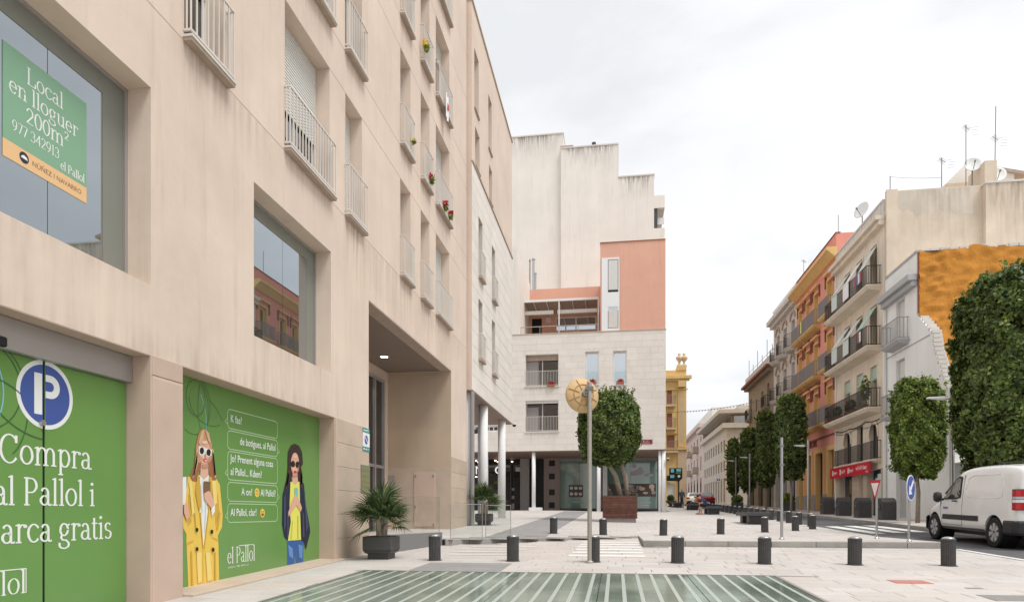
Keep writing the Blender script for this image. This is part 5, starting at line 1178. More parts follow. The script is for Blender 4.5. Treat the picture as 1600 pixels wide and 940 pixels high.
for k in (0, 3, 6): xx = xr0 + (xr1 - xr0) * k / 6; q = MB(); q.tube([(xx, YR, Z1), (xx, YR, zr - .1)], .05, 8); q.build('pergola_post', 'whitepaint', po)
q = MB(); za1, za0 = onY(YR + .3, 870, 484)[1], onY(YR + .3, 870, 489.5)[1]; q.box(xr0 + .2, xr0 + 2.6, YR + .3, YR + .5, za0, za1); q.box(xr0 + 2.9, xr1 - .1, YR + .3, YR + .5, za0, za1); q.build('awning_box', 'shutterwhite', po)
rl = MB(); zz_ = onY(YM + .2, 870, 509)[1]; x0_, x1_ = onY(YM + .2, 814)[0], onY(YM + .2, 934)[0]; rl.tube([(x0_, YM + .2, zz_), (x1_, YM + .2, zz_)], .03, 8)
for k in range(5): xx = x0_ + (x1_ - x0_) * k / 4; rl.tube([(xx, YM + .2, Z1 + .05), (xx, YM + .2, zz_)], .02, 6)
rl.build('terrace_rail', 'steelwarm', mb)
# coral tower and its white bay
xt0 = onY(YM + .1, 938)[0]; ztw = onY(YM, 990, 376)[1]; q = MB(); q.box(xt0, XC - .01, YM + .1, YM + 12, Z1 + .06, ztw); q.build('coral_tower', 'coral', mb)
q = MB(); q.box(xt0 - .02, XC, YM + .05, YM + 12, ztw + .001, ztw + .05); q.build('tower_coping', 'terracotta', mb)
xb0, xb1 = onY(YM, 940)[0], onY(YM, 968)[0]; zbt = onY(YM, 953, 402)[1]; wa, wb = onY(YM, 949.5)[0], onY(YM, 966.5)[0]
hs = [(wa, wb, onY(YM, 957, 456)[1], onY(YM, 957, 404.5)[1], .06), (wa, wb, onY(YM, 957, 512.5)[1], onY(YM, 957, 478)[1], .06)]
b = MB(); mBy = mapF(YM + .04); b.wall(mBy, xb0, xb1, Z1 + .06, zbt, hs); b.face([(xb0, YM + .04, Z1 + .06), (xb0, YM + .1, Z1 + .06), (xb0, YM + .1, zbt), (xb0, YM + .04, zbt)]); b.face([(xb0, YM + .04, zbt), (xb1, YM + .04, zbt), (xb1, YM + .1, zbt), (xb0, YM + .1, zbt)]); b.build('white_bay', 'whitepaint', mb)
for k, h in enumerate(hs): window(mb, mBy, h[0] + .002, h[1] - .002, h[2] + .002, h[3] - .002, .058, 'whitepaint', 'glasssky', 0, fw=.05)
h = hs[0]; q = MB(); q.mbox(mBy, h[0] + .02, h[1] - .02, -.02, .0, h[2] + .02, h[2] + .16); q.build('dark_slot', 'black', mb); q = MB(); q.mbox(mBy, h[0] + .02, h[1] - .02, -.03, -.008, h[2] + .2, h[3] - .02); q.build('roller_shutter', 'shutterwhite', mb)
h = hs[1]; q = MB(); q.mbox(mBy, h[0] + .02, h[1] - .02, -.03, -.008, h[2] + .02, h[3] - .3); q.build('roller_shutter', 'railwhite', mb)
zwl = onY(YM, 800, 386)[1]
q = MB(); q.box(-7.5, -7.2, YM + .01, 57.2, Z1, zwl); q.build('terrace_side_wall', 'partywhite', mb)
for px, py0, py1, r_, mt in ((833.5, 445, 406, .11, 'steel'), (828, 445, 408, .05, 'midgrey'), (837, 445, 428, .07, 'steel')):
    x_, z0_ = onY(60, px, py0); z1_ = onY(60, px, py1)[1]; q = MB(); q.tube([(x_, 60, zt - .2), (x_, 60, z1_)], r_, 10); q.lathe([(r_ * 1.6, 0), (r_ * 1.6, .08), (.02, .2)], 10, (x_, 60, z1_)); q.build('roof_flue', mt, mb)

# ================================================================ TALL BUILDING BEHIND
YB = 63.0
tb = thing('tall_building', 'tall windowless pale building with stepped roof behind the white one', 'building', (-3, YB, SLOPE * YB))
for (pa, pb, ytop, yo) in ((788, 880, 216.5, .35), (876.5, 965.5, 232.5, .0), (964.5, 1022, 277.5, .12)):
    xa, zt_ = onY(YB + yo, pa, ytop); xb = onY(YB + yo, pb, ytop)[0]; q = MB(); q.box(xa, xb, YB + yo, YB + 14 - yo, 1.0, zt_); q.build('party_wall', 'partywhite', tb)
    stain(tb, mapF(YB + yo), xa, xb, zt_ - 2.6, zt_, .004, 'stain_dark'); stain(tb, mapF(YB + yo), xa, xb, zt_ - .8, zt_, .006, 'stain_dark')
    q = MB(); q.box(xa - .03, xb + .05, YB + yo - .05, YB + 14, zt_ + .001, zt_ + .12); q.build('coping', 'greystone', tb)
x_, z_ = onY(YB + 2, 928, 234); q = MB(); q.lathe([(.13, -.3), (.13, .45), (.2, .46), (.2, .66), (.12, .67)], 12, (x_, YB + 2, z_)); q.build('chimney_pot', 'darkgrey', tb)
x_, z_ = onY(YB + .5, 886, 232.5); q = MB(); q.box(x_ - .6, x_ + .6, YB + .3, YB + 1.4, z_ + .1, z_ + .22); q.build('roof_slab', 'slabedge', tb)
Xf = onY(YB + .12, 1022)[0]; zt_ = onY(YB, 1032, 296)[1]
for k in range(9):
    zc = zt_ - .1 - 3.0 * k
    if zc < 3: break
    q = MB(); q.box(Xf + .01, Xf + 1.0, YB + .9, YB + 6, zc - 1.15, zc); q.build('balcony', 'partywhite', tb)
    q = MB(); q.box(Xf + .01, Xf + .35, YB + 1.0, YB + 5.9, zc - 2.99, zc - 1.16); q.build('balcony_gap_shade', 'darkgrey', tb)  # solid dark block; the shade between balconies is put into its colour
    if k % 2 == 0: q = MB(); q.box(Xf + .36, Xf + .98, YB + 1.3, YB + 1.34, zc - 2.99 + .5, zc - 1.9); q.build('balcony_towel', random.choice(('clothes_b', 'clothes_c')), tb)

# ================================================================ YELLOW CORNER BUILDING
YY = 73.0; mY = mapF(YY)
yb_ = thing('yellow_building', 'ornate yellow corner building with urns on its parapet', 'building', (6, YY, SLOPE * YY))
yx = lambda px, py=700: onY(YY, px, py)
xr = yx(1072.5)[0]; xl = 1.0
def yz(py): return yx(1060, py)[1]
wins = [(yx(1042.5)[0], yx(1054)[0], yz(704), yz(679), .2), (yx(1042.5)[0], yx(1050)[0], yz(668), yz(645), .2), (yx(1042.5)[0], yx(1050)[0], yz(632), yz(607), .2), (yx(1042)[0], yx(1055)[0], 1.5, yz(742), .3)]
b = MB(); b.wall(mY, xl, xr, 1.4, yz(578), wins); b.face([(xr, YY, 1.4), (xr, YY + 14, 1.4), (xr, YY + 14, yz(578)), (xr, YY, yz(578))]); b.face([(xl, YY, yz(578)), (xr, YY, yz(578)), (xr, YY + 14, yz(578)), (xl, YY + 14, yz(578))]); b.build('wall', 'yellowstucco', yb_)
for k, h in enumerate(wins[:3]):
    o = window(yb_, mY, h[0] + .002, h[1] - .002, h[2] + .002, h[3] - .002, .19, 'terracotta', 'glass', 1, fw=.08); q = MB(); q.mbox(mY, h[0] + .06, h[1] - .06, -.12, -.08, h[2] + .05, h[3] - .05); q.build('shutter', 'terracotta', o)
    q = MB(); q.mbox(mY, h[0] - .5, h[1] + .35, .002, .5, h[2] - .2, h[2]); q.build('balcony_slab', 'creamstone', yb_); railing(yb_, mY, h[0] - .5, h[1] + .33, .0, .45, h[2], 1.0, 'railgrey', sp=.14, th=.012)
q = MB(); h = wins[0]; q.prism(mY, [(h[0] - .2, h[3] + .15), (h[1] + .3, h[3] + .15), ((h[0] + h[1]) / 2 + .1, h[3] + .8)], .002, .12); q.build('pediment', 'yellowstucco', yb_)
q = MB(); q.mbox(mY, wins[3][0], wins[3][1], -.28, -.2, 1.5, yz(752)); q.build('roller_door', 'shutterwhite', yb_); q = MB(); q.mbox(mY, wins[3][0], wins[3][1], -.2, .05, yz(751), yz(743)); q.build('shop_fascia', 'black', yb_)
for z0, z1, d in ((yz(592), yz(587.5), .5), (yz(595), yz(592) - .001, .3), (yz(702.5), yz(699), .25), (yz(609), yz(607), .12)): q = MB(); q.box(xl, xr + d, YY - d, YY - .002, z0, z1); q.build('cornice', 'yellowstucco', yb_)
q = MB(); q.mbox(mY, yx(1059.5)[0], yx(1071)[0], .002, .10, yz(698), yz(609.5)); po = q.build('pilaster', 'yellowstucco', yb_); q = MB(); q.mbox(mY, yx(1062.5)[0], yx(1068)[0], .101, .115, yz(690), yz(618)); q.build('pilaster_panel', 'creamstone', po)
q = MB(); q.mbox(mY, yx(1059)[0], yx(1072.3)[0], .002, .14, 1.9, yz(703)); q.build('base_pier', 'creamstone', yb_)
q = MB(); q.mbox(mY, yx(1059.5)[0], yx(1071)[0], .002, .45, yz(605), yz(595.5)); q.build('bracket', 'yellowstucco', yb_)
q = MB(); q.box(yx(1058)[0], xr, YY - .1, YY + 2, yz(578) + .001, yz(571)); q.build('parapet_block', 'yellowstucco', yb_)
for px in (1062, 1069.5):
    x_ = yx(px)[0]; q = MB(); q.lathe([(.28, 0), (.28, .12), (.12, .2), (.1, .4), (.34, .75), (.36, .95), (.2, 1.05), (.1, 1.1), (.18, 1.25), (.02, 1.4)], 14, (x_, YY + .35, yz(571))); q.build('urn', 'creamstone', yb_, smooth=True)
# ================================================================ RIGHT-HAND ROW (facades on x = 13.4)
XR = 13.4; mR = mapR(XR); ZG = lambda y_: SLOPE * y_ + .12
def arch_poly(a0, a1, z0, zs, n=10): r_ = (a1 - a0) / 2; return [(a0, z0)] + [(p, q) for p, q in reversed(_arc((a0 + a1) / 2, zs, r_, r_, 0, 180, n))] + [(a1, z0)]
def shell(parent, m, a0, a1, zb, zt, holes, mat, depth=10):
    b = MB(); b.wall(m, a0, a1, zb, zt, holes)
    for a in (a0, a1): b.face([m(a, 0, zb), m(a, -depth, zb), m(a, -depth, zt), m(a, 0, zt)])
    b.face([m(a0, 0, zt), m(a1, 0, zt), m(a1, -depth, zt), m(a0, -depth, zt)]); b.face([m(a0, -depth, zb), m(a1, -depth, zb), m(a1, -depth, zt), m(a0, -depth, zt)])
    return b.build('wall', mat, parent)
def slab(parent, m, a0, a1, z, d, mat, th=.14, name='balcony_slab'):
    q = MB(); q.hexa([m(a0 + .12, .002, z - th * 1.6), m(a1 - .12, .002, z - th * 1.6), m(a1 - .1, d - .12, z - th), m(a0 + .1, d - .12, z - th), m(a0, .002, z), m(a1, .002, z), m(a1, d, z), m(a0, d, z)])
    q.mbox(m, a0, a1, .003, d, z + .001, z + .06); return q.build(name, mat, parent)
def blind(parent, m, a0, a1, zt, zb, dout, mat, din=.02):
    q = MB(); q.hexa([m(a0, din, zt), m(a1, din, zt), m(a1, din + .03, zt), m(a0, din + .03, zt), m(a0, dout, zb), m(a1, dout, zb), m(a1, dout + .03, zb), m(a0, dout + .03, zb)]); return q.build('roll_blind', mat, parent)

# ---- tan house with blinds
t = thing('tan_house', 'cream stone house with blinds hung over iron balconies', 'building', (XR, 40.8, ZG(40.8)))
A0, A1 = 36.95, 44.6; wc = [(37.9, 38.85), (40.0, 40.95), (42.0, 43.0)]; fl_ = [6.64, 9.8, 12.9]
holes = [(a, b_, f, f + 2.35, .3) for f in fl_ for a, b_ in wc]
holes += [(wc[0][0] - .1, wc[0][1] + .15, 4.0, 5.95, .25), (wc[1][0], wc[1][1], 4.0, 6.1, .25), (wc[2][0] - .1, wc[2][1] + .15, 4.0, 5.95, .25)]
holes += [(37.35, 39.3, ZG(38), 3.55, .4), (41.7, 43.9, ZG(42), 3.55, .4), (39.95, 40.5, ZG(40), 3.4, .15)]
shell(t, mR, A0, A1, .8, 16.3, holes, 'tanwall', 12)
for h in holes[:9]:
    window(t, mR, h[0] + .002, h[1] - .002, h[2] + .002, h[3] - .002, .29, 'brownwall', 'glass', 1, fw=.08)
    q = MB(); q.mbox(mR, h[0] - .12, h[0], .001, .03, h[2] + .07, h[3] + .12); q.mbox(mR, h[1], h[1] + .12, .001, .03, h[2] + .07, h[3] + .12); q.mbox(mR, h[0], h[1], .001, .03, h[3], h[3] + .12); q.build('window_surround', 'tanwall', t)
for h in holes[9:12]: window(t, mR, h[0] + .002, h[1] - .002, h[2] + .002, h[3] - .002, .24, 'iron', 'glass', 1, fw=.07)
for h in (holes[9], holes[11]):
    q = MB(); o_ = _arc((h[0] + h[1]) / 2, 5.25, (h[1] - h[0]) / 2 + .14, .95, 0, 180, 12); i_ = _arc((h[0] + h[1]) / 2, 5.25, (h[1] - h[0]) / 2, .80, 180, 0, 12); q.prism(mR, o_ + i_, .001, .05); q.build('arch_moulding', 'tanwall', t)
for k, h in enumerate(holes[12:14]):
    q = MB(); q.mbox(mR, h[0] + .002, h[1] - .002, -.39, -.3, h[2], h[3] - .002); so = q.build('shop_front', 'navyshop', t)
    q = MB(); q.mbox(mR, h[0] + .5, h[1] - .3, -.29, -.27, h[2] + .4, h[3] - .3); q.build('pane', 'shopglass', so)
    q = MB(); q.mbox(mR, h[0] + .05, h[0] + .45, -.1, -.06, h[2] + .1, h[3] - .05); q.build('folding_shutter', 'navyshop', so)
q = MB(); q.mbox(mR, 37.4, 37.95, -.05, -.02, 1.6, 3.3); q.build('notice_panel', 'blindpale', t)
q = MB(); q.mbox(mR, 39.96, 40.49, -.14, -.1, ZG(40), 3.39); q.build('house_door', 'brownwall', t)
for i in range(9):           # stone courses of the ground-floor piers
    z0 = 1.25 + i * .26
    for a0, a1 in ((36.98, 37.33), (39.32, 39.93), (40.52, 41.68), (43.92, 44.55)): stone('stone_block', t, 'tanstone', (XR, (a0 + a1) / 2, z0 + .13), a1 - a0 - .015, .245, .04, B_R)
for k, f in enumerate(fl_):
    slab(t, mR, A0 + .35, A1 + .1 if k == 0 else A1 - .05, f, .75, 'tanwall', .15); railing(t, mR, A0 + .42, A1 - .1, .01, .70, f + .06, 1.0, 'iron', sp=.13, th=.011)
slab(t, mR, 37.3, 44.2, 4.0, .3, 'tanwall', .1); railing(t, mR, 37.35, 44.1, .01, .26, 4.06, .95, 'iron', sp=.12, th=.01)
q = MB(); q.mbox(mR, A0 - .05, A1 + .1, .001, .45, 16.1, 16.32); q.mbox(mR, A0 - .03, A1 + .08, .001, .28, 15.85, 16.1 - .001); q.build('cornice', 'tanwall', t)
q = MB(); q.mbox(mR, A0, A1, -.25, .05, 16.321, 17.02); q.mbox(mR, A0, A1, -.3, .1, 17.021, 17.12); pa_ = q.build('parapet', 'greystone', t)
for k in range(6): q = MB(); a = A0 + .3 + k * 1.4; q.mbox(mR, a, a + .2, .051, .08, 16.33, 17.0); q.build('parapet_pier', 'greystone', pa_)
bl = [(0, 2, 'blindpale', .6), (1, 2, 'whitepaint', .68), (2, 2, 'blindpale', .72), (0, 1, 'blindgreen', .66), (1, 1, 'blindpale', .72), (2, 1, 'blindpale', .7)]
for ci, fi, mt, dn in bl:
    a, e = wc[ci]; f = fl_[fi]; blind(t, mR, a - .02, e + .02, f + 2.25, f + 1.1, dn + .05, mt)
    if ci > 0: q = MB(); q.mbox(mR, a + .02, e - .02, .735, .76, f + .25, f + 1.08); q.build('blind_end', mt, t)
for ci in range(3):
    a, e = wc[ci]; f = fl_[0]; q = MB(); q.mbox(mR, a - .02, e + .02, -.2, -.1, f + 1.75, f + 2.33); q.tube([mR(a - .02, -.12, f + 1.7), mR(e + .02, -.12, f + 1.7)], .09, 8); q.build('rolled_blind', 'blindgreen', t)
q = MB(); q.mbox(mR, A1 - .14, A1 - .04, .01, .1, 1.6, 15.8); q.build('downpipe', 'white', t)
rs_ = thing('shop_sign_board', 'long red shop sign with white marks on the cream house', 'sign', (XR - .2, 41, 3.6)); mRS = mapR(XR - .32)
q = MB(); q.mbox(mRS, 37.9, 44.55, 0, .06, 3.35, 3.95); q.build('board', 'signred', rs_)
for k, a in enumerate((43.7, 42.3, 40.9)):
    q = MB(); q.mbox(mRS, a + .22, a + .38, .061, .066, 3.5, 3.82); q.build('emblem', 'print_white', rs_); marks('small_print', rs_, mRS, a - .5, a + .16, 3.56, .2, .061, 'print_white', 6)
marks('small_print', rs_, mRS, 38.3, 40.0, 3.6, .24, .061, 'print_white', 11); marks('small_print', rs_, mRS, 38.15, 38.5, 3.41, .1, .061, 'print_white', 4)
def potted(label, x, y, z, r, n, mat='leaf_b', flower=None, trough=None):
    o = thing('balcony_plant', label, 'plant', (x, y, z), group='plants on the balconies'); p, q = blob_pts((x, y, z + r[2] * 1.05), r, n); leaf_mesh('foliage', p, q, .09, mat, o)
    if flower: p, q = blob_pts((x, y, z + r[2] * 1.2), r, n // 3); leaf_mesh('flowers', p, q, .07, flower, o)
    w_ = trough or .14; q = MB(); q.box(x - .1, x + .1, y - w_, y + w_, z - .2, z + .02); q.build('pot', 'terracotta', o)
potted('tall leafy balcony plant at the right end of the cream house', XR - .5, 38.2, 6.95, (.22, .38, .75), 260)
potted('low trailing plants in the middle of the cream house balcony', XR - .55, 40.3, 6.9, (.15, .9, .3), 260, 'leaf_far', 'petalred', .8)
potted('low trailing plants left on the cream house balcony', XR - .55, 42.5, 6.9, (.15, .7, .3), 200, 'leaf_far', None, .6)
potted('red flowers at the left corner of the cream house balcony', XR - .6, 44.2, 7.0, (.12, .2, .25), 90, 'leaf_b', 'petalred')
def laundry(label, y0, z0, n, mats):
    o = thing('laundry_line', label, 'laundry', (XR - .8, y0, z0))
    q = MB(); q.tube([(XR - .78, y0 - .1, z0 + .02), (XR - .78, y0 + .3 * n, z0 + .02)], .008, 5); q.build('line', 'railgrey', o)
    for k in range(n):
        q = MB(); y_ = y0 + k * .28; q.hexa([(XR - .79, y_, z0 - .5), (XR - .77, y_, z0 - .5), (XR - .77, y_ + .22, z0 - .55), (XR - .79, y_ + .22, z0 - .55), (XR - .79, y_, z0), (XR - .77, y_, z0), (XR - .77, y_ + .24, z0), (XR - .79, y_ + .24, z0)]); q.build('garment', mats[k % len(mats)], o)
laundry('washing on the top balcony of the cream house', 37.9, 13.85, 4, ('clothes_a', 'clothes_b', 'clothes_c'))
laundry('washing on the middle balcony of the cream house', 38.0, 10.75, 2, ('clothes_b', 'clothes_a'))

# ---- side wall of the tan house above its lower neighbour, roof clutter
YS1 = 36.95; xw = onY(YS1, 1382)[0]
sw = MB(); sw.box(XR + .02, 40, YS1 - .12, YS1 - .003, 8, 17.45); sw.build('side_wall', 'tanside', t)
xx0 = onY(36.6, 1539)[0]; zt2 = onY(36.6, 1570, 286)[1]; q = MB(); q.box(xx0, 40, 36.5, YS1 - .125, 8, zt2); q.build('side_wall', 'tanside', t); q = MB(); q.box(xx0 - .05, 40, 36.45, YS1 + .2, zt2 + .001, zt2 + .09); q.build('wall_coping', 'greystone', t); stain(t, mapF(36.5), xx0, xx0 + 2.2, zt2 - 3.4, zt2, .004, 'stain_dark'); stain(t, mapF(36.5), xx0 + 1.5, xx0 + 7, zt2 - 2.4, zt2, .006, 'stain_dark'); stain(t, mapF(YS1 - .12), XR + .6, xx0, 13.0, 17.4, .006, 'stain')
pts = [(1392, 300), (1470, 294), (1521, 291)] + [(1521 - k * 2.15, 331 + 5 * math.sin(k * .21) + random.uniform(-1.8, 1.8) + 2.5 * math.sin(k * .63 + 1)) for k in range(61)]
q = MB(); q.prism(mapF(YS1 - .12), [onY(YS1 - .12, *p) for p in pts], .001, .004); q.build('render_patch', 'greypatch', t)
q = MB(); q.box(XR + .02, XR + .55, YS1 - .2, YS1 - .121, 8, 17.5); q.build('corner_pier', 'tanside', t)
cx_ = onY(38, 1531)[0]; q = MB(); q.box(cx_ - .25, cx_ + .3, 37.0, 38.6, 16.9, onY(38, 1531, 266)[1]); q.build('brick_chimney', 'tanside', t)
gx0, gx1 = onY(39, 1478)[0], onY(39, 1523)[0]; gz0, gz1 = onY(39, 1478, 287)[1], onY(39, 1508, 258)[1]; q = MB(); q.prism(mapF(39), [(gx0, gz0), (gx1, gz0), (gx1, gz1 + .1), (gx1 - .5, gz1)], -3, 0); q.build('attic_room', 'partywhite', t)
gx0, gx1 = onY(39, 1540)[0], onY(39, 1585)[0]; q = MB(); q.prism(mapF(39), [(gx0, gz0), (gx1, gz0), (gx1, gz0 + .3), (gx0, gz1 - .1)], -3, 0); q.build('attic_room', 'partywhite', t)
q = MB(); q.hexa([(gx0, 39 - .1, gz1 - .3), (gx1 + .6, 39 - .1, gz0 + .15), (gx1 + .6, 42, gz0 + .15), (gx0, 42, gz1 - .3), (gx0, 39 - .1, gz1 - .1), (gx1 + .6, 39 - .1, gz0 + .3), (gx1 + .6, 42, gz0 + .3), (gx0, 42, gz1 - .1)]); q.build('roof_edge', 'slabedge', t)
def dish(label, px, py, Y, r, face):
    x_, z_ = onY(Y, px, py); o = thing('satellite_dish', label, 'satellite dish', (x_, Y, z_ - r - .5), group='dishes on the roofs')
    prof = [(r * k / 6, .22 * r * (k / 6) ** 2) for k in range(7)]; q = MB(); rings = []
    for rr_, h_ in prof:
        n = len(q.v); q.v += [(rr_ * math.cos(2 * math.pi * i / 24), rr_ * math.sin(2 * math.pi * i / 24), h_) for i in range(24)]; rings.append(n)
    for a, b_ in zip(rings, rings[1:]):
        for i in range(24): q.f.append((a + i, a + (i + 1) % 24, b_ + (i + 1) % 24, b_ + i))
    do = q.build('reflector', 'white', o, smooth=True, local=True); do.location = (0, 0, r + .5); do.rotation_euler = Vector(face).to_track_quat('Z', 'Y').to_euler(); sm = do.modifiers.new('s', 'SOLIDIFY'); sm.thickness = .02
    f = Vector(face).normalized(); q = MB(); q.tube([Vector((0, 0, r + .5)) - Vector((0, 0, r * .9)), Vector((0, 0, r + .5)) + f * r * 1.05 - Vector((0, 0, r * .25))], .018, 6); q.tube([Vector((0, 0, r + .5)) + f * r * 1.0 - Vector((0, 0, r * .28)), Vector((0, 0, r + .5)) + f * r * 1.2 - Vector((0, 0, r * .2))], .045, 8); q.build('feed_arm', 'midgrey', o, local=True)
    q = MB(); q.tube([(0, .05, -.3), (0, .05, r + .4)], .03, 6); q.build('mast', 'midgrey', o, local=True)
dish('large white dish on the parapet of the cream house', 1348, 329, 40.5, .46, (-.75, -.5, .25)); dish('left of two white dishes by the chimney', 1520, 258, 37.6, .40, (-.2, -1, .25)); dish('right of two white dishes by the chimney', 1557, 274, 37.3, .42, (-.1, -1, .3))
def antenna(label, px, py0, py1, Y, kind):
    x_, z0_ = onY(Y, px, py0); z1_ = onY(Y, px, py1)[1]; o = thing('roof_antenna', label, 'antenna', (x_, Y, z0_ - .4), group='antennas on the roofs')
    q = MB(); q.tube([(x_, Y, z0_ - .5), (x_ + (.05 if kind == 'y2' else 0), Y, z1_)], .022, 6); q.build('mast', 'midgrey', o)
    if kind != 'p':
        q = MB(); zz_ = z1_ - (.15 if kind == 'y' else 1.6); L_ = .5; q.tube([(x_ - L_ * .4, Y - L_ * .4, zz_), (x_ + L_ * .5, Y + L_ * .4, zz_)], .012, 5)
        for k in range(7): f = -.4 + .9 * k / 6; q.tube([(x_ + L_ * f, Y + L_ * f * .9 - .22, zz_), (x_ + L_ * f, Y + L_ * f * .9 + .22, zz_)], .007, 4)
        for k in range(4): q.tube([(x_ + .45, Y + .35 + .02 * k, zz_ - .22 + .14 * k), (x_ + .75, Y + .35, zz_ - .22 + .14 * k)], .007, 4)
        q.build('aerial', 'midgrey', o)
antenna('short bare mast at the corner of the cream house roof', 1391, 297, 275, 37.2, 'p'); antenna('middle-height mast left of the dishes', 1471.5, 292, 246, 37.5, 'y'); antenna('tall mast above the left chimney dish', 1509.5, 275, 195, 37.6, 'y'); antenna('tallest mast with aerial at upper right', 1554.5, 265, 166, 37.4, 'y2')
antenna('thin mast behind the salmon roof', 1310, 366, 336, 48, 'p'); antenna('small mast behind the grey house roof', 1256, 420, 405, 60, 'y')

# ---- low white house and the foam-sprayed party wall
t = thing('white_house', 'narrow white house with grey cornice and single balcony', 'building', (XR, 35, ZG(35)))
holes = [(34.5, 35.5, 9.35, 11.45, .3), (34.5, 35.5, 5.95, 8.6, .3), (34.3, 35.5, ZG(35), 3.6, .3)]
shell(t, mR, 33.2, 36.82, .8, 13.0, holes, 'whitewall', 12)
for h in holes[:2]:
    o = window(t, mR, h[0] + .002, h[1] - .002, h[2] + .002, h[3] - .002, .28, 'whitepaint', 'glass', 1, fw=.08); q = MB(); q.mbox(mR, h[0] + .06, h[1] - .06, -.2, -.16, h[2] + .05, h[3] - .06); q.build('slat_shutter', 'shutterwhite', o)
h = holes[2]; q = MB(); q.mbox(mR, h[0] + .002, h[1] - .002, -.29, -.2, h[2], h[3] - .002); q.build('house_door', 'greywall', t)
q = MB(); q.mbox(mR, 33.1, 36.82, .002, .42, 11.75, 12.05); q.mbox(mR, 33.15, 36.82, .001, .25, 11.5, 11.75 - .001); q.build('cornice', 'greywall', t, bevel=.03); q = MB(); q.mbox(mR, 33.15, 36.82, -.2, .05, 13.001, 13.1); q.build('coping', 'greywall', t)
for z_ in (9.3, 5.9): slab(t, mR, 33.95, 36.05, z_, .55, 'greywall', .12); railing(t, mR, 34.0, 36.0, .01, .5, z_ + .06, 1.0, 'railgrey', sp=.13, th=.009)
q = MB(); q.mbox(mR, 33.2, 36.82, .001, .02, 8.95, 9.0); q.build('string_course', 'greywall', t)
q = MB(); q.mbox(mR, 36.60, 36.75, .03, .14, 1.6, 11.4); q.build('downpipe', 'white', t)
fw_ = thing('foam_party_wall', 'rust-orange foam-sprayed party wall above the vacant lot', 'wall', (20, 33.2, ZG(33)))
nx, nz = 170, 110; xs = np.linspace(XR + .02, 34, nx); zs = np.linspace(.9, 13.0, nz); V = []; 
ph_ = rng.uniform(0, 6.28, (14, 4)); fr_ = rng.uniform(.8, 9, (14, 2))
for j in range(nz):
    for i in range(nx):
        x_, z_ = xs[i], zs[j]; dd = .022 * sum(math.sin(fr_[k][0] * (x_ + .3 * math.sin(z_ * 1.3 + ph_[k][2])) + ph_[k][0]) * math.sin(fr_[k][1] * (z_ + .3 * math.sin(x_ * 1.7 + ph_[k][3])) + ph_[k][1]) for k in range(14)) + random.uniform(-.015, .015)
        if i < 9: dd += .06 * (1 if (j // 2) % 2 else -.3)
        if j == nz - 1: z_ += .08 * math.sin(x_ * 2.1) + .05 * math.sin(x_ * 5.3) + (.02 * (x_ - XR))
        V.append((x_, 33.02 - abs(dd), z_))
b = MB(); b.v = V; b.f = [(j * nx + i, j * nx + i + 1, (j + 1) * nx + i + 1, (j + 1) * nx + i) for j in range(nz - 1) for i in range(nx - 1)]
n0 = len(b.v); b.v += [(x_, 33.19, .9) for x_ in (xs[0], xs[-1])] + [(xs[-1], 33.19, 13.0), (xs[0], 33.19, 13.0)]
b.build('foam', 'orangefoam', fw_, smooth=True); q = MB(); q.box(XR + .02, 34, 33.08, 33.19, .9, 12.98); q.build('core', 'brickred', fw_)
bm_ = MB()
for k in range(40): x_ = XR + .1 + k * .4; bm_.box(x_, x_ + .36, 33.0, 33.3, 13.0, 13.06 + random.uniform(0, .1))
bm_.build('rubble_edge', 'greystone', fw_, kind='stuff')
ru = thing('ruined_front_wall', 'broken white front wall left standing beside the foam wall', 'wall', (XR, 32, ZG(32)))
P_ = [onX(XR, *p) for p in ((1433, 492), (1440, 500), (1455.5, 518), (1460, 545), (1470, 579), (1478, 604), (1486, 640), (1492, 690))]
poly = [(33.19, ZG(33) - .3), (33.19, P_[0][1])] + P_[1:] + [(P_[-1][0], ZG(30) - .3)]
q = MB(); q.prism(mR, poly, -.4, 0); q.build('wall', 'whitewall', ru)
q = MB()
for k in range(len(P_) - 1):
    (a0, z0), (a1, z1) = P_[k], P_[k + 1]; n = max(2, int(abs(z1 - z0) / .18))
    for i in range(n): f = i / n; a, z = a0 + (a1 - a0) * f, z0 + (z1 - z0) * f; s = random.uniform(.06, .16); q.mbox(mR, a - .10, a - .10 + s * .8 + .06, -.38, .004 + random.uniform(-.03, .012), z - .07, z + .06)
q.build('broken_edge', 'greystone', ru, kind='stuff')
q = MB(); q.mbox(mR, 31.9, 33.18, .001, .02, 8.95, 9.0); q.build('string_course', 'greywall', ru)
gw = thing('lot_wall', 'plain grey wall closing the vacant lot behind the van', 'wall', (XR, 20, ZG(20))); zt = onX(XR, 1500, 724)[1]
q = MB(); q.mbox(mR, -8, P_[-1][0] - .02, -.25, .02, -.3, zt); q.build('wall', 'greywall', gw); q = MB(); q.mbox(mR, -8, P_[-1][0] - .02, -.28, .05, zt + .001, zt + .06); q.build('coping', 'greystone', gw)

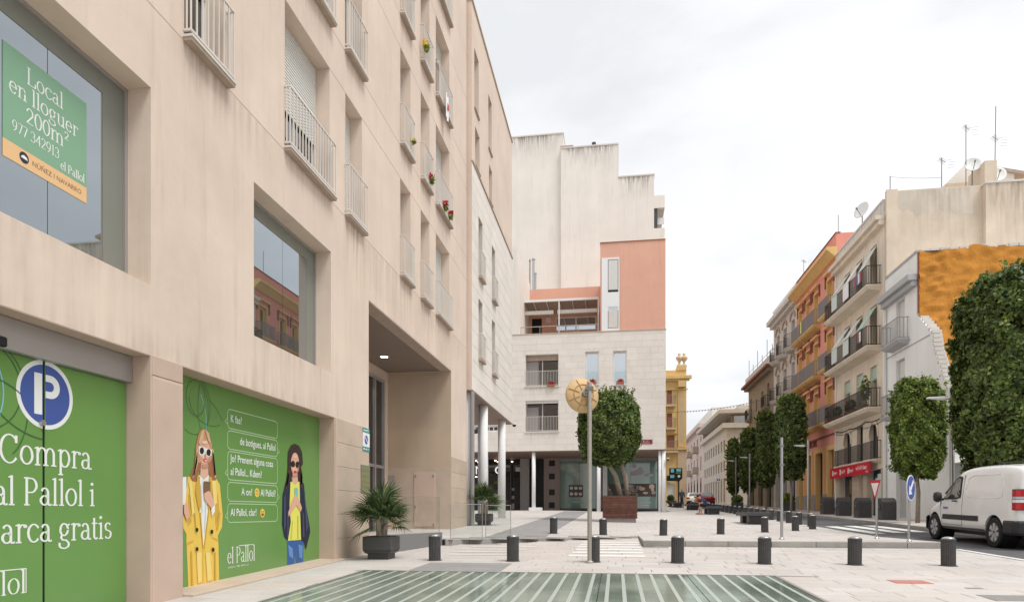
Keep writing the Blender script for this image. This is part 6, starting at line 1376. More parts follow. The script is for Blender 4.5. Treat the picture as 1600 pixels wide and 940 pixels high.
# ---- salmon house
t = thing('salmon_house', 'salmon red house with ochre window frames and cornice', 'building', (XR, 49, ZG(49)))
A0, A1 = 44.605, 53.9; wc = [(45.2, 46.4), (48.25, 49.3), (50.25, 51.25), (52.3, 53.2)]; fl_ = [6.93, 10.3, 13.7]
holes = [(a, e, f, f + 2.35, .28) for f in fl_ for a, e in wc]; gh = [(44.95, 46.3, ZG(45), 5.25, .4), (47.3, 48.9, ZG(48), 5.25, .4), (49.9, 50.9, ZG(50), 5.25, .4), (52.0, 53.2, ZG(52), 5.25, .4)]
shell(t, mR, A0, A1, 1.0, 18.5, holes + gh, 'salmon', 11)
def surround(parent, h, wd, mat, hood=True):
    q = MB(); q.mbox(mR, h[0] - wd, h[0], .001, .045, h[2] + .07, h[3] + wd); q.mbox(mR, h[1], h[1] + wd, .001, .045, h[2] + .07, h[3] + wd); q.mbox(mR, h[0], h[1], .001, .045, h[3], h[3] + wd)
    q.mbox(mR, h[0] + .003, h[0] + .03, -.26, 0, h[2] + .07, h[3] - .003); q.mbox(mR, h[1] - .03, h[1] - .003, -.26, 0, h[2] + .07, h[3] - .003)
    if hood: q.mbox(mR, h[0] - wd - .12, h[1] + wd + .12, .001, .22, h[3] + wd + .25, h[3] + wd + .38)
    return q.build('window_surround', mat, parent)
for i, h in enumerate(holes):
    window(t, mR, h[0] + .032, h[1] - .032, h[2] + .002, h[3] - .002, .27, 'ochre', 'glass', 1, fw=.12); s = surround(t, h, .11, 'ochre')
    q = MB(); q.mbox(mR, h[0] - .32, h[0] - .17, .002, .09, h[3] - .35, h[3] + .40); q.mbox(mR, h[1] + .17, h[1] + .32, .002, .09, h[3] - .35, h[3] + .40); q.build('bracket', 'ornament', s)
    f = h[2]
    if not (f < 7 and i in (1, 2)): slab(t, mR, h[0] - .45, h[1] + .45, f, .50, 'ochre', .11); railing(t, mR, h[0] - .42, h[1] + .42, .01, .45, f + .06, 1.02, 'railgrey', sp=.10, th=.011)
slab(t, mR, 47.0, 51.9, 6.93, .52, 'ochre', .11); railing(t, mR, 47.05, 51.85, .01, .47, 6.99, 1.02, 'railgrey', sp=.10, th=.011)
for f in fl_[:2]:
    for a, e in wc: q = MB(); q.mbox(mR, a - .35, e + .35, .002, .07, f + 3.0 - .1, f + 3.1); q.prism(mR, disc_poly((a + e) / 2, f + 2.98, .35, .12, 14), .071, .10); q.build('stucco_garland', 'ornament', t)
for h in gh:
    surround(t, h, .28, 'ochre', False); q = MB(); q.mbox(mR, h[0] + .031, h[1] - .031, -.38, -.3, h[2], h[3] - .002); so = q.build('shop_front', 'black', t); q = MB(); q.mbox(mR, h[0] + .12, h[1] - .5, -.29, -.27, h[2] + .2, h[3] - .2); q.build('pane', 'shopglass', so)
for a0, a1 in ((44.62, 44.94), (46.31, 47.29), (48.91, 49.89), (50.91, 51.99), (53.21, 53.88)): q = MB(); q.mbox(mR, a0, a1, .046, .075, ZG(48), ZG(48) + 1.1); q.build('plinth', 'greypanel', t)
q = MB(); prof = [(0, 17.0), (.15, 17.02), (.5, 17.35), (.62, 17.42), (.62, 17.6), (0, 17.62)]
n = len(prof); q.v = [mR(A0 - .2, .002 + d, z) for d, z in prof] + [mR(A1 + .2, .002 + d, z) for d, z in prof]; q.f = [tuple(range(n)), tuple(range(2 * n - 1, n - 1, -1))] + [(i, (i + 1) % n, n + (i + 1) % n, n + i) for i in range(n)]; q.build('cornice', 'ochre', t)
q = MB(); q.mbox(mR, A0 - .03, A1 + .03, -.25, .05, 18.501, 18.56); q.build('coping', 'ornament', t); q = MB(); q.mbox(mR, 44.9, 51, .05, .09, 6.15, 6.25); q.build('cable_duct', 'ornament', t)
textmesh('sign_letters', 'VA. TECNAL', .62, 'ornament', t, (XR - .03, 51.3, 5.75), B_R, .02, 'LEFT', sx=.8)
cf = thing('yellow_cloth', 'yellow cloth hung over a balcony of the salmon house', 'cloth', (XR - .7, 50.6, 13.9)); q = MB(); q.mbox(mapR(XR - .475), 50.75, 51.0, 0, .02, 13.95, 14.75); q.build('cloth', 'print_lemon', cf)

# ---- pale stone house with arched windows
t = thing('pale_stone_house', 'pale grey stone house with arched windows and rounded balconies', 'building', (XR, 57.5, ZG(57)))
A0, A1 = 53.905, 61.5; wc = [(54.5, 55.5), (57.0, 58.0), (59.4, 60.3)]; fl_ = [7.3, 10.6, 13.85]
holes = [(a, e, f, f + 2.2, .3) for f in fl_ for a, e in wc] + [(54.4, 56, ZG(55), 5.0, .4), (57, 58.4, ZG(57), 5, .4), (59.3, 60.8, ZG(60), 5, .4)]
shell(t, mR, A0, A1, 1.2, 17.2, holes, 'greystone', 11)
for h in holes[:9]:
    window(t, mR, h[0] + .002, h[1] - .002, h[2] + .002, h[3] - .002, .29, 'brownwall', 'glass', 1, fw=.08); c = (h[0] + h[1]) / 2
    q = MB(); q.prism(mR, _arc(c, h[3] + .05, .78, .62, 0, 180, 12) + _arc(c, h[3] + .05, .62, .46, 180, 0, 12), .002, .10); q.build('arch_moulding', 'slabedge', t)
    q = MB(); pts = [(h[0] - .45, .003)] + [(c + .95 * math.cos(R(a)), .15 + .55 * math.sin(R(a))) for a in range(180, -1, -20)] + [(h[1] + .45, .003)]
    n = len(pts); q.v = [mR(a, d, h[2] - .25) for a, d in [(c + (p - c) * .85, d_ * .7 + .003) for p, d_ in pts]] + [mR(a, d, h[2]) for a, d in pts]; q.f = [tuple(range(n)), tuple(range(2 * n - 1, n - 1, -1))] + [(i, (i + 1) % n, n + (i + 1) % n, n + i) for i in range(n)]; q.build('balcony_slab', 'greystone', t)
    q = MB(); pb = [(c + .9 * math.cos(R(a)), .15 + .5 * math.sin(R(a))) for a in range(180, -1, -12)]
    for zz_ in (h[2] + .08, h[2] + 1.0): q.tube([mR(a, d, zz_) for a, d in pb], .018, 5)
    for a, d in pb: q.tube([mR(a, d, h[2]), mR(a, d, h[2] + 1.0)], .012, 4)
    q.build('railing', 'iron', t)
for h in holes[9:]: q = MB(); q.mbox(mR, h[0] + .002, h[1] - .002, -.39, -.3, h[2], h[3] - .002); q.build('shop_front', 'black', t)
q = MB(); q.mbox(mR, A0, A1 + .3, .002, .55, 17.3, 17.65); q.mbox(mR, A0, A1 + .15, .002, .3, 17.0, 17.299); q.build('cornice', 'greystone', t)
q = MB(); 
for k in range(16): a = A0 + .2 + k * .46; q.lathe([(.07, 0), (.1, .2), (.05, .45), (.08, .7)], 8, (XR + .1, a, 17.65))
q.mbox(mR, A0, A1, -.25, .1, 18.36, 18.5); q.build('balustrade', 'whitepaint', t)
potted('dark red plant on a rounded balcony', XR - .45, 55.0, 7.65, (.2, .6, .4), 160, 'leaf_far', 'petalred', .4); potted('trailing green plant on the lowest rounded balcony', XR - .4, 59.8, 7.5, (.2, .6, .4), 160, 'leaf_b', None, .4)

# ---- brown house at the side street
t = thing('brown_house', 'weathered brown house with dark eaves and roof railing', 'building', (XR, 67, ZG(67)))
A0, A1 = 61.505, 72.8; holes = [(63.2, 64.1, 10.6, 12.8, .25), (65.8, 66.6, 10.9, 12.5, .25), (71.2, 71.9, 10.5, 12.7, .25), (68.5, 69.1, 11.0, 12.2, .2), (63, 64, 7.2, 9.5, .25), (66.5, 67.5, 7.2, 9.5, .25), (70.5, 71.5, 7.2, 9.5, .25), (62.5, 64.5, ZG(62), 5, .4), (66, 68, ZG(66), 5, .4), (70, 72, ZG(70), 5, .4)]
shell(t, mR, A0, A1, 1.4, 13.9, holes, 'brownwall', 12)
for h in holes[:7]:
    window(t, mR, h[0] + .002, h[1] - .002, h[2] + .002, h[3] - .002, .24, 'iron', 'glass', 1, fw=.07)
for h in (holes[0], holes[2]): slab(t, mR, h[0] - .3, h[1] + .3, h[2], .5, 'brownwall', .12); railing(t, mR, h[0] - .3, h[1] + .3, .01, .48, h[2] + .06, 1.0, 'iron', sp=.12, th=.012)
for h in holes[7:]: q = MB(); q.mbox(mR, h[0] + .002, h[1] - .002, -.39, -.3, h[2], h[3] - .002); q.build('shop_front', 'black', t)
q = MB(); q.mbox(mR, A0, A1 + .6, .002, .65, 13.9, 14.12); q.build('eaves', 'ornament', t); q = MB()
for k in range(22): q.mbox(mR, A0 + .2 + k * .52, A0 + .4 + k * .52, .002, .45, 13.6, 13.898)
q.build('eaves_bracket', 'brownwall', t); q = MB(); q.mbox(mR, A0, A1 + .1, -.3, .3, 14.121, 14.9); q.build('parapet', 'greystone', t)
q = MB()
for k in range(6): a = A0 + .5 + k * 2.1; q.tube([mR(a, 0, 14.9), mR(a, 0, 15.9 + (.9 if k % 2 else 0))], .03, 5)
q.tube([mR(A0, 0, 15.5), mR(A1, 0, 15.5)], .02, 5); q.build('roof_rail', 'railgrey', t); 

# ---- far block across the side street, and beyond
t = thing('office_block', 'beige office block with small windows beyond the side street', 'building', (XR, 98, SLOPE * 98))
A0, A1 = 87.0, 110.0; N_ = 9; holes = []
zz0 = [(onX(XR, 1130, y1)[1], onX(XR, 1130, y0)[1]) for y0, y1 in ((688, 705), (720, 736))]
for z0, z1 in zz0 + [(2.6, 5.6)]:
    for k in range(N_): a = A0 + 1.2 + k * (A1 - A0 - 2) / N_; holes.append((a, a + 1.2, z0, z1, .35))
zt = onX(XR, 1133, 667)[1]; shell(t, mR, A0, A1, 1.5, zt, holes, 'farbeige', 26)
for h in holes: q = MB(); q.mbox(mR, h[0] + .002, h[1] - .002, -.34, -.3, h[2] + .002, h[3] - .002); q.build('window', 'glass', t)
zt2 = onX(XR, 1133, 648)[1]; q = MB(); q.mbox(mR, A0 + .6, A1 - .2, -24, -.6, zt + .001, zt2); q.build('top_storey', 'brownwall', t)
for k in range(10): a = A0 + .8 + k * 2.2; q = MB(); q.mbox(mR, a, a + 1.7, -.61, -.55, zt + .4, zt2 - .3); q.build('window', 'glass', t)
q = MB(); q.mbox(mR, A0 - .8, A1, -24, 1.0, zt2 + .001, zt2 + .45); q.build('roof_slab', 'farbeige', t); q = MB(); q.mbox(mR, A0 - .5, A1, -24, .5, zt - .25, zt + .35); q.build('terrace_parapet', 'farbeige', t)
mFo = mapF(A0 + .6)
for k in range(5): q = MB(); x0_ = XR + 1.0 + k * 1.55; q.mbox(mFo, x0_, x0_ + 1.4, .002, .06, zt + .37, zt2 - .2); q.build('window', 'glasssky', t)
q = MB(); q.mbox(mapF(A0), XR + 2.2, XR + 4.2, .003, .06, zz0[0][0], zz0[0][1] + .2); q.build('window', 'glass', t)
q = MB(); q.box(XR + 3, XR + 14, 96, 112, zt2 + .45, zt2 + 2.4); q.build('roof_block', 'farbeige', t); q = MB(); q.prism(mapF(94), [(XR + 6, zt2 + .45), (XR + 20, zt2 + .45), (XR + 20, zt2 + 3.6), (XR + 9, zt2 + 3.6), (XR + 6, zt2 + 2.2)], -8, 0); q.build('roof_block', 'partywhite', t)
t = thing('pink_terrace', 'long pinkish terrace closing the far end of the street', 'building', (XR, 125, SLOPE * 125))
A0, A1 = 110.05, 150.0; holes = []
zt = onX(XR, 1097, 668)[1]
for z0, z1 in ((zt - 3.2, zt - 1.2), (zt - 6.6, zt - 4.4), (zt - 10, zt - 7.8), (3.2, 6.2)):
    for k in range(8): a = A0 + 2.0 + k * 4.6; holes.append((a, a + 1.5, z0, z1, .3))
shell(t, mR, A0, A1, 2, zt, holes, 'farpink', 20)
for i, h in enumerate(holes): q = MB(); q.mbox(mR, h[0] + .002, h[1] - .002, -.29, -.25, h[2] + .002, h[3] - .002); q.build('window', 'glass' if i % 5 else 'brownwall', t)
for k in (1, 3): 
    for zz_ in (zt - 3.3, zt - 6.7): q = MB(); a = A0 + 1.2 + k * 4.6; q.mbox(mR, a, a + 3, .003, .9, zz_ - .2, zz_ + .8); q.build('balcony', 'slabedge', t)
q = MB(); q.mbox(mR, A0, A1, -19, .7, zt + .001, zt + .6); q.build('cornice', 'farpink', t); q = MB(); q.box(XR + 1.5, XR + 16, A0 + 1, A1, zt + .6, zt + 3.2); q.build('attic_storey', 'partywhite', t)
# left side of the far street, so that it does not end in nothing
t = thing('far_house', 'far cream house at the end of the street', 'building', (8, 165, SLOPE * 165)); q = MB(); q.box(-6, 30, 165, 175, 2, 15); q.build('wall', 'farbeige', t)
for k in range(8):
    for z_ in (6, 9.5, 12): q = MB(); q.box(5 + k * 1.6, 5.9 + k * 1.6, 164.93, 164.99, z_, z_ + 1.7); q.build('window', 'glass', t)

# ---- wiring sagging along the old fronts
def wire(label, pts, sag, r=.018):
    o = thing('facade_cable', label, 'cable', pts[0]); q = MB(); P = []
    for a, b_ in zip(pts, pts[1:]):
        a, b_ = Vector(a), Vector(b_)
        for i in range(9): f = i / 8; p = a.lerp(b_, f); p.z -= sag * 4 * f * (1 - f); P.append(p)
    q.tube(P, r, 5); q.build('cable', 'iron', o); return o
wire('dark cable bundle sagging below the cream house balcony', [(XR - .06, 37.0, 6.15), (XR - .06, 39.5, 6.2), (XR - .06, 42, 6.12), (XR - .06, 44.6, 6.25)], .10, .028)
wire('second thin cable below the cream house balcony', [(XR - .05, 37.0, 5.98), (XR - .05, 41, 6.02), (XR - .05, 44.6, 6.1)], .16, .014)
wire('thin wire between the roof masts at upper right', [(onY(37.2, 1391, 276)[0], 37.2, onY(37.2, 1391, 276)[1]), (onY(37.5, 1471.5, 277)[0], 37.5, onY(37.5, 1471.5, 277)[1])], .06, .008)
# ================================================================ BOLLARDS
def bollard_proto():
    t = thing('bollard', 'x', 'bollard'); seg = 40; b = MB(); n = seg
    # ribbed cast body
    for z in (.015, .455):
        b.v += [((.118 if q % 2 else .108) * math.cos(2 * math.pi * q / n), (.118 if q % 2 else .108) * math.sin(2 * math.pi * q / n), z) for q in range(n)]
    b.f += [(q, (q + 1) % n, n + (q + 1) % n, n + q) for q in range(n)]
    b.build('body', 'bollard', t, local=True)
    q = MB(); q.lathe([(.145, 0), (.145, .012), (.125, .018)], 28); q.build('foot', 'bollard', t, local=True)
    q = MB(); q.lathe([(.122, .452), (.122, .478), (.112, .484)], 28); q.build('collar', 'bollard', t, local=True)
    q = MB(); q.lathe([(.110, .482), (.095, .505), (.06, .52), (.01, .526)], 28); q.build('cap', 'steel', t, smooth=True, local=True); return t
bp = bollard_proto(); used = [False]
def bollard(x, y, label, group):
    o = bp if not used[0] else copy_tree(bp); used[0] = True
    o.location = (x, y, G(x, y) - .004); o.rotation_euler = (random.uniform(-.014, .014), random.uniform(-.014, .014), random.uniform(0, 6)); o['label'] = label; o['group'] = group
fr_lab = ['front row bollard beside the large palm planter', 'second front row bollard, above the grey paving strip', 'front row bollard behind the traffic mirror pole', 'middle bollard of the front row, right of the mirror pole', 'front row bollard, third from the right end', 'front row bollard, second from the right end', 'rightmost front row bollard, below the front of the van']
for i in range(7): bollard(-3.57 + 1.57 * i, 13.2, fr_lab[i], 'front row of bollards')
for (x, y), l in zip(((-1.93, 21.2), (-.40, 21.3), (1.44, 21.6), (3.27, 22.4), (4.86, 23.6), (6.07, 24.6), (6.95, 25.8)), ('leftmost back row bollard on the grey strip', 'back row bollard just right of the mirror pole', 'back row bollard right of the wooden tree planter', 'lone back row bollard in the middle of the square', 'back row bollard in front of the near bench', 'back row bollard right of the bare signpost', 'back row bollard where the rows meet at the road')): bollard(x, y, l, 'back row of bollards')
for i in range(26):
    y = 27.8 + 1.7 * i; bollard(7.42, y, '%s bollard along the road edge, counted from the near end' % ordinal(i), 'bollards along the road edge')

# ================================================================ POLES, SIGNS, LAMPS
def pole(parent, x, y, z0, z1, r, mat='steel'):
    q = MB(); q.tube([(x, y, z0), (x, y, z1)], r, 14); o = q.build('pole', mat, parent, smooth=False); q = MB(); q.lathe([(r * 1.9, 0), (r * 1.9, .02), (r * 1.1, .05)], 14, (x, y, z0)); q.build('foot', mat, parent); return o
x, y = -.50, 13.02; t = thing('traffic_mirror', 'round traffic mirror seen from behind on a tall steel pole', 'traffic mirror', (x, y, G(x, y))); zc = 1.3 + (800 - 617) / F * 13.1
pole(t, x, y, G(x, y), zc + .22, .042, 'steelwarm')
f = Vector((-.42, .86, -.10)).normalized(); xm, zm = onY(13.12, 909.5, 617.5); C_ = Vector((xm, 13.14, zm)); rot = f.to_track_quat('Z', 'Y').to_matrix()
q = MB(); q.lathe([(.335, .02), (.340, -.005), (.325, -.03), (.20, -.075), (.05, -.095)], 40); q.v = [tuple(C_ + rot @ Vector(p)) for p in q.v]; q.build('mirror_back', 'tanplastic', t, smooth=True)
q = MB(); q.lathe([(.32, .021), (.2, .035), (.02, .042)], 36); q.v = [tuple(C_ + rot @ Vector(p)) for p in q.v]; q.build('mirror_face', 'steel', t, smooth=True)
def backz(r): return -.030 - .045 * (.325 - r) / .125 if r > .2 else -.075 - .02 * (.2 - r) / .15
for k in range(8):
    a = R(22 + 45 * k); q = MB(); pts = [Vector((r_ * math.cos(a), r_ * math.sin(a), backz(r_) - .004)) for r_ in (.10, .16, .2, .25, .31)]; q.tube([C_ + rot @ p for p in pts], .011, 5); q.build('rib', 'tansrib', t)
q = MB(); q.tube([C_ + rot @ Vector((.20 * math.cos(R(a)), .20 * math.sin(R(a)), -.079)) for a in range(0, 361, 15)], .009, 5); q.build('ring_rib', 'tansrib', t)
q = MB(); p1 = C_ + rot @ Vector((0, 0, -.09)); p2 = C_ + rot @ Vector((0, 0, -.17)); q.tube([p1, p2], .05, 12); q.tube([p2, (x, y, zc + .10)], .022, 8); q.build('bracket', 'midgrey', t); q = MB(); q.box(x - .075, x + .075, y - .05, y + .05, zc + .06, zc + .14); q.build('clamp', 'midgrey', t, bevel=.01)

x, y = XG(1221.5, 843, .07); t = thing('signpost', 'bare silver signpost on the traffic island', 'post', (x, y, G(x, y))); z1 = onY(y, 1221.5, 683)[1]; pole(t, x, y, G(x, y), z1, .038); 
for zz in (z1 - .25, z1 - .75): q = MB(); q.box(x - .05, x + .05, y - .045, y + .045, zz, zz + .05); q.build('clamp', 'midgrey', t)
def rotpts(q, loc, rz): 
    m_ = Matrix.Rotation(rz, 3, 'Z'); q.v = [tuple(Vector(loc) + m_ @ Vector(p)) for p in q.v]; return q
ml = lambda a, d, z: (a, -d, z)
x, y = XG(1370, 839, .1); t = thing('yield_sign', 'slim red and white triangular yield sign on the island', 'sign', (x, y, G(x, y))); z_ = onY(y, 1370, 764)[1]; pole(t, x, y, G(x, y), z_ + .3, .03)
tri = lambda s: [(-.30 * s, .26 * s), (.30 * s, .26 * s), (0, -.26 * s)]
for nm, s_, d0, d1, mt in (('border', 1, .035, .045, 'signred'), ('face', .70, .0455, .05, 'whitepaint')): q = MB(); q.prism(ml, tri(s_), d0, d1); rotpts(q, (x, y, z_ - .01), R(-84)); q.build(nm, mt, t)
x, y = XG(1420.5, 846.5, .11); t = thing('keep_left_sign', 'round blue arrow sign with white arrow on the island end', 'sign', (x, y, G(x, y))); z_ = onY(y, 1425, 761.5)[1]; pole(t, x, y, G(x, y), z_ + .25, .03)
q = MB(); q.prism(ml, disc_poly(0, 0, .31, .31, 36), .035, .045); rotpts(q, (x, y, z_), R(52)); q.build('rim', 'whitepaint', t)
q = MB(); q.prism(ml, disc_poly(0, 0, .285, .285, 36), .0455, .049); rotpts(q, (x, y, z_), R(52)); q.build('face', 'print_blue', t)
q = MB(); q.prism(ml, [(.13, .20), (.19, .14), (-.02, -.07), (.06, -.15), (-.17, -.17), (-.15, .06), (-.08, -.01)], .0495, .053); rotpts(q, (x, y, z_), R(52)); q.build('arrow', 'whitepaint', t)
def lamp(label, x, y, ztop, arm=-.62):
    t = thing('street_lamp', label, 'street lamp', (x, y, G(x, y)), group='street lamps on the right pavement'); pole(t, x, y, G(x, y), ztop, .065)
    q = MB(); q.tube([(x, y, ztop - .35), (x + arm * .4, y, ztop - .33)], .03, 8); q.build('arm', 'steel', t)
    q = MB(); q.hexa([(x + arm * .35, y - .10, ztop - .39), (x + arm * 1.25, y - .06, ztop - .33), (x + arm * 1.25, y + .06, ztop - .33), (x + arm * .35, y + .10, ztop - .39), (x + arm * .35, y - .08, ztop - .27), (x + arm * 1.2, y - .04, ztop - .28), (x + arm * 1.2, y + .04, ztop - .28), (x + arm * .35, y + .08, ztop - .27)]); q.build('lamp_head', 'white', t, bevel=.02)
lx = 10.95
for lab, px, yt in (('street lamp between the small tree and the big tree', 1487, 606), ('street lamp in front of the salmon house', 1263, 687), ('street lamp among the middle trees', 1171.5, 708), ('farthest street lamp in front of the far trees', 1150, 714)):
    yy = onX(lx, px)[0]; zt = onX(lx, px, yt)[1]; lamp(lab, lx, yy, zt)
# bus-stop plate, direction board
xx = 10.9; yy = onX(xx, 1122.5)[0]; t = thing('white_plate_sign', 'small white sign with blue mark far down the pavement', 'sign', (xx, yy, G(xx, yy))); zt = onX(xx, 1122, 741)[1]; zb = onX(xx, 1122, 752)[1]; pole(t, xx, yy, G(xx, yy), zt, .035)
q = MB(); q.box(xx - .28, xx + .28, yy - .06, yy - .04, zb, zt); q.build('plate', 'whitepaint', t); q = MB(); q.prism(mapF(yy - .061), disc_poly(xx - .09, zb + .2, .07, .12, 12), 0, .004); q.prism(mapF(yy - .061), disc_poly(xx + .09, zb + .2, .07, .12, 12), 0, .004); q.build('mark', 'print_blue', t)
yy = 66.0; x0, zt = onY(yy, 1045.5, 731); x1, zb = onY(yy, 1066, 752); xm = onY(yy, 1060.5)[0]; t = thing('lit_information_board', 'black information board with blue signs on a post', 'sign', (xm, yy, G(xm, yy))); pole(t, xm, yy, G(xm, yy), zb + .2, .07, 'bollard')
q = MB(); h_ = zt - zb; w_ = x1 - x0; q.prism(mapF(yy - .08), [(x0, zt), (x1, zt), (x1, zb + .25 * h_), (x1 - .25 * w_, zb), (x0 + .5 * w_, zb + .05 * h_), (x0, zb + .2 * h_)], 0, .1); q.build('board', 'black', t)
mI = mapF(yy - .181)
for nm, u0, u1, v0, v1, mt in (('blue_panel', .12, .36, .68, .95, 'print_cyan'), ('blue_panel', .55, .9, .75, .95, 'print_cyan'), ('green_panel', .5, .9, .60, .70, 'leaf_b'), ('blue_panel', .08, .38, .28, .5, 'print_cyan'), ('yellow_arrow', .05, .45, -.14, .0, 'print_yellow')): q = MB(); q.mbox(mI, x0 + u0 * w_, x0 + u1 * w_, 0, .02, zb + v0 * h_, zb + v1 * h_); q.build(nm, mt, t)
q = MB(); q.prism(mI, disc_poly(x0 + .74 * w_, zb + .4 * h_, .1 * w_, .1 * w_, 16), 0, .02); q.build('white_disc', 'whitepaint', t)
# cable with small pennants across the street
t = thing('garland_cable', 'beaded cable hanging across the street between yellow and brown houses', 'cable', (9, 71, 9)); A_ = Vector((onY(72.5, 1043, 643)[0], 72.5, onY(72.5, 1043, 643)[1])); yb__, zb__ = onX(13.3, 1188, 625); B_ = Vector((13.3, yb__, zb__)); pts = []
for i in range(31): f = i / 30; p = A_.lerp(B_, f); p.z -= .28 * 4 * f * (1 - f); pts.append(p)
q = MB(); q.tube(pts, .018, 5); q.build('wire', 'darkgrey', t); q = MB()
for p in pts[1:-1]: q.lathe([(.02, -.1), (.05, -.06), (.05, 0), (.02, .02)], 6, tuple(p))
q.build('beads', 'greypanel', t, kind='stuff')

# ================================================================ BENCHES, BINS, PLANTERS
def bench(label, x, y, L_=2.6):
    z = G(x, y); t = thing('stone_bench', label, 'bench', (x, y, z), group='dark slab benches'); q = MB(); q.box(x - .48, x + .48, y - L_ / 2, y + L_ / 2, z + .33, z + .48); q.build('seat', 'darkgrey', t, bevel=.02)
    for s in (-.55, .55): q = MB(); q.box(x - .34, x + .34, y + s * L_ / 2 - .28, y + s * L_ / 2 + .28, z, z + .329); q.build('foot', 'bollard', t)
bench('nearest dark bench, in front of the road bollards', 5.80, 30.6, 2.7); bench('dark bench with the seated man', 5.95, 44.5); bench('dark bench behind the seated man', 6.05, 56.5, 3.2); bench('farthest dark bench by the information board', 5.75, 66.5, 2.4)
def bin_(label, x, y):
    z = G(x, y); t = thing('litter_inlet', label, 'bin', (x, y, z), group='grey bins on the right pavement'); m_ = lambda a, d, zz: (x + d, y + a, z + zz)
    q = MB(); prof = [(-.34, .02), (.34, .02), (.34, .72)] + _arc(0, .72, .34, .25, 0, 180, 12)[1:-1] + [(-.34, .72)]; q.prism(m_, prof, -.30, .30); b = q.build('body', 'bollard', t, bevel=.015)
    q = MB(); q.box(x - .33, x + .33, y - .36, y + .36, z, z + .02); q.build('base', 'midgrey', t)
    q = MB(); q.mbox(m_, -.22, .22, -.325, -.301, .42, .70); d = q.build('flap', 'bollard', t, bevel=.01); q = MB(); q.mbox(m_, -.1, .1, -.345, -.326, .55, .58); q.build('handle', 'steel', d)
for lab, px, py in (('farthest grey arched bin, by the salmon house', 1293, 805), ('second grey arched bin, left of the shop door', 1318, 807.3), ('third grey arched bin, below the red shop sign', 1348, 810.7), ('nearest grey arched bin, behind the yield sign', 1385, 814)):
    yy = onX(11.75, px)[0]; bin_(lab, 11.75, yy)
# wooden planter and its tree
def crown(name, parent, c, r, n, size, mat, kind='box', seed=0, power=4.0):
    rg = np.random.default_rng(seed); P_ = []; N_ = []
    p = rg.normal(0, 1, (n * 2, 3)); p /= np.linalg.norm(p, axis=1, keepdims=True)
    k = 1.0 / (np.abs(p) ** power).sum(1) ** (1 / power); q = p * k[:, None]                       # superellipsoid shell
    ph = rg.uniform(0, 6.28, (10, 3)); fq = rg.uniform(2.5, 11.0, (10, 3)) * np.array([1, 1, max(1, r[2] / r[0])])
    lump = sum(np.sin(q[:, 0] * fq[i, 0] + ph[i, 0]) * np.sin(q[:, 1] * fq[i, 1] + ph[i, 1]) * np.sin(q[:, 2] * fq[i, 2] + ph[i, 2]) for i in range(10))
    rad = 1 + .042 * lump - np.abs(rg.normal(0, .09, n * 2)) + rg.normal(0, .022, n * 2)
    deep = rg.uniform(0, 1, n * 2) < .22; rad = np.where(deep, rg.uniform(.35, .9, n * 2), rad)
    keep = (lump > np.quantile(lump, .17)) | (rg.uniform(0, 1, n * 2) < .22) | deep; q = (q * rad[:, None])[keep][:n]; p = p[keep][:n]
    return leaf_mesh(name, np.array(c) + q * np.array(r), p, size, mat, parent, jit=.55)
def shoots(name, parent, c, r, n, size, mat, seed):         # loose young twigs that break the outline
    rg = np.random.default_rng(seed); P_ = []; N_ = []
    for i in range(n):
        a = rg.uniform(0, 6.28); f = rg.uniform(.2, .95); b0 = np.array([c[0] + r[0] * f * math.cos(a), c[1] + r[1] * f * math.sin(a), c[2] + r[2] * (.88 + .1 * (1 - f))]); h = rg.uniform(.10, .42) * (1.5 if r[2] > 2 else 1); d = np.array([rg.normal(0, .25), rg.normal(0, .25), 1.0])
        if i % 2:                                              # from the flank, leaning out
            a = rg.uniform(0, 6.28); zz_ = rg.uniform(-.85, .9); b0 = np.array([c[0] + r[0] * .95 * np.sign(math.cos(a)) * abs(math.cos(a)) ** .6, c[1] + r[1] * .95 * np.sign(math.sin(a)) * abs(math.sin(a)) ** .6, c[2] + r[2] * zz_]); d = np.array([math.cos(a) * .7, math.sin(a) * .7, .6]); h *= .7
        for k in range(int(12 + h * 40)): P_.append(b0 + d * h * k / (12 + h * 40) + rg.normal(0, .035, 3)); N_.append([rg.normal(0, .6), rg.normal(0, .6), .6])
    return leaf_mesh(name, np.array(P_), np.array(N_), size, mat, parent, jit=.5)
yy = 31.0; xa, zb = onY(yy, 941.5, 813); xb = onY(yy, 996)[0]; xc = (xa + xb) / 2; wd = xb - xa; z0 = G(xc, yy); zt = onY(yy, 968, 773.5)[1]
t = thing('wooden_planter', 'square planter of dark red boards with a round-headed tree', 'planter', (xc, yy + wd / 2, z0))
q = MB(); q.box(xa + .06, xb - .06, yy + .06, yy + wd - .06, z0, z0 + .2); q.build('base', 'greypanel', t)
nb = 9; hb = (zt - z0 - .18) / nb
for i in range(nb):
    za, zb_ = z0 + .18 + i * hb, z0 + .18 + (i + 1) * hb - .012
    for k, (X0, X1, Y0, Y1) in enumerate(((xa, xb, yy, yy + .04), (xa, xb, yy + wd - .04, yy + wd), (xa, xa + .04, yy + .041, yy + wd - .041), (xb - .04, xb, yy + .041, yy + wd - .041))): q = MB(); q.box(X0, X1, Y0, Y1, za, zb_); q.build('board', 'wood', t)
q = MB(); q.box(xa + .041, xb - .041, yy + .041, yy + wd - .041, z0 + .2, zt - .08); q.build('soil', 'soil', t)
tt = thing('planter_tree', 'round-headed evergreen tree with forked trunk in the wooden planter', 'tree', (xc, yy + wd / 2, zt - .08)); yc = yy + wd / 2
cx, cz = onY(yc, 952, 669); topz = onY(yc, 952, 612)[1]; botz = onY(yc, 952, 727)[1]; rx = (onY(yc, 1000.5)[0] - onY(yc, 903.5)[0]) / 2
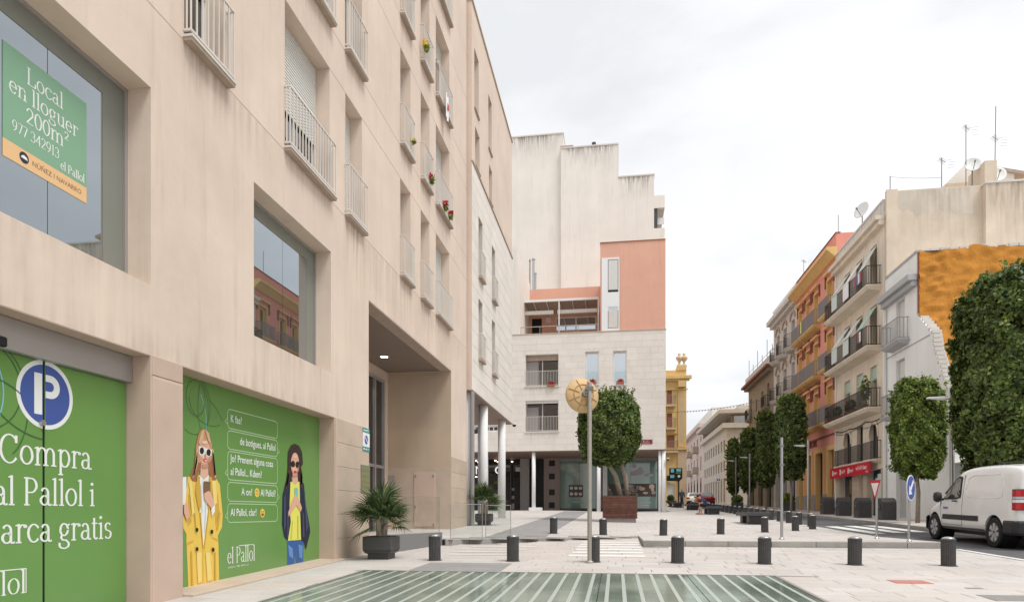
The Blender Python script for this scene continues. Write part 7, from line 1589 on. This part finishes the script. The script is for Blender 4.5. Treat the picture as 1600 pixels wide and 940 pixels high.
for nm, x_, top_ in (('trunk', xc + .05, (cx - .2, botz + .9)), ('trunk', xc + .35, (cx + .45, botz + .9))): q = MB(); q.tube([(x_, yc, zt - .1), (x_ + (top_[0] - x_) * .33 + .02, yc + .03, zt + .9), (x_ + (top_[0] - x_) * .7, yc, botz), (top_[0], yc, top_[1])], .12, 10, .08); q.build(nm, 'bark', tt, smooth=True)
crown('crown', tt, (cx, yc, (topz + botz) / 2), (rx * .96, rx * .96, (topz - botz) / 2 * .97), 44000, .072, 'leaf', seed=11, power=2.9); shoots('young_shoots', tt, (cx, yc, (topz + botz) / 2), (rx * .8, rx * .8, (topz - botz) / 2 * .95), 80, .055, 'leaf_b', 4)
q = MB(); q.lathe([(rx * .3, -(topz - botz) * .38), (rx * .5, -(topz - botz) * .2), (rx * .54, (topz - botz) * .1), (rx * .4, (topz - botz) * .34)], 14, (cx, yc, (topz + botz) / 2)); q.build('inner_shade_core', 'leaf_far', tt)  # solid core added to stop light showing through the crown
# ---- street trees clipped to columns
def street_tree(label, x, y, zb, zt, rx, ry, n, size, mat, seed, power=3.6, tw=.09):
    z = G(x, y); t = thing('street_tree', label, 'tree', (x, y, z), group='clipped trees on the right pavement'); q = MB(); q.tube([(x, y, z - .02), (x + .03, y, z + 1.2), (x - .02, y + .02, zb), (x, y, zb + (zt - zb) * .5)], tw, 9, tw * .55); q.build('trunk', 'bark', t, smooth=True)
    q = MB()
    for k in range(7): a = k * 2.4; q.tube([(x, y, zb - .1 + k * .25), (x + math.cos(a) * rx * .7, y + math.sin(a) * ry * .7, zb + .6 + k * (zt - zb) * .11)], .035, 6, .015)
    q.build('branches', 'bark', t)
    c = (x, y, (zb + zt) / 2); crown('crown', t, c, (rx, ry, (zt - zb) / 2), n, size, mat, seed=seed, power=power); shoots('young_shoots', t, c, (rx, ry, (zt - zb) / 2), 90, size * .8, 'leaf_b', seed + 50)
    q = MB(); h_ = (zt - zb) / 2; q.lathe([(rx * .35, -h_ * .7), (rx * .52, -h_ * .4), (rx * .52, h_ * .45), (rx * .4, h_ * .7)], 12, c); q.build('inner_shade_core', 'leaf_far', t)  # unseen solid filler added so the leaves block the light behind
def tree_at(label, X, pc, pl, pr, yt, yb, n, size, mat, seed, power=3.6, ry=None, tw=.09):
    Y = onX(X, pc)[0]; zt, zb = onX(X, pc, yt)[1], onX(X, pc, yb)[1]; d = ray(pc, 800); tt_ = X / d[0]; rx = (pr - pl) / 2 / F * tt_
    street_tree(label, X, Y, zb, zt, rx, ry or rx, n, size, mat, seed, power, tw)
tree_at('large dense clipped tree behind the van', 11.7, 1590, 1516, 1664, 436, 731, 90000, .078, 'leaf', 21, 5.0, ry=1.3, tw=.14)
tree_at('bright green clipped tree behind the blue arrow sign', 11.75, 1434, 1403, 1471, 598, 744, 42000, .066, 'leaf_b', 22, 3.6, ry=.85)
tree_at('tall clipped tree in front of the salmon house', 11.3, 1236, 1216, 1256, 624, 746, 17000, .11, 'leaf_far', 23, 4.5)
tree_at('clipped tree second from the salmon house', 11.3, 1197, 1183.5, 1210.5, 648, 758, 12000, .12, 'leaf_far', 24, 4.0)
tree_at('clipped tree third from the salmon house', 11.3, 1169, 1157.5, 1180.5, 674, 766, 9000, .13, 'leaf_far', 25, 4.0)
tree_at('farthest clipped tree of the row', 11.2, 1146, 1137.5, 1155, 690, 770, 7000, .14, 'leaf_far', 26, 3.4)
# ---- fan palms in grey pots
def frond_mesh():
    b = MB(); nb = 17; L_ = .46
    b.tube([(0, 0, 0), (.16, 0, .02), (.34, 0, .03)], .007, 5, .004)
    for i in range(nb):
        a = R(-88 + 176 * i / (nb - 1)); l_ = L_ * (.78 + .22 * math.cos(a)) ; d = Vector((math.cos(a), math.sin(a), 0)); s = Vector((-d.y, d.x, 0)); o = Vector((.33, 0, .03)); w_ = .014
        p = [o, o + d * l_ * .5 + Vector((0, 0, .025)), o + d * l_ + Vector((0, 0, -.05 - .05 * abs(math.sin(a))))]
        n = len(b.v); b.v += [tuple(p[0] - s * .004), tuple(p[0] + s * .004), tuple(p[1] - s * w_ + Vector((0, 0, .006))), tuple(p[1]), tuple(p[1] + s * w_ + Vector((0, 0, .006))), tuple(p[2])]
        b.f += [(n, n + 3, n + 2), (n, n + 1, n + 3), (n + 1, n + 4, n + 3), (n + 2, n + 3, n + 5), (n + 3, n + 4, n + 5)]
    me = bpy.data.meshes.new('frond'); me.from_pydata(b.v, [], b.f); me.materials.append(MAT['palm']); return me
FM = frond_mesh()
def palm(label, plabel, x, y, s, potw, poth, nfr, spread, seed, z=None):
    z = G(x, y) if z is None else z; rg = random.Random(seed); t = thing('planter_pot', plabel, 'planter', (x, y, z)); h = potw / 2
    q = MB(); q.box(x - h * .72, x + h * .72, y - h * .72, y + h * .72, z, z + poth * .26); q.build('plinth', 'bollard', t)
    q = MB(); a, b = h * .84, h; z0_, z1_ = z + poth * .24, z + poth; q.hexa([(x - a, y - a, z0_), (x + a, y - a, z0_), (x + a, y + a, z0_), (x - a, y + a, z0_), (x - b, y - b, z0_ + poth * .14), (x + b, y - b, z0_ + poth * .14), (x + b, y + b, z0_ + poth * .14), (x - b, y + b, z0_ + poth * .14)]); q.box(x - b, x + b, y - b, y + b, z0_ + poth * .141, z1_); q.build('pot', 'darkgrey', t, bevel=.02)
    q = MB(); q.box(x - b + .05, x + b - .05, y - b + .05, y + b - .05, z1_ - .02, z1_ + .006); q.build('soil', 'soil', t); t.rotation_euler = (0, 0, 0)
    p = thing('fan_palm', label, 'palm', (x, y, z1_))
    for k in range(3): q = MB(); a = k * 2.1; q.tube([(x + .06 * math.cos(a), y + .06 * math.sin(a), z1_ - .02), (x + .1 * math.cos(a), y + .1 * math.sin(a), z1_ + .34 * s)], .06 * s, 8, .045 * s); q.build('stem', 'bark', p)
    for i in range(nfr):
        o = bpy.data.objects.new('frond', FM); COL.objects.link(o); o.parent = p; az = i * 2.39996 + rg.uniform(-.3, .3); el = 84 - 92 * ((i + .5) / nfr) ** 1.0 + rg.uniform(-9, 9); hgt = (.12 + .30 * rg.random()) * s
        o.location = (.05 * math.cos(az), .05 * math.sin(az), hgt); sc = s * rg.uniform(.8, 1.12) * spread; o.scale = (sc, sc, sc); o.rotation_euler = (Matrix.Rotation(az, 3, 'Z') @ Matrix.Rotation(-R(el), 3, 'Y') @ Matrix.Rotation(rg.uniform(-.6, .6), 3, 'X')).to_euler()
x, y = XG(588, 874); palm('large fan palm with spiky fronds left of the first bollard', 'square dark grey pot of the large palm by the wall', x, y + .3, 1.05, .60, .46, 50, .92, 3)
x, y = XG(755, 821, .12); palm('smaller fan palm at the foot of the columns', 'small dark pot of the palm by the columns', x, y + .2, 1.25, .60, .44, 40, .88, 5)
# bowl with clipped ball far off
x, y = XG(1048, 791.5); z = G(x, y); t = thing('bowl_planter', 'dark bowl planter with a clipped ball near the yellow house', 'planter', (x, y, z)); q = MB(); q.lathe([(.3, 0), (.32, .08), (.12, .14), (.14, .2), (.6, .55), (.62, .62), (.56, .62)], 20, (x, y, z)); q.build('bowl', 'bollard', t, smooth=True); p, n_ = blob_pts((x, y, z + .85), (.36, .36, .34), 1400); leaf_mesh('clipped_ball', p, n_, .09, 'leaf', t)
for lab, px, yy in (('small potted shrub in front of the pale shops', 1152, 58.0), ('dark planter box with shrubs by the salmon house', 1231, 48.5)):
    x = onY(yy, px)[0]; z = G(x, yy); t = thing('shop_planter', lab, 'planter', (x, yy, z)); q = MB(); q.box(x - .45, x + .45, yy - .25, yy + .25, z, z + .6); q.build('box', 'darkgrey', t, bevel=.02); p, n_ = blob_pts((x, yy, z + .85), (.5, .3, .35), 500); leaf_mesh('shrub', p, n_, .1, 'leaf_b', t)
# ================================================================ VEHICLES
def section(st, x):
    for a, b in zip(st, st[1:]):
        if a[0] <= x <= b[0]: f = (x - a[0]) / (b[0] - a[0] or 1); return [p + (q - p) * f for p, q in zip(a, b)]
    return list(st[0] if x < st[0][0] else st[-1])
def sec_pts(s):
    x, w, wt, zt, zb = s; bz = min(.98, zt * .80)
    return [(0, zb + .02), (w * .86, zb), (w * .985, zb + .10), (w, .62 if zt > .75 else zb + .2), (w * .985, bz), (wt + (w - wt) * .12, zt - .13 if zt - .13 > bz else bz + .02), (wt - .06, zt - .035), (wt - .22, zt - .006), (0, zt)]
def side_y(st, x, z):
    p = sec_pts(section(st, x))[1:7]
    for a, b in zip(p, p[1:]):
        if a[1] <= z <= b[1]: return a[0] + (b[0] - a[0]) * (z - a[1]) / (b[1] - a[1] or 1)
    return p[-1][0]
def evalmesh(o):
    dg = bpy.context.evaluated_depsgraph_get(); me = bpy.data.meshes.new_from_object(o.evaluated_get(dg)); return me
def body_mesh(st, wheels, rad):
    rows_ = [sec_pts(s) for s in st]; b = MB(); k = len(rows_[0])
    for s, r_ in zip(st, rows_): b.v += [(s[0], y, z) for y, z in r_] + [(s[0], -y, z) for y, z in reversed(r_[1:-1])]
    n = 2 * k - 2
    for i in range(len(st) - 1):
        for j in range(n): b.f.append((i * n + j, i * n + (j + 1) % n, (i + 1) * n + (j + 1) % n, (i + 1) * n + j))
    b.f.append(tuple(reversed(range(n)))); m0 = (len(st) - 1) * n; b.f.append(tuple(range(m0, m0 + n)))
    me = bpy.data.meshes.new('b'); me.from_pydata(b.v, [], b.f); bmx = bmesh.new(); bmx.from_mesh(me); bmesh.ops.recalc_face_normals(bmx, faces=bmx.faces); bmx.to_mesh(me); bmx.free()
    o = bpy.data.objects.new('tmp_body', me); COL.objects.link(o); s = o.modifiers.new('s', 'SUBSURF'); s.levels = 2; s.render_levels = 2
    cuts = []
    for wx in wheels:
        q = MB(); q.tube([(wx, -1.3, rad), (wx, 1.3, rad)], rad * 1.17, 36); cm = bpy.data.meshes.new('c'); cm.from_pydata(q.v, [], q.f); bmx = bmesh.new(); bmx.from_mesh(cm); bmesh.ops.recalc_face_normals(bmx, faces=bmx.faces); bmx.to_mesh(cm); bmx.free()
        c = bpy.data.objects.new('tmp_cut', cm); COL.objects.link(c); cuts.append(c); bo = o.modifiers.new('b', 'BOOLEAN'); bo.operation = 'DIFFERENCE'; bo.object = c; bo.solver = 'EXACT'
    bpy.context.view_layer.update(); out = evalmesh(o)
    for c in cuts + [o]: bpy.data.objects.remove(c)
    out.materials.clear()
    for p in out.polygons: p.use_smooth = True
    out.set_sharp_from_angle(angle=R(38)); return out
def wheel_proto(rad, wdt, spokes):
    tyre = MB(); prof = [(rad * .66, -wdt / 2), (rad * .93, -wdt / 2), (rad, -wdt * .36), (rad, wdt * .36), (rad * .93, wdt / 2), (rad * .66, wdt / 2)]
    def rev(b, prof, seg=32, close=True):
        rings = []
        for r_, h in prof: n = len(b.v); b.v += [(r_ * math.cos(2 * math.pi * i / seg), h, r_ * math.sin(2 * math.pi * i / seg)) for i in range(seg)]; rings.append(n)
        pr_ = list(zip(rings, rings[1:] + ([rings[0]] if close else [])))
        for a, c in pr_:
            for i in range(seg): b.f.append((a + i, a + (i + 1) % seg, c + (i + 1) % seg, c + i))
        return b
    rev(tyre, prof); rim = MB(); rev(rim, [(rad * .68, wdt * .42), (rad * .62, wdt * .46), (rad * .60, wdt * .30), (rad * .16, wdt * .26), (.001, wdt * .26)], close=False); sp = MB()
    for k in range(spokes):
        for off in (-.13, .13):
            a = 2 * math.pi * k / spokes + off; d = Vector((math.cos(a), 0, math.sin(a))); s = Vector((-d.z, 0, d.x)) * rad * .05; i_, o_ = d * rad * .12, d * rad * .63; y0, y1 = wdt * .30, wdt * .44
            sp.hexa([tuple(v) for v in (i_ - s + Vector((0, y0, 0)), o_ - s * 1.3 + Vector((0, y0, 0)), o_ + s * 1.3 + Vector((0, y0, 0)), i_ + s + Vector((0, y0, 0)), i_ - s + Vector((0, y1, 0)), o_ - s * 1.3 + Vector((0, y1, 0)), o_ + s * 1.3 + Vector((0, y1, 0)), i_ + s + Vector((0, y1, 0)))])
    return tyre, rim, sp
def add_wheels(t, wheels, rad, wdt, track, spokes=7):
    tyre, rim, sp = wheel_proto(rad, wdt, spokes); done = {}
    for wx in wheels:
        for sy in (1, -1):
            w_ = bpy.data.objects.new('wheel', None); COL.objects.link(w_); w_.parent = t; w_.location = (wx, sy * (track - wdt / 2), rad); w_.rotation_euler = (0, random.uniform(0, 1), 0 if sy > 0 else math.pi)
            if not done: a = tyre.build('tyre', 'rubber', w_, smooth=False, local=True); b = rim.build('rim', 'midgrey', w_, local=True); c = sp.build('spokes', 'rim', w_, local=True); done = dict(a=a, b=b, c=c)
            else:
                for o in done.values(): k = o.copy(); COL.objects.link(k); k.parent = w_
    return None
def surf_panel(t, name, st, poly, mat, off=.006, both=True, parent=None):
    for sy in ((1, -1) if both else (1,)):
        b = MB(); c = (sum(p[0] for p in poly) / len(poly), sum(p[1] for p in poly) / len(poly)); P = []
        m_ = len(poly)
        for i in range(m_):
            (x0, z0), (x1, z1) = poly[i], poly[(i + 1) % m_]
            for k in range(4): f = k / 4; P.append((x0 + (x1 - x0) * f, z0 + (z1 - z0) * f))
        V = lambda x, z: (x, sy * (side_y(st, x, z) + off), z); n = len(P)
        b.v = [V(*c)] + [V(c[0] + (x - c[0]) * .5, c[1] + (z - c[1]) * .5) for x, z in P] + [V(x, z) for x, z in P] + [(x, sy * (side_y(st, x, z) - .02), z) for x, z in P]
        for i in range(n): j = (i + 1) % n; b.f += [(0, 1 + i, 1 + j), (1 + i, 1 + n + i, 1 + n + j, 1 + j), (1 + n + i, 1 + 2 * n + i, 1 + 2 * n + j, 1 + n + j)]
        b.build(name, mat, parent or t, local=True)
MAT['carwhite'].node_tree.nodes['Principled BSDF'].inputs['Coat Weight'].default_value = .6
MAT['carwhite'].node_tree.nodes['Principled BSDF'].inputs['Coat Roughness'].default_value = .04
# ---- the white van
VS = 1.10; ST = [(0.0, .80, .70, 1.58, .46), (.035, .86, .76, 1.70, .36), (.22, .893, .79, 1.785, .30), (1.0, .90, .80, 1.81, .27), (1.9, .90, .80, 1.80, .26), (2.35, .90, .79, 1.765, .26), (2.7, .90, .765, 1.67, .26), (3.0, .90, .735, 1.49, .26), (3.3, .897, .735, 1.25, .26), (3.5, .89, .75, 1.12, .26), (3.85, .87, .72, 1.04, .26), (4.12, .81, .64, .92, .27), (4.30, .70, .54, .76, .30), (4.38, .55, .42, .62, .36)]
vx, vy = 8.86 + .9 * VS, 17.80 - .82 * VS
van = thing('white_van', 'white panel van seen from its left rear on the asphalt road', 'van', (vx, vy, SLOPE * vy)); van.rotation_euler = (R(0), -math.atan(SLOPE), R(90)); van.scale = (VS, VS, VS * 1.0)
WX = (.82, 3.62); RD = .325
bo = link('body', body_mesh(ST, WX, RD), van, 'carwhite')
for wx in WX:
    for sy in (1, -1): q = MB(); q.tube([(wx, sy * .55, RD), (wx, sy * .845, RD)], RD * 1.15, 28, cap=False); q.build('wheel_well', 'black', van, local=True)
q = MB(); q.box(.3, 4.0, -.60, .60, .20, .60); q.build('underbody', 'black', van, local=True)
add_wheels(van, WX, RD, .20, .895, 7)
surf_panel(van, 'door_window', ST, [(2.30, 1.06), (2.28, 1.16), (2.34, 1.55), (2.50, 1.58), (2.72, 1.50), (3.02, 1.27), (3.22, 1.08), (3.2, 1.03), (2.6, 1.02)], 'black', .003); surf_panel(van, 'window_glass', ST, [(2.36, 1.08), (2.34, 1.16), (2.39, 1.50), (2.50, 1.53), (2.68, 1.47), (2.84, 1.35), (2.84, 1.06)], 'carglass', .007); surf_panel(van, 'window_glass', ST, [(2.88, 1.06), (2.88, 1.32), (3.0, 1.23), (3.13, 1.09), (3.12, 1.06)], 'carglass', .007)
surf_panel(van, 'side_moulding', ST, [(1.46, .54), (1.46, .66), (3.10, .66), (3.14, .54)], 'bumper', .018)
def seam(name, pts, wd=.006):
    for (a, b) in zip(pts, pts[1:]):
        L_ = math.hypot(b[0] - a[0], b[1] - a[1]); nx, nz = -(b[1] - a[1]) / L_ * wd, (b[0] - a[0]) / L_ * wd
        surf_panel(van, name, ST, [(a[0] - nx, a[1] - nz), (b[0] - nx, b[1] - nz), (b[0] + nx, b[1] + nz), (a[0] + nx, a[1] + nz)], 'midgrey', .0015)
seam('door_seam', [(2.22, 1.60), (2.20, 1.1), (2.20, .42)]); seam('door_seam', [(3.30, 1.03), (3.28, .75), (3.18, .44)]); seam('door_seam', [(2.20, .42), (3.18, .42)])
# pressed panel on the load bay: a raised bead
bead = [(.55, 1.10), (.55, 1.45), (.68, 1.58), (1.85, 1.58), (2.02, 1.50), (2.08, 1.25), (1.98, 1.08), (.7, 1.06)]
for a, b in zip(bead, bead[1:] + bead[:1]):
    for sy in (1, -1): q = MB(); q.tube([(a[0], sy * (side_y(ST, *a) - .004), a[1]), (b[0], sy * (side_y(ST, *b) - .004), b[1])], .008, 6); q.build('pressed_bead', 'carwhite', van, smooth=True, local=True)
surf_panel(van, 'sill_strip', ST, [(1.25, .32), (1.25, .37), (3.2, .37), (3.2, .32)], 'midgrey', .004)
for sy in (1, -1):
    q = MB(); q.tube([(2.42, sy * .91, .985), (2.60, sy * .925, .985)], .017, 6); q.build('door_handle', 'bumper', van, local=True)
    q = MB(); q.lathe([(.02, -.14), (.085, -.10), (.10, 0), (.085, .09), (.02, .12)], 14, (3.16, sy * 1.01, 1.09)); q.tube([(3.14, sy * .87, 1.02), (3.15, sy * 1.0, 1.04)], .03, 8); q.build('wing_mirror', 'bumper', van, smooth=True, local=True)
    lo = None
    for nm, za, zb, mt in (('tail_light', .82, 1.25, 'bumper'),):
        q = MB(); q.v = []; ys = [.70, .80, .872, .905]; xs = [-.02, -.014, .01, .11]
        for z in (za, zb): q.v += [(x, sy * y, z) for x, y in zip(xs, ys)]
        q.v += [(.10, sy * .70, za), (.10, sy * .70, zb)]
        q.f = [(0, 1, 5, 4), (1, 2, 6, 5), (2, 3, 7, 6), (0, 8, 3, 2, 1), (4, 5, 6, 7, 9)]; lo = q.build(nm, mt, van, local=True)
    for z0, z1, mt in ((1.11, 1.235, 'tail_red'), (1.045, 1.10, 'rim'), (.975, 1.035, 'whitepaint'), (.835, .965, 'tail_red')):
        q = MB(); q.v = []
        for z in (z0, z1): q.v += [(x, sy * y, z) for x, y in zip((-.028, -.022, .004, .085), (.74, .808, .882, .912))]
        q.f = [(0, 1, 5, 4), (1, 2, 6, 5), (2, 3, 7, 6), (0, 3, 2, 1), (4, 5, 6, 7)]; q.build('lamp_segment', mt, lo, local=True)
def ubump(name, pts, z0, z1, mat):
    q = MB(); n = len(pts)
    for z, s in ((z0, .96), (z0 + .05, 1), (z1 - .04, 1), (z1, .97)): q.v += [(x if s == 1 else x + (.02 if x < 2 else -.02), y * s, z) for x, y in pts]
    for k in range(3):
        for i in range(n - 1): q.f.append((k * n + i, k * n + i + 1, (k + 1) * n + i + 1, (k + 1) * n + i))
    q.f += [tuple(range(n)), tuple(range(4 * n - 1, 3 * n - 1, -1))]; return q.build(name, mat, van, smooth=False, local=True)
ubump('rear_bumper', [(.44, .905), (.40, .915), (.12, .905), (-.04, .84), (-.09, .6), (-.09, -.6), (-.04, -.84), (.12, -.905), (.40, -.915), (.44, -.905)], .30, .60, 'bumper'); ubump('front_bumper', [(3.99, .90), (4.05, .90), (4.25, .80), (4.40, .55), (4.43, 0), (4.40, -.55), (4.25, -.80), (4.05, -.90), (3.99, -.90)], .24, .60, 'bumper')
q = MB(); q.box(-.105, -.092, -.26, .26, .42, .53); q.build('number_plate', 'whitepaint', van, local=True)
q = MB(); q.box(-.006, .03, -.006, .006, .62, 1.66); q.build('rear_door_seam', 'midgrey', van, local=True)
for y0, y1 in ((-.66, -.08), (.08, .66)): q = MB(); q.hexa([(-.004, y0, 1.10), (.03, y0, 1.10), (.03, y1, 1.10), (-.004, y1, 1.10), (.022, y0 + .04, 1.52), (.05, y0 + .04, 1.52), (.05, y1 - .04, 1.52), (.022, y1 - .04, 1.52)]); q.build('rear_panel', 'carwhite', van, local=True, bevel=.01)
for y in (-.62, .62): q = MB(); q.tube([(.25, y, 1.79), (.35, y, 1.825), (1.1, y, 1.835), (1.2, y, 1.80)], .014, 6); q.build('roof_rail', 'bumper', van, local=True)
q = MB(); q.hexa([(2.72, -.62, 1.665), (3.46, -.70, 1.15), (3.46, .70, 1.15), (2.72, .62, 1.665), (2.72, -.62, 1.70), (3.48, -.70, 1.175), (3.48, .70, 1.175), (2.72, .62, 1.70)]); q.build('windscreen', 'carglass', van, local=True)
mv = lambda a, d, z: (a, .902 + d, z); 
q = MB(); q.hexa([(2.86, .905, .80), (3.10, .905, .80), (3.10, .908, .80), (2.86, .908, .80), (2.86, .905, .835), (3.10, .905, .835), (3.10, .908, .835), (2.86, .908, .835)]); q.build('door_print', 'print_blue', van, local=True); marks('door_print', van, lambda a, d, z: (2.8 + (3.1 - a), .903 + d, z), 2.84, 3.08, .90, .035, .003, 'greypanel', 7)
# ---- cars far down the street
CS = [(0, .74, .58, .88, .46), (.05, .80, .62, .98, .34), (.25, .86, .62, 1.18, .26), (.65, .88, .60, 1.42, .24), (1.3, .89, .60, 1.50, .22), (2.0, .89, .60, 1.49, .22), (2.5, .89, .58, 1.38, .22), (3.1, .88, .66, 1.02, .22), (3.6, .85, .64, .92, .24), (4.0, .74, .52, .76, .28), (4.1, .6, .4, .62, .36)]
def car(name, label, mat, x, y, rz=90):
    t = thing(name, label, 'car', (x, y, SLOPE * y)); t.rotation_euler = (0, 0, R(rz)); link('body', body_mesh(CS, (.75, 3.3), .31), t, mat)
    add_wheels(t, (.75, 3.3), .31, .19, .87, 6)
    surf_panel(t, 'side_window', CS, [(.55, 1.02), (.72, 1.30), (1.3, 1.38), (2.1, 1.36), (2.5, 1.24), (2.9, 1.0)], 'carglass', .006)
    z = lambda x_: section(CS, x_)[3]
    q = MB(); q.face([(.10, .56, z(.10) + .012), (.10, -.56, z(.10) + .012), (.30, -.54, z(.30) + .015), (.62, -.46, z(.62) + .012), (.62, .46, z(.62) + .012), (.30, .54, z(.30) + .015)]); q.build('rear_window', 'carglass', t, local=True)
    for sy in (1, -1): q = MB(); q.hexa([(-.02, sy * .52, .70), (.02, sy * .80, .70), (.2, sy * .87, .70), (.2, sy * .5, .70), (-.02, sy * .56, .92), (.03, sy * .80, .92), (.22, sy * .86, .92), (.2, sy * .5, .92)]); q.build('tail_light', 'tail_red', t, local=True)
    q = MB(); q.box(-.06, .35, -.80, .80, .28, .52); q.build('rear_bumper', 'bumper', t, local=True, bevel=.04); q = MB(); q.box(-.075, -.061, -.26, .26, .40, .51); q.build('number_plate', 'whitepaint', t, local=True); q = MB(); q.box(.3, 3.8, -.58, .58, .18, .5); q.build('underbody', 'black', t, local=True)
    for sy in (1, -1): q = MB(); q.box(2.55, 2.68, sy * .86 - .1, sy * .86 + .1, .98, 1.10); q.build('wing_mirror', 'bumper', t, local=True, bevel=.03)
    return t
car('red_car', 'red hatchback driving away behind the seated man', 'carred', 8.95, 70.5); car('white_car', 'white car just ahead of the red hatchback', 'carwhite', 9.0, 82.0); car('parked_car', 'pale car parked left of the red hatchback', 'carsilver', 6.9, 84.0)
# ================================================================ PEOPLE
def person(name, label, J, E, loc, matf, mats, head=None):
    me = bpy.data.meshes.new('p'); names = list(J); me.from_pydata([J[k][0] for k in names], [(names.index(a), names.index(b)) for a, b in E], []); o = bpy.data.objects.new('tmp', me); COL.objects.link(o)
    o.modifiers.new('skin', 'SKIN'); s = o.modifiers.new('s', 'SUBSURF'); s.levels = 2; s.render_levels = 2
    for i, k in enumerate(names): r_ = J[k][1]; me.skin_vertices[0].data[i].radius = (r_, r_) if not isinstance(r_, tuple) else r_
    me.skin_vertices[0].data[0].use_root = True; bpy.context.view_layer.update(); out = evalmesh(o); bpy.data.objects.remove(o); out.materials.clear()
    for m_ in mats: out.materials.append(MAT[m_])
    for p in out.polygons: p.material_index = matf(p.center); p.use_smooth = True
    t = thing('person', label, 'person', loc); b = link('body', out, t); return t
x, y = 5.62, 43.75; z = G(x, y)
J = {'pelvis': ((0, 0, .58), .15), 'waist': ((-.10, 0, .72), .14), 'chest': ((-.30, 0, .90), .16), 'neck': ((-.44, 0, 1.02), .06), 'head': ((-.54, 0, 1.06), .10), 'crown': ((-.60, 0, 1.12), .085),
     'shL': ((-.34, .20, .93), .07), 'elL': ((-.36, .25, .68), .05), 'haL': ((-.56, .10, .66), .04), 'shR': ((-.34, -.20, .93), .07), 'elR': ((-.36, -.25, .68), .05), 'haR': ((-.56, -.10, .66), .04),
     'knL': ((-.46, .12, .56), .075), 'anL': ((-.50, .13, .10), .045), 'toL': ((-.68, .14, .04), .04), 'knR': ((-.44, -.13, .56), .075), 'anR': ((-.40, -.14, .10), .045), 'toR': ((-.58, -.15, .04), .04)}
E = [('pelvis', 'waist'), ('waist', 'chest'), ('chest', 'neck'), ('neck', 'head'), ('head', 'crown'), ('chest', 'shL'), ('shL', 'elL'), ('elL', 'haL'), ('chest', 'shR'), ('shR', 'elR'), ('elR', 'haR'), ('pelvis', 'knL'), ('knL', 'anL'), ('anL', 'toL'), ('pelvis', 'knR'), ('knR', 'anR'), ('anR', 'toR')]
def mf(c):
    if c.x < -.46 and c.z > .96: return 0
    if c.z > .64 and c.x > -.44 and not (abs(c.y) > .2 and c.z < .78): return 1
    if .44 < c.z < .66 and c.x > -.48: return 2
    return 0
t = person('person', 'man in navy T-shirt and shorts bent over on a bench', J, E, (x, y, z), mf, ('skin', 'shirtblue', 'shortsdark'))
p, n_ = blob_pts((x - .60, y, z + 1.15), (.10, .09, .07), 160); leaf_mesh('hair', p, n_, .05, 'hairdark', t); 
for s in (.135, -.145): q = MB(); q.box(x - .72 + (.1 if s < 0 else 0), x - .46 + (.1 if s < 0 else 0), y + s - .05, y + s + .05, z, z + .07); q.build('shoe', 'terracotta', t, bevel=.02)
x, y = XG(1065.5, 793); z = G(x, y)
J = {'pelvis': ((0, 0, .93), .13), 'waist': ((0, 0, 1.08), .13), 'chest': ((0, .02, 1.34), .165), 'neck': ((0, .03, 1.50), .06), 'head': ((0, .04, 1.61), .095), 'crown': ((0, .04, 1.70), .075),
     'shL': ((-.19, .02, 1.40), .07), 'elL': ((-.24, .0, 1.14), .05), 'haL': ((-.22, .12, .92), .04), 'shR': ((.19, .02, 1.40), .07), 'elR': ((.24, -.04, 1.14), .05), 'haR': ((.23, -.02, .88), .04),
     'knL': ((-.09, .10, .50), .07), 'anL': ((-.09, .04, .09), .045), 'toL': ((-.09, .2, .04), .04), 'knR': ((.09, -.02, .50), .07), 'anR': ((.09, -.22, .14), .045), 'toR': ((.09, -.10, .05), .04)}
t = person('person', 'person in grey-blue jacket and dark trousers walking away', J, E, (x, y, z), lambda c: 3 if c.z > 1.64 else (0 if c.z > 1.50 or (abs(c.x) > .17 and c.z < .98) else (1 if c.z > .92 else 2)), ('skin', 'jacketgrey', 'print_navy', 'hairdark'))
for s, dy in ((-.09, .10), (.09, -.16)): q = MB(); q.box(x + s - .05, x + s + .05, y + dy - .12, y + dy + .13, z, z + .09); q.build('shoe', 'black', t, bevel=.02)
